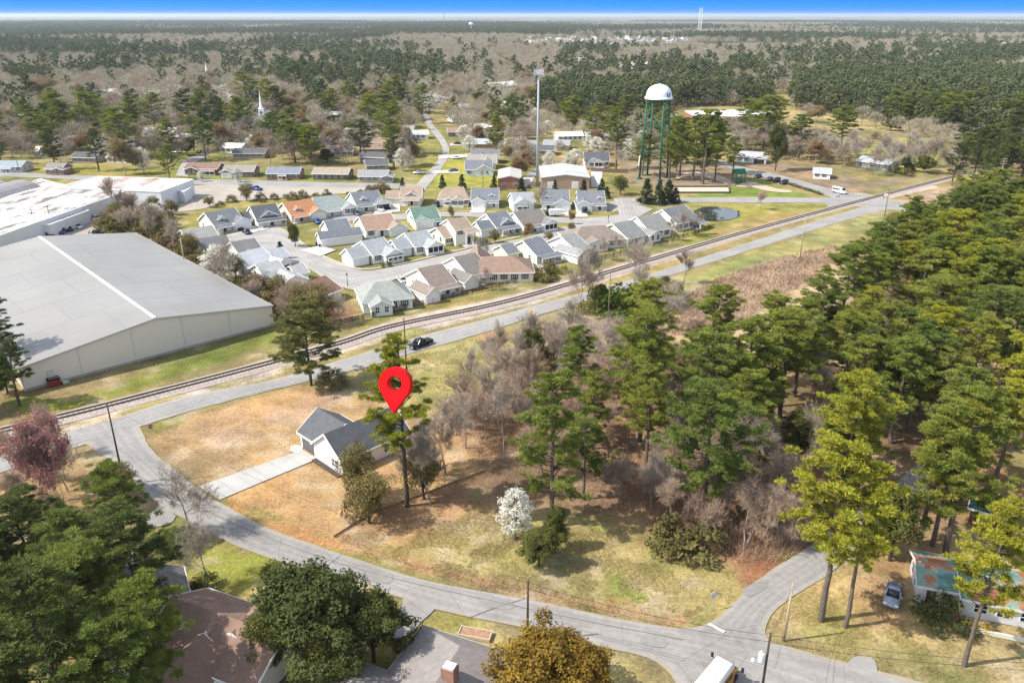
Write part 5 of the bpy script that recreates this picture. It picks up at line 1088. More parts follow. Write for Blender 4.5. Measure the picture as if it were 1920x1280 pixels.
def far_bare(seed, H=13., R=6.0):
    r = np.random.default_rng(seed); n = 620; t = r.uniform(0, 1, n); a = r.uniform(0, 6.28, n); f = np.sqrt(r.uniform(0, 1, n)); rr = R * np.sin(np.pi * np.clip(.12 + t * .83, 0, 1)) ** .6 * f
    c = np.stack([np.cos(a) * rr, np.sin(a) * rr, H * (.25 + .65 * t * (1 - .25 * f))], 1); d = np.stack([np.cos(a) * f * .7, np.sin(a) * f * .7, np.full(n, .8)], 1) + r.normal(size=(n, 3)) * .45; d /= np.linalg.norm(d, axis=1, keepdims=True)
    B = blades(c, d, r.uniform(1.2, 2.6, n), np.full(n, .17), r); sg = [(np.zeros(3), np.array([0, 0, H * .5]), .22, .12)]
    for k in range(9): a2 = r.uniform(0, 6.28); sg.append((np.array([0, 0, H * r.uniform(.2, .45)]), np.array([math.cos(a2) * R * .6, math.sin(a2) * R * .6, H * r.uniform(.6, .85)]), .12, .03))
    return farmesh('far_bare_tree', [(B, 0), (tubes(sg, 3), 1)], [leafy('far_twigs', [(.36, .315, .235), (.40, .355, .275), (.33, .29, .215)], .1, .15, .1), GREYBARK])
def far_bud(seed, H=12., R=5.6):
    me = far_bare(seed, H, R).copy(); me.materials[0] = leafy('far_buds', [(.25, .22, .10), (.29, .20, .11), (.25, .23, .12), (.30, .17, .08)], .2, .2, .2); return me
def far_white(seed):
    r = np.random.default_rng(seed); n = 380; q = rotv(n, r); c = q * np.array([3.6, 3.6, 3.2]) * r.uniform(.6, 1, (n, 1)) + np.array([0, 0, 4.6]); L = leaves(c, q + np.array([0, 0, .3]), r.uniform(.7, 1.2, n), r)
    return farmesh('far_blossom_tree', [(L, 0), (tubes([(np.zeros(3), np.array([0, 0, 4.]), .2, .1)], 4), 1)], [BLOSSOM, GREYBARK])
FARP = [far_pine(s) for s in (1, 2, 3)]; FARB = [far_bare(s) for s in (4, 5, 6)]; FARU = [far_bud(s) for s in (7, 8)]; FARW = [far_white(9)]
# ------------------------------------------------------------ planting
def at_top(kind, px, top, base, label, cat=None, group=None, wide=1.0, **k):
    p, h = upright(px, top, base); return kind.place(p, h, label, group, wide=wide, **k)
PLANTED = []
def stand(kind, px, top, base, label, group=None, wide=1.0, **k):
    p, h = upright(px, top, base); PLANTED.append((p.x, p.y)); return kind.place(p, h, label, group, wide=wide, **k)
# single trees one can point to
stand(PINED, -48, 545, 705, 'tall dark pine at the left edge shading the warehouse roof', None, 1.1, v=2)
stand(LEAN, 745, 636, 948, 'tall one-sided yellow-green pine right behind the red map pin, its bare trunk showing', rz=0, v=0)
stand(SPREAD, 568, 578, 722, 'spreading open-crowned pine between warehouse and main road', None, 1.2, rz=.8, v=0)
stand(PINE, 1094, 612, 782, 'slim flat-topped pine standing alone before the cleared patch', None, .95, v=1)
stand(PINE, 1216, 588, 828, 'tall dark pine rising over the reddish bare woods', None, 1.0, v=2)
stand(PINE, 1316, 628, 770, 'broad dark pine by the brown weedy field', None, 1.2, v=0)
stand(PINE, 1225, 690, 880, 'pine with long bare trunk in the middle of the bare woods', None, 1.0, v=4)
stand(PINE, 1040, 704, 985, 'pine with vine-wrapped trunk behind the white blossom tree', None, .95, v=3)
stand(PINE, 1118, 700, 840, 'small pine leaning over the bare woods', None, 1.0, v=3)
stand(PINE, 1100, 790, 935, 'short bright pine among grey saplings', None, 1.1, v=5)
stand(PINE, 1343, 720, 975, 'broad bright pine with a round full crown before the dense stand', None, 1.15, v=2)
stand(PINEY, 1598, 835, 1162, 'tall yellow pine with bare trunk, nearest to the side street', None, 1.0, v=0)
stand(PINEY, 1642, 890, 1174, 'yellow pine with bare trunk beside the silver car', None, .8, v=1)
stand(PINEY, 1890, 950, 1246, 'pine standing in reddish needles at the lower right corner', None, .8, v=0)
stand(PINE, 1845, 740, 1035, 'straight tall pine behind the green-roofed house', None, 1.0, v=4)
stand(PINE, 1812, 750, 1022, 'pine with pale trunk between two others behind the deck railing', None, .9, v=1)
stand(PINE, 1782, 765, 1015, 'dark-trunked pine by the deck railing corner', None, .9, v=3)
stand(OAK, 1700, 900, 1050, 'dark leafy evergreen beside the side street', None, .9, v=2)
stand(PINE, 205, 872, 1020, 'bushy pine beside the red budding tree', None, 1.2, v=2)
stand(PINED, 25, 925, 1120, 'dark pine at the edge beneath the red budding tree', None, 1.1, v=0)
stand(PINED, 225, 955, 1190, 'broad pine overhanging the hidden grey-roofed house', None, 1.2, v=0)
stand(PINE, 120, 1040, 1290, 'wide pine crown in the lower left pine group', None, 1.35, v=2)
stand(PINED, 50, 1080, 1400, 'pine crown filling the lower left corner', None, 1.3, v=1)
stand(PINE, 265, 1085, 1330, 'pine overhanging the brown-roofed bungalow', None, 1.1, v=5)
stand(PINE, 190, 1160, 1400, 'foremost pine of the lower left group', None, 1.2, v=3)
stand(PINED, 5, 640, 760, 'dark tree at the left edge by the warehouse corner', None, 1.2, v=1)
stand(OAK, 575, 1068, 1262, 'huge dark evergreen oak beside the residential street', None, 1.1, v=0)
stand(OAK, 690, 1100, 1240, 'rounded dark evergreen crown next to the grey shingle roof', None, 1.0, v=1)
stand(OAK, 620, 1150, 1300, 'lower lobe of dark evergreen crown at the bottom edge between the roofs', None, 1.0, v=2)
stand(OAK, 500, 1120, 1250, 'olive-tinged evergreen crown between brown roof and big oak', None, .9, v=1)
stand(GOLD, 1010, 1188, 1345, 'golden-orange leafy tree at the bottom edge below the utility pole', None, 1.15, v=0)
stand(GOLD, 1090, 1215, 1350, 'smaller golden tree against the street at the bottom edge', None, .9, v=0)
stand(RED, 95, 838, 955, 'red budding tree beside the left utility pole', None, .68, v=0)
stand(BARE, 330, 855, 985, 'grey bare tree overhanging the residential street', None, 1.1, v=3)
stand(BARE, 365, 955, 1095, 'pale bare tree on the mown lawn', None, .9, v=1)
stand(WHITEB, 966, 922, 1010, 'white blossom tree at the edge of the grassy lot', None, 1.0, v=1)
stand(OAK, 1012, 985, 1060, 'dark evergreen thicket under the white blossom tree', None, 1.15, v=1)
stand(OAK, 1040, 940, 1030, 'leafy evergreen at the foot of the vine-wrapped pine', None, .7, v=2)
stand(OLIVE, 684, 872, 980, 'olive-brown tree in front of the new house', None, .85, v=0)
stand(OLIVE, 790, 830, 935, 'thin olive tree against the right side of the new house', None, .9, v=1)
stand(THICKET, 795, 870, 925, 'vine and twig tangle around the tall one-sided pine', None, 1.1, v=0)
stand(OLIVE, 662, 820, 935, 'olive tree growing against the new house corner', None, .8, v=1)
stand(BUSHB, 675, 890, 960, 'broad brownish bush on the straw lot beside the olive trees', None, .7, v=0)
stand(BARE, 770, 800, 905, 'grey bare tree overlapping the rear of the new house', None, .9, v=4)
stand(BARER, 815, 790, 880, 'reddish bare tree behind the pin', None, 1.0, v=1)
stand(BARE, 800, 790, 945, 'bare vine-hung tree beside the new house', None, 1.0, v=2)
stand(BARE, 830, 740, 890, 'bare tree at the corner of the straw lot', None, 1.0, v=0)
stand(WHITEB, 404, 462, 530, 'white blossom tree in the shrub belt by the warehouse roof', None, 1.15, v=0)
stand(OAK, 549, 415, 463, 'round green street tree on the cul-de-sac island', None, .8, v=2)
stand(CONEV, 524, 453, 485, 'small dark evergreen on the bend of the cottage street', None, 1.2, v=0)
stand(BARE, 1090, 465, 585, 'tall bare tree right of the roadside evergreen bushes, nearest the road', None, .8, v=0)
stand(BARE, 1105, 450, 570, 'tall bare tree in front of the grey cottage roofs', None, .9, v=2)
stand(BARE, 1195, 435, 540, 'wide bare tree overlapping the railway track', None, 1.2, v=1)
stand(BARE, 1245, 520, 620, 'pale bare tree at the edge of the brown weeds', None, 1.3, v=3)
stand(BARE, 1700, 575, 700, 'pale bleached bare tree amid the dense pines', None, 1.2, v=4)
stand(BARE, 1815, 340, 425, 'pale bare tree by the field at the road crossing', None, 1.3, v=3)
stand(CONEV, 754, 333, 366, 'small dark conical evergreen beside the tan cottage', None, .9, v=0)
for px, tp, bs, lb in [(829, 328, 352, 'dark conical evergreen left of the round willow'), (866, 327, 355, 'dark conical evergreen at the near edge of the green field'), (926, 330, 357, 'dark conical evergreen against the brick hall corner'), (978, 333, 360, 'dark conical evergreen between the brick halls'), (1041, 337, 358, 'dark conical evergreen before the tan hall doors'), (1095, 336, 360, 'dark conical evergreen at the end of the tan hall'), (1129, 335, 362, 'dark conical evergreen at the estate entrance drive'), (1139, 350, 372, 'lower dark evergreen at the estate entrance drive')]:
    stand(CONEV, px, tp, bs, lb, None, 1.15)
for px, tp, bs, wd, lb in [(1215, 335, 381, 1.0, 'dark evergreen foremost in the clump under the water tower'), (1238, 340, 384, .8, 'tall dark evergreen of the clump under the water tower'), (1255, 338, 380, 1.0, 'rounded dark evergreen on the far side of the water tower clump'), (1268, 352, 380, 1.2, 'low dark evergreen where the sand court begins')]:
    stand(CONEV, px, tp, bs, lb, None, wd * 1.3)
stand(OLIVE, 1165, 325, 366, 'leafy green tree cluster by the estate entrance', None, 1.1, v=0, cm=SHRUB)
stand(OLIVE, 1030, 432, 452, 'round willow-like tree before the hipped cottages', None, 1.3, v=1)
stand(OLIVE, 1072, 415, 438, 'round yellow-green tree in the estate gardens', None, .9, v=0)
stand(OLIVE, 928, 428, 456, 'small olive tree by the blue-roofed cottage', None, 1.1, v=1)
stand(OLIVE, 845, 385, 408, 'small golden tree before the shuttered tan cottage', None, .9, v=1)
stand(BUD, 985, 415, 448, 'russet budding tree in front of the taupe roof', None, 1.2, v=0)
stand(BUD, 1074, 392, 420, 'narrow golden tree beside the cottage street', None, .7, v=1)
stand(OAK, 1385, 408 - 14, 401, 'small dark bush-tree by the pond', None, .9, v=2)
stand(BARER, 1430, 352, 392, 'brownish rounded tree on the pond lawn', None, 1.3, v=0)
stand(PINE, 308, 272, 338, 'conical green pine at the far end of the rusty factory roof', None, 1.1, v=2)
stand(BUD, 222, 255, 330, 'orange-topped budding tree above the factory', None, 1.1, v=0)
stand(WHITEB, 262, 278, 325, 'white blossom tree leaning beside the orange-topped tree', None, .9, v=1)
stand(WHITEB, 375 + 0, 320, 341, 'small white blossom tree on the bright lawn', None, 1.0, v=1)
stand(WHITEB, 444, 316, 342, 'white blossom tree before the taupe-roofed ranch house', None, .9, v=0)
stand(PINE, 455, 134, 205, 'thick dark pine clump beside the far church', None, 1.5, v=0)
stand(PINE, 790, 158, 232, 'pine above the white blossoms of the winding street', None, .9, v=0)
stand(WHITEB, 805, 172, 212, 'big white blossom tree at the top of the winding street', None, 1.3, v=2)
stand(BUD, 553, 178, 210, 'orange-leaved tree right of the church spire', None, 1.1, v=1)
stand(OAK, 1465, 228, 320, 'tall conical green tree by the cross road', None, .55, v=1)
stand(PINE, 1330, 205, 345, 'tall full pine between water tower and park path', None, 1.1, v=2)
stand(PINE, 1310, 215, 338, 'pine beside the water tower park path', None, 1.0, v=0)
stand(PINE, 1283, 222, 330, 'pine closest to the water tower legs', None, .9, v=3)
stand(PINE, 1350, 235, 340, 'lower pine shading the park path', None, 1.0, v=5)
stand(PINE, 1160, 215, 318, 'pine left of the water tower', None, 1.1, v=1)
for px, tp, bs, lb in [(880, 255, 284, 'white blossom tree in front of the long pale-roofed house'), (1030, 285, 317, 'white blossom tree beside the phone mast foot'), (1048, 262, 282, 'white blossom tree beyond the phone mast'), (1065, 288, 318, 'pinkish white blossom tree next to the tan hall'), (1080, 280, 316, 'thin white blossom tree behind the tan hall'), (1105, 255, 284, 'wide white blossom tree beyond the black-roofed house'), (1120, 258, 290, 'white blossom tree above the black-roofed house'), (1180, 262, 300, 'white blossom tree left of the water tower legs')]:
    stand(WHITEB, px, tp, bs, lb, None, 1.25)
BUSHES = [(510, 1052, 1075, 'round clipped dark bush on the mown lawn', 1), (385, 1075, 1100, 'clipped dark bushes by the brown bungalow', 1.2), (1782, 1122, 1165, 'dark bush before the green-roofed house wall', 1.3), (665, 985 - 100, 1, '', 0)]
for px, tp, bs, lb, wd in BUSHES[:3]: stand(BUSH, px, tp, bs, lb, None, wd, v=0, cm=OAKLEAF)
for px, tp, bs, lb, wd in [(1105, 560, 585, 'dark evergreen bush at the foot of the roadside bare trees', 1.0), (1125, 530, 572, 'tall roadside evergreen bush left of the mid pole', .9), (1160, 535, 590, 'big green roadside bush right of the mid pole', 1.1), (1185, 520, 570, 'evergreen bush farthest along the roadside clump', 1.0), (1085, 580, 600, 'low yellow-green bush by the warning sign', 1.0), (1175, 570, 598, 'loose light green bush beside the weedy field', .8), (1250, 985, 1030, 'dark bush at the edge of the reddish woods', .8), (1325, 985, 1035, 'bright green bush under the fallen branches', 1.1), (1280, 1010, 1045, 'low green bush in front of the bare thicket', 1.0), (1260, 960, 1020, 'ivy-covered dark bush behind the grassy lot', .7)]:
    stand(BUSH, px, tp, bs, lb, None, wd)
stand(OAK, 1000, 612, 700, 'dark evergreen tangled with grey branches near the warning sign', None, .8, v=1)
stand(OAK, 1125, 470 + 60, 578, 'evergreen clump under the bare trees by the main road', None, .9, v=1)
stand(BUSHB, 620, 690, 724, 'bushy undergrowth at the foot of the spreading pine', None, 1.2)
# the live oak shrubs by the crossing
stand(OLIVE, 1690, 395, 440, 'grey-green rounded tree right beside the road crossing', None, 1.3, v=0)
stand(OLIVE, 1725, 402, 436, 'smaller grey-green tree by the road crossing', None, 1.1, v=1)
stand(PINEY, 1805, 332, 395, 'bright yellow-green small pine at the wood edge by the crossing', None, 1.2, v=2)
# ------------------------------------------------------------ scattered trees
POLYS = [np.array([tuple(q) [:2] for q in P]) for P in BLOCK]
def blocked(x, y, pad=0.0):
    for P in POLYS:
        if P[:, 0].min() - pad < x < P[:, 0].max() + pad and P[:, 1].min() - pad < y < P[:, 1].max() + pad:
            d = sdist(np.array([x]), np.array([y]), [tuple(q) for q in P])[0]
            if d < pad: return True
    return False
def inside(x, y, poly): return sdist(np.array([x]), np.array([y]), poly)[0] < 0
def scatter(px, spacing, seed, pad=1.5, tries=6, keep=()):
    poly = PX(px); P = np.array(poly); r = random.Random(seed); out = []; cell = spacing; grid = {}
    for x, y in keep: grid.setdefault((int(x // cell), int(y // cell)), []).append((x, y))
    A = abs(sum(poly[k][0] * poly[(k + 1) % len(poly)][1] - poly[(k + 1) % len(poly)][0] * poly[k][1] for k in range(len(poly)))) / 2
    n = int(A / spacing ** 2 * tries)
    xs_ = np.array([r.uniform(P[:, 0].min(), P[:, 0].max()) for _ in range(n * 2)]); ys_ = np.array([r.uniform(P[:, 1].min(), P[:, 1].max()) for _ in range(n * 2)])
    ok = sdist(xs_, ys_, poly) < 0
    if pad >= 0:
        for B in POLYS:
            m = (xs_ > B[:, 0].min() - pad) & (xs_ < B[:, 0].max() + pad) & (ys_ > B[:, 1].min() - pad) & (ys_ < B[:, 1].max() + pad) & ok
            if m.any():
                i = np.where(m)[0]; ok[i[sdist(xs_[i], ys_[i], [tuple(q) for q in B]) < pad]] = False
    for x, y in zip(xs_[ok], ys_[ok]):
        c = (int(x // cell), int(y // cell)); good = True
        for a in (-1, 0, 1):
            for b in (-1, 0, 1):
                for q in grid.get((c[0] + a, c[1] + b), ()):
                    if (q[0] - x) ** 2 + (q[1] - y) ** 2 < spacing ** 2: good = False; break
        if good: grid.setdefault(c, []).append((x, y)); out.append((x, y))
    return out
CAND = []     # (apparent size, x, y, h, kind key, label, group)
def sow(px, spacing, mix, seed, label=None, hs=(1, 1), pad=1.5, cond=None):
    r = random.Random(seed); keys = list(mix)
    for x, y in scatter(px, spacing, seed, pad, keep=PLANTED if spacing < 12 else ()):
        if cond and not cond(x, y): continue
        k = r.choices(keys, [mix[q] for q in keys])[0]
        base = {'pine': 19, 'piney': 19, 'pined': 18, 'bare': 12, 'barer': 11, 'bud': 11, 'white': 7.5, 'oak': 9, 'thick': 4.5, 'bushb': 4, 'bush': 2.2, 'olive': 7}[k]
        h = base * r.uniform(.78, 1.15) * r.uniform(*hs); CAND.append((h / math.hypot(y, CH), x, y, h, k, label))
# dense pine stand on the right
sow([(1410, 800), (1450, 720), (1540, 640), (1620, 560), (1690, 490), (1800, 445), (2000, 420), (2100, 560), (2100, 720), (1980, 760), (1760, 830), (1640, 900), (1560, 950), (1480, 900), (1400, 830)], 5.3, {'pine': 7, 'piney': .9, 'pined': .8, 'bare': 1.6, 'oak': .5}, 201, 'dense stand between the weedy field and the side street', cond=lambda x, y: math.hypot(x - G(1720, 660).x, y - G(1720, 660).y) > 9)
sow([(1640, 930), (1760, 850), (1960, 740), (2100, 720), (2100, 1000), (1960, 1030), (1900, 1010), (1720, 1020)], 8, {'pine': 4, 'piney': 3, 'bare': 1, 'oak': .5}, 202, 'yellow pines over the green-roofed house')
sow([(1540, 985), (1600, 930), (1660, 880), (1700, 850), (1600, 900), (1520, 960)], 6.0, {'piney': 2, 'pine': 2}, 203, 'pines overhanging the side street', pad=.5)
# reddish bare woods in the middle
MIDW = [(880, 790), (960, 700), (1060, 680), (1180, 680), (1300, 740), (1400, 820), (1480, 930), (1500, 1010), (1420, 1050), (1330, 1040), (1210, 975), (1100, 940), (960, 880), (900, 860)]
sow(MIDW, 4.9, {'barer': 7, 'bare': 3, 'thick': 3, 'bushb': 1.2, 'oak': .35}, 211, 'reddish woods between new house and side street')
sow([(1200, 920), (1320, 880), (1490, 960), (1520, 1010), (1450, 1055), (1360, 1050), (1260, 1000)], 3.3, {'barer': 4, 'thick': 4}, 212, 'tangled bare thicket by the side street')
sow([(850, 740), (940, 690), (1000, 650), (1090, 650), (1080, 700), (980, 740), (900, 800), (850, 790)], 4.6, {'bare': 4, 'thick': 3, 'bushb': 2}, 213, 'grey saplings along the straw lot')
sow([(770, 860), (860, 770), (900, 800), (870, 880)], 5, {'bare': 2, 'barer': 2, 'thick': 2}, 214, 'grey saplings along the straw lot')
sow([(1100, 700), (1290, 690), (1400, 790), (1480, 920), (1300, 900), (1180, 860)], 8.5, {'pine': 3, 'piney': .5}, 215, 'reddish woods between new house and side street')
sow([(1100, 590), (1200, 540), (1280, 520), (1290, 560), (1240, 610), (1190, 600)], 6, {'bushb': 3, 'bush': 2, 'bare': 1}, 217, 'roadside clump by the mid pole')
# left foreground
sow([(-60, 1080), (60, 1060), (200, 1090), (290, 1140), (310, 1250), (290, 1420), (-60, 1450)], 5.0, {'pine': 2.5, 'pined': 4, 'oak': 1}, 221, 'lower left pine group', (.62, .85), -1)
sow([(100, 900), (230, 900), (260, 950), (120, 960)], 5, {'bare': 1, 'barer': 2, 'olive': 2}, 222, 'brush by the left utility pole')
sow([(0, 850), (120, 860), (200, 920), (80, 960), (0, 940)], 5, {'barer': 3, 'thick': 2}, 223, 'brush by the left utility pole')
sow([(480, 1230), (560, 1180), (740, 1190), (700, 1330), (480, 1340)], 6, {'oak': 1}, 224, 'dark evergreen clump by the street', pad=1.5)
sow([(-40, 690), (15, 690), (25, 770), (-40, 800)], 5, {'pined': 2, 'oak': 2}, 225, 'dark trees at the warehouse corner')
# shrub belt between warehouse and cottages
sow([(200, 418), (330, 375), (360, 372), (345, 400), (300, 430), (320, 460), (400, 490), (470, 520), (560, 570), (600, 590), (590, 615), (520, 600), (380, 510), (250, 440), (210, 440)], 3.2, {'bushb': 7, 'bare': .7, 'thick': 2, 'olive': 1.5, 'white': .12, 'bush': .8}, 231, 'shrub belt beside the warehouse', (1.0, 1.5), .2)
sow([(370, 372), (470, 366), (640, 355), (720, 352), (740, 362), (640, 366), (520, 378), (440, 382), (380, 392)], 4, {'bushb': 6, 'olive': 1.5, 'bush': 2, 'bare': .4}, 232, 'hedge between the open lot and the cottages', (.8, 1), .3)
sow([(610, 600), (700, 592), (900, 545), (1010, 520), (1000, 530), (820, 575), (640, 620)], 9, {'bare': 1}, 233, 'young street trees along the rail fence', (.55, .75))
sow([(1000, 515), (1040, 505), (1060, 512), (1010, 530)], 3, {'bush': 2, 'bushb': 1}, 234, 'hedge at the gap in the rail fence', (.7, 1), .2)
sow([(1090, 480), (1180, 455), (1300, 430), (1310, 440), (1200, 470), (1100, 500)], 5.5, {'bare': 2, 'barer': 2, 'thick': 1}, 235, 'bare trees behind the pond-side cottages', (.6, .9))
sow([(640, 520), (760, 545), (980, 470), (1100, 430), (1180, 400), (1000, 400), (860, 430), (700, 470)], 11, {'bush': 4, 'bare': 1, 'olive': .6}, 236, 'garden shrubs of the cottages', (.6, 1), 1.0)
# park, crossing, meadow
sow([(1150, 310), (1370, 305), (1390, 335), (1290, 345), (1180, 340)], 13, {'pine': 4, 'bare': 2}, 241, 'park trees around the water tower')
sow([(1340, 285), (1480, 300), (1640, 330), (1740, 330), (1760, 310), (1640, 300), (1540, 290), (1400, 262)], 6.2, {'bare': 6, 'pine': .6, 'bud': .5, 'oak': .3}, 242, 'grey bare trees along the cross road', (1.1, 1.4))
sow([(1660, 316), (1740, 318), (1750, 330), (1690, 330)], 6, {'oak': 1, 'bushb': 1}, 243, 'evergreens by the railway bend')
sow([(1760, 345), (1790, 300), (1920, 290), (2060, 300), (2060, 350), (1920, 352), (1900, 345), (1840, 350)], 7, {'pined': 5, 'pine': 2, 'bare': 1.5}, 244, 'dark wood edge beyond the railway')
sow([(1780, 400), (1920, 370), (2060, 360), (2060, 420), (1900, 430), (1760, 425)], 7, {'bare': 3, 'pine': 2, 'bushb': 2}, 245, 'trees by the tall crossarm pole')
sow([(1590, 250), (1770, 262), (1770, 300), (1620, 290)], 30, {'bushb': 3, 'bush': 2}, 246, 'shrubs dotted over the far meadow')
sow([(1480, 205), (1600, 222), (1720, 240), (1770, 258), (1920, 262), (2060, 262), (2060, 158), (1800, 150), (1560, 150), (1490, 165)], 5.2, {'pined': 5, 'pine': 3, 'bare': .7}, 251, 'pine woods beyond the far meadow')
sow([(1500, 225), (1720, 245), (1780, 262), (1940, 275), (1940, 290), (1800, 292), (1770, 275), (1690, 252)], 8, {'bare': 4, 'bud': 1, 'oak': .5}, 252, 'bare fringe of the pine woods')
sow([(1000, 215), (1120, 225), (1290, 200), (1440, 200), (1440, 192), (1290, 178), (1040, 175)], 5.4, {'pined': 4, 'pine': 3, 'bare': 1.2}, 253, 'pine stand behind the phone mast')
sow([(980, 215), (1100, 250), (1260, 225), (1280, 300), (1150, 300), (1080, 262), (980, 262)], 8, {'bare': 4, 'pine': 1.5, 'bud': .6, 'white': 1}, 254, 'trees between phone mast and water tower')
# old neighbourhood
sow([(-60, 200), (0, 195), (300, 205), (480, 195), (780, 200), (770, 330), (740, 318), (400, 305), (0, 300), (-60, 300)], 7.6, {'pine': 1.3, 'pined': .7, 'bare': 8.5, 'bud': 1.7, 'white': .6, 'oak': .7}, 261, 'old neighbourhood', (1, 1.25))
sow([(-60, 300), (60, 302), (210, 300), (300, 322), (200, 330), (0, 318), (-60, 315)], 11, {'pined': 3, 'pine': 3, 'bare': 2, 'bud': 1}, 262, 'pines along the upper street')
sow([(520, 300), (600, 285), (740, 300), (740, 315), (560, 308)], 9, {'pined': 3, 'pine': 2, 'bare': 3}, 263, 'old neighbourhood')
sow([(840, 215), (980, 210), (1000, 300), (960, 310), (850, 262)], 8.5, {'bare': 4, 'pine': 1.4, 'bud': 1, 'white': .8}, 264, 'old neighbourhood')
sow([(960, 300), (1000, 300), (1000, 335), (975, 340)], 5, {'bare': 4, 'bud': 1}, 265, 'bare trees behind the brick hall')
# middle distance, mixed in patches
def patchy(px, spacing, seed, pine_share, hs=(1, 1), scale=170, lab='middle distance woods'):
    r = random.Random(seed)
    P = scatter(px, spacing, seed, 2); A = np.array(P); v = fbm(A[:, 0], A[:, 1], scale, seed, 3)
    for (x, y), q in zip(P, v):
        p = min(.97, max(.03, pine_share + (q - .5) * 3.2)); t = r.random()
        if fbm(np.array([x]), np.array([y]), 120, seed + 9, 2)[0] < .20: continue
        k = ('pined' if r.random() < .75 else 'pine') if t < p else r.choices(['bare', 'bud', 'white', 'oak'], [6, 1.3, .12, .3])[0]
        h = {'pine': 19, 'pined': 18, 'bare': 13, 'bud': 12, 'white': 7.5, 'oak': 9}[k] * r.uniform(.75, 1.15) * r.uniform(*hs); CAND.append((h / math.hypot(y, CH), x, y, h, k, lab))
patchy([(-100, 200), (480, 200), (790, 205), (980, 212), (1000, 170), (820, 128), (500, 110), (-100, 118)], 9.8, 301, .10, (.95, 1.4))
patchy([(-100, 120), (500, 110), (820, 128), (1000, 172), (1100, 170), (1100, 100), (-100, 84)], 9.8, 302, .12, (.95, 1.4), 230)
patchy([(1040, 172), (1280, 176), (1490, 178), (1500, 148), (2060, 150), (2060, 96), (1280, 98), (1060, 100)], 9.8, 303, .18, (.95, 1.4), 260)
def beyond(y_lo, y_hi, spacing, seed, fn, scale):
    px = [(-140, y_lo), (2060, y_lo), (2060, y_hi), (-140, y_hi)]; r = random.Random(seed); P = scatter(px, spacing, seed, -1, 3); A = np.array(P); v = fbm(A[:, 0], A[:, 1] * .45, scale, seed, 3)
    for (x, y), q in zip(P, v):
        X_, Y_ = proj(x, y, 0); p = min(.97, max(.02, fn(X_, Y_) + (q - .5) * 5.5)); t = r.random()
        if fbm(np.array([x]), np.array([y * .4]), 500, seed + 9, 2)[0] < .27: continue
        if 980 < X_ < 1300 and 70 < Y_ < 90 and r.random() < .82: continue
        if 1040 < X_ < 1230 and 88 < Y_ < 98: k, p = 'bush', 1
        elif t < p: k = 'pined'
        else: k = r.choices(['bare', 'bud'], [6, 1])[0]
        h = {'pined': 17, 'bare': 13, 'bud': 12, 'bush': 5}[k] * r.uniform(.8, 1.4); CAND.append((h / math.hypot(y, CH), x, y, h, k, 'far woods'))
beyond(98, 70, 12.5, 311, lambda x, y: .40 if x < 1000 else (.55 if y < 86 else .12), 420)
beyond(70, 42, 19, 312, lambda x, y: .70, 900)
# ---- the nearest and largest of each kind stand alone, the rest is far woodland
def keep_clear(x, y): return True
KINDS_ = {'pine': PINE, 'piney': PINEY, 'pined': PINED, 'bare': BARE, 'barer': BARER, 'bud': BUD, 'white': WHITEB, 'oak': OAK, 'thick': THICKET, 'bushb': BUSHB, 'bush': BUSH, 'olive': OLIVE}
FAM = {'pine': 'pine', 'piney': 'pine', 'pined': 'pine', 'bare': 'bare', 'barer': 'bare', 'bud': 'bud', 'white': 'white', 'oak': 'oak', 'thick': 'thick', 'bushb': 'bush', 'bush': 'bush', 'olive': 'olive'}
LIM = {'pine': 268, 'bare': 285, 'bud': 110, 'white': 80, 'oak': 110, 'thick': 200, 'bush': 250, 'olive': 60}
WORD = {'pine': 'green pine', 'piney': 'yellow-green pine', 'pined': 'dark green pine', 'bare': 'grey leafless tree', 'barer': 'reddish leafless tree', 'bud': 'tree with first yellow or orange leaves', 'white': 'white blossoming tree', 'oak': 'round dark evergreen tree', 'thick': 'low leafless thicket', 'bushb': 'brownish green bush', 'bush': 'small green bush', 'olive': 'small olive-green tree'}
used = {k: 0 for k in LIM}; REST = {'pine': [], 'bare': [], 'bud': [], 'white': []}
rs = random.Random(99)
for sz, x, y, h, k, lab in sorted(CAND, key=lambda c: -c[0]):
    f = FAM[k]; X_, Y_ = proj(x, y, h * .7)
    vis = -60 < X_ < 1980 and -20 < Y_ < 1330
    if used[f] < LIM[f] and vis and sz > .004:
        used[f] += 1; lb = '%s in the %s' % (WORD[k], lab); KINDS_[k].place((x, y, 0), h, lb, '%s, %s' % (WORD[k], lab), rnd=rs, wide=rs.uniform(.95, 1.25) * (1.25 if y > 380 else (.85 if f == 'bare' else 1)))
    elif -160 < X_ < 2080:
        if f in REST: REST[f].append((x, y, h))
        elif f in ('oak', 'olive'): REST['pine'].append((x, y, h))
        elif f == 'bush' and sz > .0005: REST['pine'].append((x, y, h))
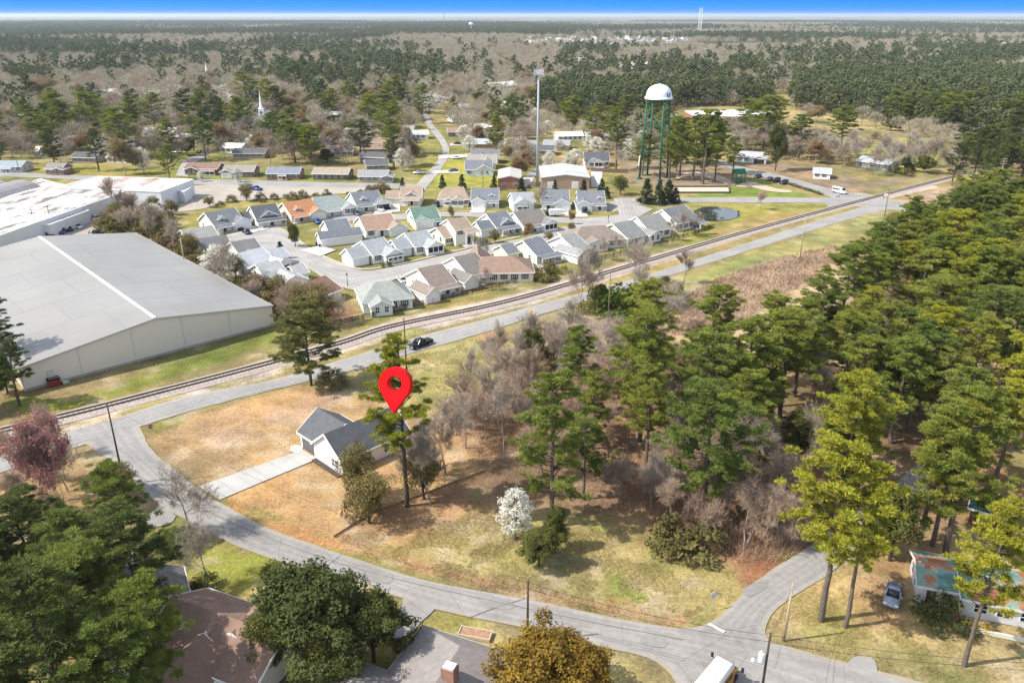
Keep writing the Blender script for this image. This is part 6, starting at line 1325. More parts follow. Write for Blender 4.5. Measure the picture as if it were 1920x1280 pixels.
def woods(name, label, cat, pts, metas, base):
    if not pts: return
    protos = []
    for k, me in enumerate(metas):      # each specimen is itself one tree of the wood
        x, y, h = pts[k]; o = obj(me.name, me, None, (x, y, 0)); o.scale = (h / base,) * 3; protos.append(o)
        tag(o, '%s tree standing at the near edge of the %s' % (cat, label), cat + ' tree', 'edge of the ' + label)
    pts = pts[len(metas):]; A = np.array(pts); n = len(A); me = bpy.data.meshes.new(name); me.vertices.add(n)
    me.vertices.foreach_set('co', np.stack([A[:, 0], A[:, 1], np.zeros(n)], 1).astype(np.float32).ravel())
    r = np.random.default_rng(n)
    for nm, ty, v in (('size', 'FLOAT', A[:, 2] / base * r.uniform(.9, 1.1, n)), ('turn', 'FLOAT', r.uniform(0, 6.28, n)), ('pick', 'INT', r.integers(0, len(metas), n))):
        a = me.attributes.new(nm, ty, 'POINT'); a.data.foreach_set('value', v.astype(np.float32 if ty == 'FLOAT' else np.int32))
    o = obj(name, me); tag(o, label + ' reading as one mass towards the horizon', cat + ' woods', None, 'stuff')
    g = bpy.data.node_groups.new(name, 'GeometryNodeTree'); g.interface.new_socket('Geometry', in_out='INPUT', socket_type='NodeSocketGeometry'); g.interface.new_socket('Geometry', in_out='OUTPUT', socket_type='NodeSocketGeometry')
    N = g.nodes.new; gi, go = N('NodeGroupInput'), N('NodeGroupOutput'); ip = N('GeometryNodeInstanceOnPoints'); jn = N('GeometryNodeJoinGeometry')
    for p in protos:
        q = N('GeometryNodeObjectInfo'); q.transform_space = 'ORIGINAL'; q.inputs['Object'].default_value = p; q.inputs['As Instance'].default_value = True; g.links.new(q.outputs['Geometry'], jn.inputs[0])
    def attr(nm, ty):
        q = N('GeometryNodeInputNamedAttribute'); q.data_type = ty; q.inputs[0].default_value = nm; return q.outputs[0]
    mp = N('GeometryNodeMeshToPoints'); g.links.new(gi.outputs[0], mp.inputs[0]); g.links.new(mp.outputs[0], ip.inputs['Points']); g.links.new(jn.outputs[0], ip.inputs['Instance'])
    ip.inputs['Pick Instance'].default_value = True; g.links.new(attr('pick', 'INT'), ip.inputs['Instance Index'])
    cx = N('ShaderNodeCombineXYZ'); g.links.new(attr('turn', 'FLOAT'), cx.inputs[2]); g.links.new(cx.outputs[0], ip.inputs['Rotation']); g.links.new(attr('size', 'FLOAT'), ip.inputs['Scale'])
    g.links.new(ip.outputs[0], go.inputs[0]); md = o.modifiers.new('woods', 'NODES'); md.node_group = g
woods('distant_pine_woods', 'distant pine woods', 'pine', REST['pine'], FARP, 18)
woods('distant_bare_woods', 'distant leafless woods', 'leafless', REST['bare'], FARB, 13)
woods('distant_budding_woods', 'distant budding woods', 'budding', REST['bud'], FARU, 12)
woods('distant_blossom', 'distant white blossom', 'blossoming', REST['white'], FARW, 7.5)
print('TREES', used, {k: len(v) for k, v in REST.items()})
# ---- weeds and tall dry grass
def weeds(name, label, px, n, hgt, m, seed, wd=.08, pad=.2, pat=None):
    poly = PX(px); P = np.array(poly); r = np.random.default_rng(seed); x = r.uniform(P[:, 0].min(), P[:, 0].max(), n * 3); y = r.uniform(P[:, 1].min(), P[:, 1].max(), n * 3)
    ok = (sdist(x, y, poly) + (fbm(x, y, 6, seed) - .5) * 5) < 0
    if pat: ok &= fbm(x, y, pat, seed + 5) > .47
    for B in POLYS:
        mm = (x > B[:, 0].min()) & (x < B[:, 0].max()) & (y > B[:, 1].min()) & (y < B[:, 1].max()) & ok
        if mm.any():
            i = np.where(mm)[0]; ok[i[sdist(x[i], y[i], [tuple(q) for q in B]) < pad]] = False
    x, y = x[ok][:n], y[ok][:n]; k = len(x); d = np.stack([r.normal(size=k) * .5, r.normal(size=k) * .5, np.ones(k)], 1); d /= np.linalg.norm(d, axis=1, keepdims=True)
    V, T = blades(np.stack([x, y, np.full(k, -.1)], 1), d, hgt * r.uniform(.5, 1.3, k), np.full(k, wd) * r.uniform(.6, 1.6, k), r)
    tag(obj(name, npmesh(name, V, T, m)), label, 'grass', None, 'stuff')
weeds('tall_dry_grass', 'tall brown weeds of the field by the main road', [(1270, 600), (1300, 545), (1400, 500), (1570, 460), (1565, 500), (1490, 545), (1400, 600), (1320, 640), (1250, 620)], 20000, .9, leafy('dry_weeds', [(.42, .31, .22), (.46, .34, .245)], .1, .35, .12), 401, .16)
weeds('dry_grass', 'tufts of dry grass on the grassy lot', [(640, 1010), (760, 985), (950, 955), (1190, 1000), (1400, 1085), (1370, 1140), (1275, 1170), (1000, 1118), (800, 1080)], 36000, .3, leafy('dry_tufts', [(.33, .27, .125), (.30, .26, .11)], .1, .2, .25), 402, .045, .3, 3.0)
weeds('woodland_brush', 'fine leafless brush on the floor of the reddish woods', MIDW, 12000, 1.3, leafy('brush', [(.36, .26, .19), (.33, .25, .19)], .05, .35, .15), 403, .05)
weeds('reddish_brush', 'reddish twiggy brush at the edge of the bare woods by the side street', [(1150, 900), (1320, 860), (1490, 940), (1530, 1010), (1450, 1060), (1330, 1040), (1200, 970)], 12000, 1.6, leafy('red_brush', [(.40, .26, .18), (.37, .25, .18)], .05, .3, .2), 408, .05)
weeds('lawn_grass', 'dry lawn grass of the yard around the silver car', [(1440, 1190), (1500, 1110), (1600, 1040), (1700, 1040), (1720, 1130), (1900, 1190), (1900, 1275), (1640, 1262), (1590, 1240)], 22000, .2, leafy('lawn_tufts', [(.36, .285, .14), (.33, .27, .12)], .1, .25, .3), 405, .05, .3, 2.5)
weeds('verge_weeds', 'ragged weeds along the residential street verges', [(430, 938), (640, 1022), (1000, 1112), (1275, 1160), (1275, 1178), (1000, 1130), (640, 1045), (420, 950)], 9000, .3, leafy('verge_tufts', [(.33, .25, .13), (.27, .25, .09)], .1, .35, .3), 406, .06, .05, 2.0)
weeds('meadow_grass', 'dry grass of the field between street trees and main road', [(690, 700), (780, 665), (960, 618), (950, 690), (850, 730), (770, 735)], 16000, .3, leafy('meadow_tufts', [(.34, .28, .13), (.31, .29, .11)], .1, .25, .3), 407, .06, .3, 3.0)
weeds('roadside_grass', 'rough grass between railway and main road', [(0, 850), (330, 745), (640, 660), (1040, 545), (1040, 553), (640, 672), (330, 755), (0, 862)], 12000, .35, leafy('verge_grass', [(.20, .17, .06), (.17, .19, .05)], .1, .4, .3), 404, .08)
# ------------------------------------------------------------ poles, wires, towers
def utility_pole(label, px, top, base, arms=1, m=None, transformer=False, lamp=False, group=None, lean=0, r0=.16):
    p, h = upright(px, top, base); root = empty('utility_pole', p, 0, label, 'utility pole', group); m = m or WOODPOLE
    b = MB(); b.tube((0, 0, 0), (0, 0, h), r0, r0 * .65, 10); b.build('pole', m, root, smooth=True)
    for k in range(arms):
        b = MB(); z = h - .5 - k * .95; b.bar((-1.25, -.1, z), (1.25, -.1, z), .11, .13); a = b.build('crossarm', m, root)
        b = MB()
        for xx in (-1.1, -.55, .55, 1.1): b.tube((xx, -.1, z + .06), (xx, -.1, z + .3), .05, .03, 6)
        b.build('insulators', mat('insulator_grey', (.5, .5, .52), .3), a)
    if transformer:
        b = MB(); b.lathe([(.01, h - 3.6), (.30, h - 3.6), (.33, h - 3.4), (.33, h - 2.5), (.30, h - 2.35), (.01, h - 2.3)], 14, (-.6, -.15)); b.tube((-.65, -.2, h - 2.35), (-.65, -.2, h - 2.05), .05, .04, 6); b.build('transformer', mat('transformer_grey', (.62, .65, .68), .4, .03), root, smooth=True)
        b = MB(); b.bar((0, 0, h - .35), (-1.6, 0, h - .2), .07, .07); b.build('bracket', STEEL, root)
    if lamp:
        b = MB(); b.tube((0, 0, h - 3.9), (-1.3, -.2, h - 3.2), .035, .03, 6); b.lathe([(.02, h - 3.25), (.2, h - 3.3), (.14, h - 3.05), (.02, h - 3.0)], 10, (-1.45, -.22)); b.build('street_light', mat('lamp_white', (.75, .76, .77), .4), root)
    return Vector((p.x, p.y, h))
WIREM = mat('wire_black', (.03, .03, .03), .6, 0)
def wire(label, a, b_, sag=.8, r=.018, group='overhead wires'):
    b = MB(); n = 18; P = [a.lerp(b_, k / n) - Vector((0, 0, sag * 4 * (k / n) * (1 - k / n))) for k in range(n + 1)]
    for k in range(n): b.tube(P[k], P[k + 1], r, r, 4, cap=False)
    tag(b.build('power_line', WIREM), label, 'wire', group)
pA = utility_pole('dark utility pole beside the street junction and red budding tree', 200, 755, 907, 0, DARKPOLE)
pB = utility_pole('dark slim utility pole at the roadside just before the black pickup', 757, 596, 712, 0, DARKPOLE)
pC = utility_pole('brown utility pole by the roadside evergreen bushes', 1145, 505, 606, 0, WOODPOLE)
pD = utility_pole('pale utility pole at the edge of the brown weedy field', 1511, 404, 487, 0, mat('pale_pole_wood', (.38, .31, .22), .9, .15, 4))
pE = utility_pole('tall utility pole with crossarms where road and railway meet', 1668, 345 + 8, 405, 2)
pF = utility_pole('pole with three crossarms at the dark wood edge', 1884, 296, 364, 3, mat('tan_pole_wood', (.42, .31, .20), .9, .15, 4))
pG = utility_pole('dark utility pole on the street verge above the golden tree', 990, 1087, 1206, 0, DARKPOLE)
pH = utility_pole('pale leaning-post utility pole on the corner lawn by the stop line', 1487, 1094, 1200, 0, mat('pale_pole_wood', (.38, .31, .22), .9, .15, 4))
pI = utility_pole('transformer pole with street light at the bottom of the intersection', 1445, 1186, 1318, 0, DARKPOLE, True, True)
pJ = utility_pole('dark pole with crossarms before the long white factory', 57, 391, 434, 2, DARKPOLE)
pK = utility_pole('shorter dark pole rising over the white factory roof', 88, 385, 432, 1, DARKPOLE)
pL = utility_pole('wooden pole at the corner of the shrub belt and car park', 204, 396, 420, 1)
pM = utility_pole('light pole rising from the shrub belt beside the warehouse', 338, 446, 520, 0, mat('pale_pole_wood', (.38, .31, .22)))
pN = utility_pole('utility pole above the blue-grey ranch house', 28, 288, 325, 1)
pO = utility_pole('thin pole with box in the green field', 905, 313, 357, 0)
pP = utility_pole('pole beside the brown-roofed cottage', 578, 532, 590, 1)
for off in (0, .5):
    for (a, c) in ((pA, pB), (pB, pC), (pC, pD), (pD, pE)): wire('thin overhead wire strung along the main road poles', a + Vector((off, 0, -off)), c + Vector((off, 0, -off)), 1.3, .014, 'main road wires')
for off in (.3, 1.1): wire('overhead wire crossing the residential street below the grassy lot', pG - Vector((0, 0, off)), pI - Vector((0, 0, off)), .8, .02, 'street wires')
wire('overhead wire running from the verge pole to the left along the street', pG - Vector((0, 0, .4)), pA - Vector((0, 0, .6)), 1.6, .016, 'street wires')
for off in (.3, 1.2): wire('wire from the transformer pole over the lawn pole towards the pines', pI - Vector((0, 0, off)), pH - Vector((0, 0, .1 + off * .5)), .3, .018, 'lawn wires'); wire('service wire from the transformer pole over the right lawn', pI - Vector((0, 0, off)), pI + Vector((30, -3, -off - 1)), .6, .018, 'right lawn wires')
# ---- water tower
def water_tower():
    c = G(1225, 334); root = empty('water_tower', c, math.radians(12), 'white-tanked water tower on green legs behind the cottages', 'water tower')
    H = 36.0; grn = mat('tower_green', (.008, .105, .066), .5, .05); R = 6.2
    _, h = upright(1231, 158, 334); zt = h; rim = h - 5.9
    prof = [(.01, rim - 1.9), (2.2, rim - 1.75), (4.0, rim - 1.0), (5.0, rim - .2), (5.3, rim)]
    b = MB(); b.lathe(prof, 40); b.build('tank_bowl', grn, root, smooth=True)
    prof = [(5.75, rim), (5.8, rim + .12), (5.8, rim + .75), (5.4, rim + .8), (5.35, rim + 1.3), (5.15, rim + 2.5), (4.6, rim + 3.8), (3.7, rim + 4.8), (2.4, rim + 5.5), (1.0, rim + 5.85), (.01, rim + 5.9)]
    b = MB(); b.lathe(prof, 48); b.lathe([(.25, rim + 5.8), (.25, rim + 6.2), (.01, rim + 6.3)], 10); t = b.build('tank', mat('tank_white', (.80, .79, .78), .45, .03), root, smooth=True)
    a0 = math.radians(-62); b = MB()
    for k in range(14):     # blue curling emblem on the tank side
        a = a0 + .17 * math.cos(2.4 + k * .33); z = rim + 2.1 + .8 * math.sin(2.4 + k * .33); a2 = a0 + .17 * math.cos(2.4 + (k + 1) * .33); z2 = rim + 2.1 + .8 * math.sin(2.4 + (k + 1) * .33)
        b.bar((5.27 * math.cos(a), 5.27 * math.sin(a), z), (5.27 * math.cos(a2), 5.27 * math.sin(a2), z2), .3, .4 + .02 * k)
    b.build('emblem', mat('emblem_blue', (.02, .08, .25), .5, 0), t)
    legs = []
    for k in range(4):
        a = math.pi / 4 * 0 + k * math.pi / 2 + .05; A = Vector((math.cos(a) * 6.6, math.sin(a) * 6.6, 0)); B = Vector((math.cos(a) * 5.15, math.sin(a) * 5.15, rim + .1)); legs.append((A, B))
        b = MB(); b.tube(A, B, .42, .36, 12); b.box(A.x - 1, A.x + 1, A.y - 1, A.y + 1, 0, .5); b.build('leg', grn, root, smooth=True)
    for f in (.36, .68):
        b = MB()
        for k in range(4): b.tube(legs[k][0].lerp(legs[k][1], f), legs[(k + 1) % 4][0].lerp(legs[(k + 1) % 4][1], f), .14, .14, 6)
        b.build('strut', grn, root)
    b = MB()
    for lo, hi in ((.02, .36), (.36, .68), (.68, .98)):
        for k in range(4):
            for p, q in ((k, (k + 1) % 4), ((k + 1) % 4, k)): b.tube(legs[p][0].lerp(legs[p][1], lo), legs[q][0].lerp(legs[q][1], hi), .025, .025, 4)
    b.build('bracing', grn, root)
    b = MB(); a = legs[2]; b.bar(a[0] + Vector((-.7, 0, 6)), a[0].lerp(a[1], .3) + Vector((-.7, 0, 0)), .5, .3); b.build('ladder_cage', WHITE, root)
water_tower()
def phone_mast():
    p, h = upright(1010, 134, 350); root = empty('phone_mast', p, 0, 'tall grey monopole phone mast with antenna crown between the brick halls', 'phone mast')
    b = MB(); b.tube((0, 0, 0), (0, 0, h), .62, .32, 16); b.build('pole', mat('mast_grey', (.36, .385, .40), .45, .04), root, smooth=True)
    b = MB(); z = h - .9
    for k in range(3):
        a = k * 2.094 + .5; c = Vector((math.cos(a) * 1.3, math.sin(a) * 1.3, z)); t = Vector((-math.sin(a), math.cos(a), 0)); b.bar((0, 0, z), c, .2); b.bar(c - t * 1.9, c + t * 1.9, .15)
        b.bar(c - t * 1.9 + Vector((0, 0, 1)), c + t * 1.9 + Vector((0, 0, 1)), .12)
    b.build('platform', STEEL, root)
    for k in range(3):
        a = k * 2.094 + .5; c = Vector((math.cos(a) * 1.25, math.sin(a) * 1.25, z)); t = Vector((-math.sin(a), math.cos(a), 0))
        for j in (-1.4, -.5, .5, 1.4):
            q = c + t * j; b = MB(); b.box(-.14, .14, -.09, .09, -.5, 1.6); b.build('antenna', mat('antenna_white', (.5, .51, .52), .4, 0), root, q, a + math.pi / 2)
phone_mast()
def lattice(name, label, px, top, base, wd, m, n=8, guyed=False):
    p, h = upright(px, top, base); root = empty(name, p, 0, label, 'mast'); b = MB(); pts = []
    for k in range(n + 1):
        s = wd * (1 - k / n * (.1 if guyed else .85)) / 2; pts.append([Vector((sx * s, sy * s, h * k / n)) for sx, sy in ((-1, -1), (1, -1), (1, 1), (-1, 1))])
    r = max(.12, wd * .035)
    for k in range(n):
        for j in range(4): b.bar(pts[k][j], pts[k + 1][j], r * 2, r * 2); b.bar(pts[k][j], pts[k + 1][(j + 1) % 4], r * 1.4, r * 1.4)
    b.build('lattice', m, root); return root, h
root, h = lattice('radio_mast', 'white radio mast rising over the horizon', 1315, 15, 67, 9, mat('mast_white', (.75, .75, .75), .5, 0), 14, True)
root, h = lattice('radio_mast', 'thin dark radio mast barely rising over the horizon', 832, 20, 64, 2.6, mat('mast_dark', (.2, .2, .22), .5, 0), 10, True)
root, h = lattice('pylon', 'grey lattice power pylon above the pine stand behind the phone mast', 1088, 108, 152, 10, STEEL, 8)
b = MB()
for z in (.72, .86, .98): b.bar((-6, 0, h * z), (6, 0, h * z), .5, .5)
b.build('crossarms', STEEL, root)
p, h = upright(883, 42, 58); root = empty('water_tank', p, 0, 'tiny white water tank far off near the horizon', 'water tank')
b = MB(); b.lathe([(.1, h - 14), (8, h - 11), (10, h - 6), (8, h - 2), (.1, h)], 16); b.build('tank', mat('tank_white', (.80, .79, .78)), root)
b = MB(); b.tube((0, 0, 0), (0, 0, h - 12), 2, 2, 8); b.build('stem', mat('tank_white', (.80, .79, .78)), root)
# ------------------------------------------------------------ vehicles
def paint(name, c): return mat('car_paint_' + name, c, .25, 0, spec=.6, metal=.2)
HEADL = mat('headlight_glass', (.75, .77, .8), .15, 0); TAILL = mat('tail_light', (.4, .02, .02), .3, 0); CHROME = mat('wheel_rim', (.45, .45, .46), .3, 0, metal=.6)
def shell(prof, bevel=.08, seg=2):
    """closed body from (x, z, halfwidth) outline points, lofted across and bevelled"""
    bm = bmesh.new(); L = [bm.verts.new((x, w_, z)) for x, z, w_ in prof]; R = [bm.verts.new((x, -w_, z)) for x, z, w_ in prof]; n = len(prof)
    bm.faces.new(L); bm.faces.new(R[::-1])
    for k in range(n): bm.faces.new((L[k], R[k], R[(k + 1) % n], L[(k + 1) % n])[::-1])
    bmesh.ops.recalc_face_normals(bm, faces=bm.faces)
    if bevel: bmesh.ops.bevel(bm, geom=bm.edges[:], offset=bevel, segments=seg, affect='EDGES', clamp_overlap=True)
    me = bpy.data.meshes.new('shell'); bm.to_mesh(me); bm.free(); me.polygons.foreach_set('use_smooth', [True] * len(me.polygons)); return me
SPEC = {
 'sedan': dict(L=4.7, w=.9, body=[(-2.3, .35), (-2.35, .75), (-2.2, .92), (-1.4, .98), (.9, .98), (2.05, .84), (2.32, .68), (2.33, .35)], cab=[(-1.75, .96), (-1.0, 1.42), (.25, 1.45), (1.15, .96)], wb=(-1.4, 1.4)),
 'suv': dict(L=4.7, w=.95, body=[(-2.3, .4), (-2.35, 1.0), (-2.3, 1.08), (.95, 1.1), (2.1, 1.0), (2.3, .85), (2.32, .4)], cab=[(-2.22, 1.06), (-1.95, 1.72), (.15, 1.75), (1.1, 1.06)], wb=(-1.4, 1.45)),
 'pickup': dict(L=5.8, w=.98, body=[(-2.85, .45), (-2.9, .95), (-2.86, 1.1), (.95, 1.12), (2.6, 1.08), (2.88, .9), (2.9, .45)], cab=[(-.75, 1.1), (-.55, 1.82), (.75, 1.85), (1.45, 1.1)], wb=(-1.8, 1.85)),
}
_shell = {}
def car(label, kind, col, loc, rz, detailed=False, group=None, name=None):
    S = SPEC[kind]; w_ = S['w']; nm = name or {'sedan': 'parked_car', 'suv': 'parked_suv', 'pickup': 'pickup_truck'}[kind]
    pm = paint('%d_%d_%d' % tuple(int(c * 100) for c in col), col)
    key = (kind, 'body')
    if key not in _shell:
        _shell[key] = shell([(x, z, w_ if z < 1.0 else w_ * .97) for x, z in S['body']], .07)
        c = S['cab']; _shell[kind, 'glass'] = shell([(x, z, w_ * (.92 if z < 1.2 else .76)) for x, z in c], .05)
        top = [q for q in c if q[1] > 1.3]; _shell[kind, 'top'] = shell([(top[0][0] + .05, top[0][1] - .02, w_ * .765), (top[0][0] + .05, top[0][1] + .04, w_ * .74), (top[1][0] - .05, top[1][1] + .04, w_ * .74), (top[1][0] - .05, top[1][1] - .02, w_ * .765)], .03)
        wm = MB()
        for s in (-1, 1):
            pass
        b = MB(); b.tube((0, -.12, 0), (0, .12, 0), .34, .34, 18); _shell['tyre'] = b.mesh('tyre', BLACK); b = MB(); b.tube((0, -.13, 0), (0, .13, 0), .2, .2, 12); _shell['rim'] = b.mesh('rim', CHROME)
        b = MB(); c0, c1 = S['cab'][0], S['cab'][-1]
        for xa, za, xb, zb in ((c[0][0], c[0][1], c[1][0], c[1][1]), (c[3][0], c[3][1], c[2][0], c[2][1]), ((c[0][0] + c[3][0]) / 2 - .1, c[0][1], (c[1][0] + c[2][0]) / 2 - .05, c[1][1])):
            for s in (-1, 1): b.bar((xa, s * (w_ * .92 + .005), za), (xb, s * (w_ * .76 + .01), zb), .09, .05)
        _shell[kind, 'pillars'] = b.mesh('pillars', [pm])
    def inst(k, m):
        me = _shell[k].copy(); me.materials.clear(); me.materials.append(m); return me
    root = empty(nm, loc, rz, label, {'sedan': 'car', 'suv': 'car', 'pickup': 'pickup truck'}[kind], group)
    bd = obj('body', inst((kind, 'body'), pm), root); obj('windows', inst((kind, 'glass'), GLASS), root); obj('roof', inst((kind, 'top'), pm), root); obj('window_pillars', inst((kind, 'pillars'), pm), root)
    for x in S['wb']:
        for s in (-1, 1):
            t = obj('wheel', _shell['tyre'], root, (x, s * (w_ - .08), .34))
            if detailed: obj('rim', _shell['rim'], t)
    if kind == 'pickup':
        b = MB(); b.box(-2.75, -.82, -.78, .78, 1.105, 1.135); b.build('cargo_bed', mat('bed_liner', (.03, .03, .03), .9), root)
    if detailed:
        for s in (-1, 1):
            b = MB(); hx = S['L'] / 2; b.box(hx - .16, hx + .02, s * .62 - .2, s * .62 + .2, .66, .8); b.build('headlight', HEADL, root)
            b = MB(); b.box(-hx - .02, -hx + .1, s * .75 - .1, s * .75 + .1, .7, .92); b.build('tail_light', TAILL, root)
            b = MB(); b.box(.75, .95, s * (w_ + .1) - .1, s * (w_ + .1) + .1, 1.0, 1.15); b.build('side_mirror', pm, root)
        b = MB(); b.box(S['L'] / 2 - .06, S['L'] / 2 + .03, -.8, .8, .42, .56); b.build('bumper', CHROME if kind == 'pickup' else pm, root)
    return root
def car_at(label, kind, col, px, py, toward, detailed=False, group=None):
    a, c = G(px, py), G(*toward); return car(label, kind, col, a, math.atan2(c.y - a.y, c.x - a.x), detailed, group)
BK = (.008, .010, .018); WH = (.72, .72, .72); NV = (.02, .03, .07); SV = (.28, .32, .37); RD = (.20, .02, .02); BL = (.02, .05, .28); GY = (.12, .13, .15)
car_at('black pickup truck driving along the main road', 'pickup', BK, 789, 649, (770, 656), True)
car_at('silver-blue sedan parked on the grass beside the green-roofed house', 'sedan', SV, 1673, 1121, (1666, 1150), True)
car_at('blue car hidden under the lower left pines', 'sedan', (.15, .25, .40), 118, 1182, (110, 1200), True)
for lb, k, c, x, y, t in [('white pickup at the end of the factory annex', 'pickup', WH, 180, 413, (200, 415)), ('white sedan along the annex wall', 'sedan', WH, 146, 428, (160, 431)), ('dark blue suv next to the annex', 'suv', NV, 128, 433, (136, 437)), ('blue pickup in the row by the factory', 'pickup', (.06, .07, .2), 118, 437, (110, 443)), ('dark sedan in the row by the factory', 'sedan', BK, 106, 440, (98, 444)), ('dark red pickup in the row by the factory', 'pickup', RD, 90, 444, (100, 447)), ('white car beside the red pickup', 'sedan', WH, 72, 450, (82, 452)), ('navy suv near the warehouse ridge end', 'suv', NV, 57, 455, (72, 458)), ('white car at the far left of the factory row', 'sedan', WH, 8, 466, (20, 468)), ('black suv alone at the shrub belt corner', 'suv', BK, 182, 442, (200, 441)), ('deep blue pickup on the open lot', 'pickup', BL, 480, 357, (500, 359)),
                          ('black suv before the white cottage on the cul-de-sac', 'suv', BK, 449, 431, (462, 440)), ('navy car in the cul-de-sac drive', 'sedan', NV, 463, 438, (475, 446)), ('white car in front of the hipped grey-green cottage', 'sedan', WH, 660, 399, (672, 405)), ('grey car behind the white one by the hipped cottage', 'sedan', GY, 669, 403, (680, 409)), ('white suv at the open garage', 'suv', WH, 713, 396, (722, 400)), ('black suv next to the open garage', 'suv', BK, 726, 392, (732, 400)), ('white car by the tan cottage garage', 'sedan', WH, 730, 377, (740, 376)), ('dark truck at the shuttered tan cottage', 'pickup', NV, 820, 386, (818, 396)), ('pale blue car under the crossed-gable carport', 'sedan', (.3, .42, .45), 990, 388, (988, 398)), ('black car behind the white trailer', 'sedan', BK, 1029, 404, (1020, 404)), ('black suv in the last cottage drive', 'suv', BK, 1096, 398, (1095, 410)), ('white car beside the fence-side cottage', 'sedan', WH, 753, 528, (745, 520)),
                          ('white car on the drive of the cream gabled house', 'sedan', WH, 856, 298, (870, 298)), ('dark grey car on the drive of the blue-roofed field house', 'sedan', GY, 850, 322, (838, 323)), ('white car by the grey street-corner ranch house', 'sedan', WH, 785, 326, (795, 326)), ('black car on the drive behind the blossom tree', 'sedan', BK, 858, 271, (870, 271)), ('navy car first in the park row', 'sedan', NV, 1421, 333, (1412, 336)), ('grey car second in the park row', 'sedan', GY, 1443, 338, (1432, 342)), ('black car third in the park row', 'suv', BK, 1456, 341, (1446, 345)), ('dark blue car last in the park row', 'suv', NV, 1470, 345, (1458, 349)), ('blue car in front of the orange-roofed cottage garage', 'sedan', (.03, .1, .3), 595, 418, (604, 424)),
                          ('white car in the lane by the ranch house pine', 'sedan', WH, 332, 287, (342, 287)), ('black car in the lane by the ranch houses', 'sedan', BK, 378, 287, (388, 287)), ('dark car at the far street end', 'sedan', BK, 408, 181, (416, 181))]:
    car_at(lb, k, c, x, y, t)
def van(label, px, py, toward):
    a, c = G(px, py), G(*toward); root = empty('shuttle_van', a, math.atan2(c.y - a.y, c.x - a.x), label, 'van'); w_ = 1.05
    wm = paint('white_van', (.78, .78, .78)); obj('body', _mm(shell([(-3.2, .4, w_), (-3.25, 2.0, w_ * .95), (-3.1, 2.5, w_ * .85), (1.3, 2.55, w_ * .85), (1.9, 1.45, w_ * .95), (3.0, 1.2, w_), (3.1, .4, w_)], .1), wm), root)
    for s in (-1, 1):
        for k in range(4): b = MB(); b.box(-2.9 + k * 1.05, -2.0 + k * 1.05, s * w_ * .965 - .02, s * w_ * .965 + .02, 1.5, 2.15); b.build('side_window', GLASS, root)
        b = MB(); b.box(2.9, 3.14, s * .75 - .15, s * .75 + .15, .75, .95); b.build('headlight', HEADL, root)
    b = MB(); b.hexa([(1.38, -.8, 2.45), (1.38, .8, 2.45), (1.42, .8, 2.45), (1.42, -.8, 2.45), (1.88, -.9, 1.5), (1.88, .9, 1.5), (1.98, .9, 1.5), (1.98, -.9, 1.5)]); b.build('windscreen', GLASS, root)
    for x in (-2.0, 2.1):
        for s in (-1, 1): obj('wheel', _shell['tyre'], root, (x, s * .95, .36))
def _mm(me, m): me.materials.clear(); me.materials.append(m); return me
van('white shuttle van waiting at the railway crossing', 1574, 363, (1592, 367))
def bus():
    a, c = G(1316, 1290, 3.0), G(1361, 1233, 3.0); d = c - a; d.z = 0; d.normalize(); f = Vector((c.x, c.y, 0)); f -= d * 4.6; ang = math.atan2(d.y, d.x)
    root = empty('school_bus', f, ang, 'white-roofed yellow school bus at the intersection, its rear beyond the bottom edge', 'bus'); w_ = 1.2; Y = mat('bus_yellow', (.52, .24, .025), .4, .04)
    obj('body', _mm(shell([(-5, .5, w_), (-5, 2.5, w_), (4.5, 2.5, w_), (4.6, 1.55, w_), (4.6, .5, w_)], .06), Y), root)
    obj('roof', _mm(shell([(-5.05, 2.45, w_ + .02), (-5.0, 2.9, w_ * .8), (-4.8, 3.02, w_ * .6), (4.2, 3.02, w_ * .6), (4.5, 2.9, w_ * .8), (4.58, 2.45, w_ + .02)], .1, 3), mat('bus_roof_white', (.80, .80, .80), .45, .02)), root)
    obj('bonnet', _mm(shell([(4.5, .5, 1.05), (4.5, 1.6, 1.05), (5.9, 1.35, .95), (6.1, 1.1, .95), (6.1, .5, .95)], .08), Y), root)
    b = MB(); b.box(4.6, 4.64, -1.05, 1.05, 1.6, 2.4); b.build('windscreen', GLASS, root)
    for s in (-1, 1):
        for k in range(8): b = MB(); b.box(-4.7 + k * 1.1, -3.75 + k * 1.1, s * w_ - .02, s * w_ + .02, 1.7, 2.3); b.build('side_window', GLASS, root)
        b = MB(); b.bar((4.9, s * 1.0, 1.4), (5.2, s * 1.75, 1.9), .05); b.box(5.12, 5.22, s * 1.75 - .14, s * 1.75 + .14, 1.7, 2.3); b.build('mirror', BLACK, root)
        b = MB(); b.box(4.4, 4.62, s * .75 - .2, s * .75 + .2, 2.5, 2.72); b.build('warning_light', mat('amber_lamp', (.5, .18, .02), .3, 0), root)
        for x in (-3, 5.2): o = obj('wheel', _shell['tyre'], root, (x, s * 1.05, .48)); o.scale = (1.4, 1.1, 1.4)
    b = MB(); b.box(4.58, 4.66, -1.2, 1.2, 2.38, 2.46); b.build('visor', BLACK, root)
    b = MB()
    for x in (-2.6, 1.4): b.box(x - .4, x + .4, -.35, .35, 3.0, 3.1)
    b.build('roof_hatch', mat('hatch_grey', (.6, .6, .6), .5), root)
    b = MB()
    for k in range(9): b.box(-4.6 + k * 1.05, -4.56 + k * 1.05, -.75, .75, 3.0, 3.03)
    b.build('roof_ribs', mat('rib_grey', (.62, .62, .62), .5), root)
bus()
b = G(1040, 405); root = empty('box_trailer', b, .1, 'white enclosed trailer parked on the street before the dormered cottage', 'trailer')
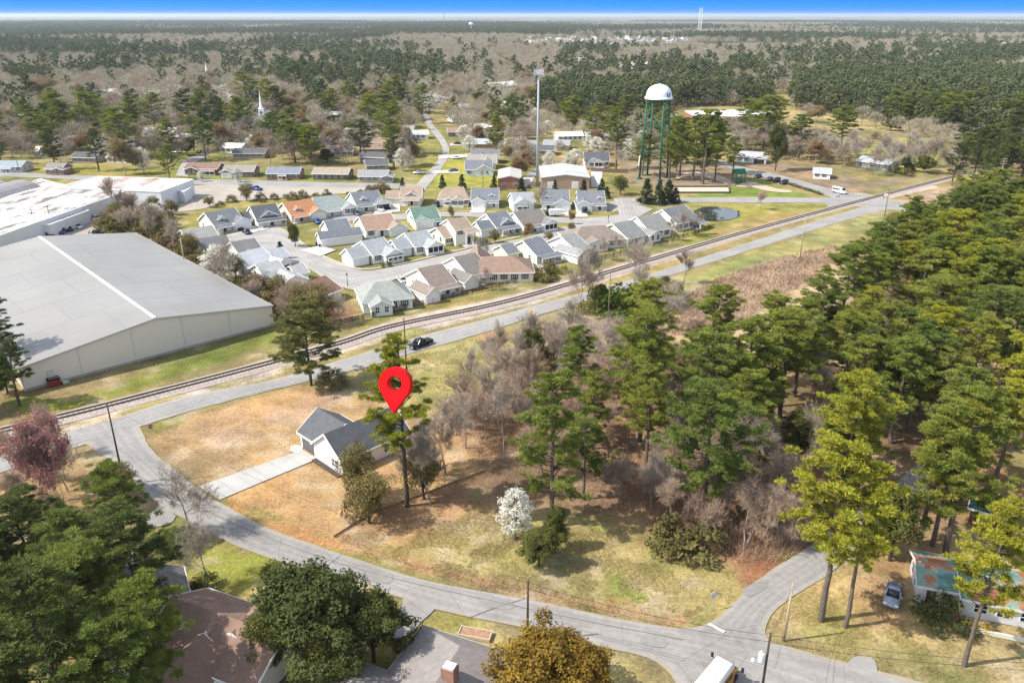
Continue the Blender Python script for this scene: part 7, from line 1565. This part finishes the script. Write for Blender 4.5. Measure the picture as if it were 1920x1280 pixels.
m = MB(); m.box(-2, 2, -1, 1, .5, 2.4); m.build('box', paint('trailer_white', (.78, .78, .78)), root); m = MB(); m.bar((2, 0, .6), (3.2, 0, .5), .12); m.build('drawbar', BLACK, root)
for s in (-1, 1): obj('wheel', _shell['tyre'], root, (0, s * 1.0, .34))
# ------------------------------------------------------------ fences, signs, lamps and small things
def rail_fence(label, pts, h=1.25):
    P = smooth(PX(pts), 2.6); root = empty('rail_fence', (P[0].x, P[0].y, 0), 0, label, 'fence'); m = mat('fence_brown', (.075, .05, .035), .9, .2, 3); o = P[0]; first = None
    b = MB(); b.box(-.09, .09, -.09, .09, 0, h + .15); me = b.mesh('post', m)
    for p in P[:100]: obj('post', me, root, (p.x - o.x, p.y - o.y, 0))
    for z in (.35, .75, 1.15):
        b = MB()
        for a, c in zip(P, P[1:]): b.bar((a.x - o.x, a.y - o.y, z), (c.x - o.x, c.y - o.y, z), .06, .17)
        b.build('rail', m, root)
rail_fence('dark three-rail wooden fence behind the cottages, along the railway', [(618, 612), (700, 595), (760, 580), (850, 558), (950, 535), (985, 524)])
rail_fence('dark three-rail wooden fence piece by the pond-side cottages', [(1225, 462), (1262, 453), (1290, 442)])
rail_fence('dark three-rail fence piece behind the tall bare trees', [(1120, 488), (1150, 481), (1175, 474)])
def hedge(label, pts, w_=.9, h=1.1, m=None):
    P = smooth(PX(pts), 1.2); r = np.random.default_rng(len(P)); cs = np.array([(p.x, p.y, .5) for p in P]); n = len(P) * 90; c = cs[r.integers(0, len(P), n)] + r.uniform(-1, 1, (n, 3)) * np.array([w_, w_, h / 2]); c[:, 2] = np.abs(c[:, 2])
    V, T = leaves(c, rotv(n, r), r.uniform(.2, .4, n), r); tag(obj('clipped_hedge', npmesh('clipped_hedge', V, T, m or OAKLEAF)), label, 'hedge')
hedge('low clipped hedge along the park lawn by the crossing', [(1478, 346), (1510, 356), (1540, 366)]); hedge('hedge around the last cottage by the pond', [(1300, 437), (1320, 432), (1335, 426)])
def wallrun(name, label, pts, h, th, m):
    P = [Vector(p) for p in PX(pts)]; b = MB()
    for a, c in zip(P, P[1:]): b.bar((a.x, a.y, h / 2), (c.x, c.y, h / 2), th, h)
    tag(b.build(name, m), label, 'fence')
wallrun('board_fence', 'white board fence running from the cream cottage towards the hedge', [(988, 500), (1028, 512)], 1.6, .12, WHITE)
wallrun('board_fence', 'brown board fence behind the black-roofed white house', [(1108, 322), (1178, 325)], 1.8, .12, mat('fence_boards', (.16, .11, .08)))
wallrun('board_fence', 'grey compound fence around the phone mast foot', [(994, 350), (1016, 350), (1018, 340)], 2.0, .12, mat('grey_boards', (.30, .27, .25)))
wallrun('court_wall', 'dark low border wall round the sand court', [(1262, 362.5), (1367.5, 362.5), (1366, 351.5), (1263, 351.5)], .7, .25, mat('wall_dark', (.10, .085, .07)))
wallrun('silt_fence', 'dark low silt fence along the back of the new house lot', [(626, 1007), (692, 965), (760, 940), (905, 885), (905, 880)], .3, .05, mat('silt_cloth', (.20, .14, .09)))
def text_mesh(s, size, m, name='lettering'):
    cu = bpy.data.curves.new(name, 'FONT'); cu.body = s; cu.size = size; cu.align_x = 'CENTER'; cu.align_y = 'CENTER'; cu.extrude = .004
    o = bpy.data.objects.new(name, cu); C.objects.link(o); dg = bpy.context.evaluated_depsgraph_get(); me = bpy.data.meshes.new_from_object(o.evaluated_get(dg)); C.objects.unlink(o); bpy.data.objects.remove(o)
    me.materials.clear(); me.materials.append(m); return me
def stop_sign(label, px, top, base, face, back=False):
    p, h = upright(px, top, base); root = empty('stop_sign', p, face, label, 'sign'); h = max(h, 2.6)
    b = MB(); b.bar((0, .05, 0), (0, .05, h), .06, .06); b.build('post', STEEL, root)
    def octo(r, y0, y1, m, nm, par):
        b = MB(); P = [(r * math.cos(math.pi / 8 + k * math.pi / 4), r * math.sin(math.pi / 8 + k * math.pi / 4)) for k in range(8)]
        b.face([(x, y0, h - .4 + z) for x, z in P]); b.face([(x, y1, h - .4 + z) for x, z in P][::-1])
        for k in range(8): a, c = P[k], P[(k + 1) % 8]; b.face([(a[0], y1, h - .4 + a[1]), (c[0], y1, h - .4 + c[1]), (c[0], y0, h - .4 + c[1]), (a[0], y0, h - .4 + a[1])])
        return b.build(nm, m, par)
    f = octo(.48, -.02, .02, mat('sign_aluminium', (.5, .51, .52), .5), 'plate', root); octo(.465, -.026, -.021, WHITE, 'border', f); octo(.43, -.032, -.027, mat('sign_red', (.42, .015, .02), .5, .02), 'face', f)
    o = obj('lettering', text_mesh('STOP', .32, WHITE), f, (0, -.035, h - .4)); o.rotation_euler = (math.pi / 2, 0, 0)
stop_sign('red stop sign at the junction of street and main road', 281, 795, 828, math.radians(20)); stop_sign('grey back of a stop sign on the green corner of the grassy lot', 1339, 1112, 1142, math.radians(200))
def warn():
    p, h = upright(997, 582, 604); root = empty('warning_sign', p, math.radians(-35), 'yellow diamond warning sign beside the main road', 'sign'); h = 3.0
    b = MB(); b.bar((0, .04, 0), (0, .04, h), .07, .07); b.build('post', STEEL, root)
    b = MB(); s = .62; z = h - .4; b.hexa([(-s, -.02, z), (0, -.02, z - s), (s, -.02, z), (0, -.02, z + s), (-s, .02, z), (0, .02, z - s), (s, .02, z), (0, .02, z + s)]); f = b.build('plate', mat('sign_yellow', (.62, .36, .02), .5, .02), root)
    b = MB()
    for k in range(8): a, c = 2.6 + k * .4, 3.0 + k * .4; b.bar((.16 + .2 * math.cos(a), -.03, z + .12 + .2 * math.sin(a)), (.16 + .2 * math.cos(c), -.03, z + .12 + .2 * math.sin(c)), .02, .09)
    b.bar((-.04, -.03, z + .1), (-.04, -.03, z - .35), .02, .09); b.build('symbol', BLACK, f)
warn()
def lamp(label, px, top, base):
    p, h = upright(px, top, base); root = empty('street_lamp', p, 0, label, 'street lamp'); b = MB(); b.tube((0, 0, 0), (0, 0, h - .6), .09, .06, 8); b.tube((0, 0, 0), (0, 0, .5), .16, .12, 8); b.build('post', BLACK, root)
    b = MB(); b.lathe([(.1, h - .6), (.22, h - .3), (.25, h - .2), (.05, h)], 10); b.build('lantern', BLACK, root)
for lb, x, t, s in [('black street lamp by the hipped fence-end cottage', 650, 512, 536), ('black street lamp on the verge before the screened-porch gardens', 913, 455, 473), ('black street lamp at the estate entrance bend', 1141, 404, 418), ('black street lamp on the cul-de-sac', 421, 433, 446)]: lamp(lb, x, t, s)
def crossing_signal(label, px, top, base, rz):
    p, h = upright(px, top, base); root = empty('crossing_signal', p, rz, label, 'signal'); b = MB(); b.tube((0, 0, 0), (0, 0, h), .1, .08, 8); b.build('mast', STEEL, root)
    b = MB(); b.bar((-.6, -.1, h - .9), (.6, -.1, h - .1), .05, .22); b.bar((-.6, -.13, h - .1), (.6, -.13, h - .9), .05, .22); b.build('crossbuck', WHITE, root)
    b = MB(); b.bar((-.7, -.1, h - 1.7), (.7, -.1, h - 1.7), .06, .06)
    for s in (-.6, .6): b.lathe([(.01, 0), (.25, 0)], 12) if False else b.tube((s, -.2, h - 1.7), (s, -.1, h - 1.7), .26, .26, 12)
    b.build('flashers', BLACK, root)
crossing_signal('railway crossing signal by the shuttle van', 1572, 360, 382, .5); crossing_signal('railway crossing signal near the crossarm pole', 1662, 362, 388, 2.6)
def post_box(label, px, py, c, nm, s=1.0):
    p = G(px, py); root = empty(nm, p, .3, label, nm.replace('_', ' ')); b = MB(); b.box(-.3 * s, .3 * s, -.25 * s, .25 * s, 0, 1.0 * s); b.build('bin', mat(nm + '_paint', c, .5, .05), root); b = MB(); b.box(-.33 * s, .33 * s, -.29 * s, .29 * s, 1.0 * s, 1.1 * s); b.build('lid', mat(nm + '_lid', tuple(x * .7 for x in c), .5, .05), root)
for k, (x, y, c, lb) in enumerate([(594, 460, (.03, .04, .16), 'blue bin behind the slate-blue cottage wing'), (600, 464, (.03, .04, .16), 'blue bin next to the first by the slate-blue cottage wing'), (1302, 428, (.75, .75, .73), 'white bin under the pond-side porch'), (1308, 429, (.75, .75, .73), 'second white bin under the pond-side porch')]): post_box(lb, x, y, c, 'wheelie_bin')
c = G(891, 1190); root = empty('raised_bed', c, math.radians(-14), 'wooden raised garden bed on the verge by the grey-roofed house', 'garden bed'); b = MB()
for q in ((-1.9, 1.9, -.75, -.65), (-1.9, 1.9, .65, .75), (-1.9, -1.8, -.65, .65), (1.8, 1.9, -.65, .65)): b.box(*q, 0, .4)
b.build('boards', mat('bed_boards', (.5, .43, .34), .9, .15), root); b = MB(); b.box(-1.8, 1.8, -.65, .65, .02, .28); b.build('soil', mat('bed_soil', (.33, .20, .13), .95, .3, 3), root)
# playground shelter in the park
c = G(1384, 343); root = empty('play_tower', c, .2, 'green play tower with gabled roof in the park', 'play tower'); b = MB()
for sx in (-2, 2):
    for sy in (-2, 2): b.bar((sx, sy, 0), (sx, sy, 4), .25)
b.build('frame', mat('play_green', (.01, .13, .06), .5), root); b = MB(); b.hexa([(-2.4, -2.4, 4), (2.4, -2.4, 4), (2.4, 2.4, 4), (-2.4, 2.4, 4), (-2.4, -.1, 6), (2.4, -.1, 6), (2.4, .1, 6), (-2.4, .1, 6)]); b.box(-2, 2, -2, 2, 1.6, 1.75); b.build('roof', mat('play_green', (.01, .13, .06), .5), root)
b = MB(); b.hexa([(2, -.5, 1.7), (2, .5, 1.7), (2, .5, 1.8), (2, -.5, 1.8), (5, -.5, .2), (5, .5, .2), (5, .5, .3), (5, -.5, .3)]); b.build('slide', mat('slide_white', (.6, .62, .6), .4), root)
# small evidence of yards
for k, (x, y) in enumerate([(1810, 1172), (1828, 1178), (1850, 1184)]):
    BUSH.place(G(x, y), .9, 'yellow-flowered clump beside the pale garden wall', 'yellow clumps by the garden wall', cm=leafy('yellow_flowers', [(.42, .25, .02), (.45, .28, .03)], .2, .3, .8))
# ------------------------------------------------------------ the red map pin floating over the lot
def map_pin():
    tip = G(737, 776); tilt = math.radians(16)
    Y = 91.0; dep_ray = (Vector(((737 - 960) / F, CT + (640 - 776) / F * ST, -ST + (640 - 776) / F * CT))); t = Y / dep_ray.y; tip = Vector((0, 0, CH)) + dep_ray * t
    root = empty('map_pin', tip, math.radians(-14), 'large glossy red map pin with a round hole floating above the new house', 'map pin'); root.rotation_euler = (-tilt, 0, math.radians(-12))
    R, zc, r, th = 2.17, 3.86, .92, 1.2; n = 64; O, I = [], []
    al = math.acos(R / zc)
    for k in range(n):
        a = math.pi / 2 + 2 * math.pi * k / n; I.append((r * math.cos(a), zc + .1 + r * math.sin(a)))
        down = abs(((a - 1.5 * math.pi + math.pi) % (2 * math.pi)) - math.pi)
        if down >= al: O.append((R * math.cos(a), zc + R * math.sin(a)))
        else:   # straight flanks down to the tip
            s = down / al; T = (R * math.cos(1.5 * math.pi + al), zc + R * math.sin(1.5 * math.pi + al)); sg = 1 if math.cos(a) > 0 else -1
            O.append((sg * T[0] * s, T[1] * s))
    bm = bmesh.new(); V = {}
    for nm, P, y in (('of', O, 0), ('if', I, 0), ('ob', O, th), ('ib', I, th)): V[nm] = [bm.verts.new((x, y, z)) for x, z in P]
    for k in range(n):
        j = (k + 1) % n
        bm.faces.new((V['of'][k], V['of'][j], V['if'][j], V['if'][k])); bm.faces.new((V['ob'][j], V['ob'][k], V['ib'][k], V['ib'][j])); bm.faces.new((V['of'][j], V['of'][k], V['ob'][k], V['ob'][j])); bm.faces.new((V['if'][k], V['if'][j], V['ib'][j], V['ib'][k]))
    bmesh.ops.recalc_face_normals(bm, faces=bm.faces); es = [e for e in bm.edges if len(e.link_faces) == 2 and e.calc_face_angle(0) > .9]
    bmesh.ops.bevel(bm, geom=es, offset=.07, segments=2, affect='EDGES', clamp_overlap=True); me = bpy.data.meshes.new('pin_body'); bm.to_mesh(me); bm.free(); me.materials.append(mat('pin_red', (.62, .003, .006), .55, 0, spec=.15)); obj('pin_body', me, root)
map_pin()
# ------------------------------------------------------------ the air
hz = MB(); hz.box(-30000, 30000, -200, 45000, -1.5, 93); ho = hz.build('haze', None or bpy.data.materials.new('haze_air')); m = ho.data.materials[0]; m.use_nodes = True; t = m.node_tree; t.nodes.clear()
pv = t.nodes.new('ShaderNodeVolumePrincipled'); pv.inputs['Color'].default_value = (.78, .89, 1, 1); pv.inputs['Density'].default_value = 5.2e-5; pv.inputs['Anisotropy'].default_value = .2
oo = t.nodes.new('ShaderNodeOutputMaterial'); t.links.new(pv.outputs[0], oo.inputs['Volume']); m.cycles.homogeneous_volume = True
tag(ho, 'thin pale haze thickening towards the horizon', 'haze', None, 'stuff')
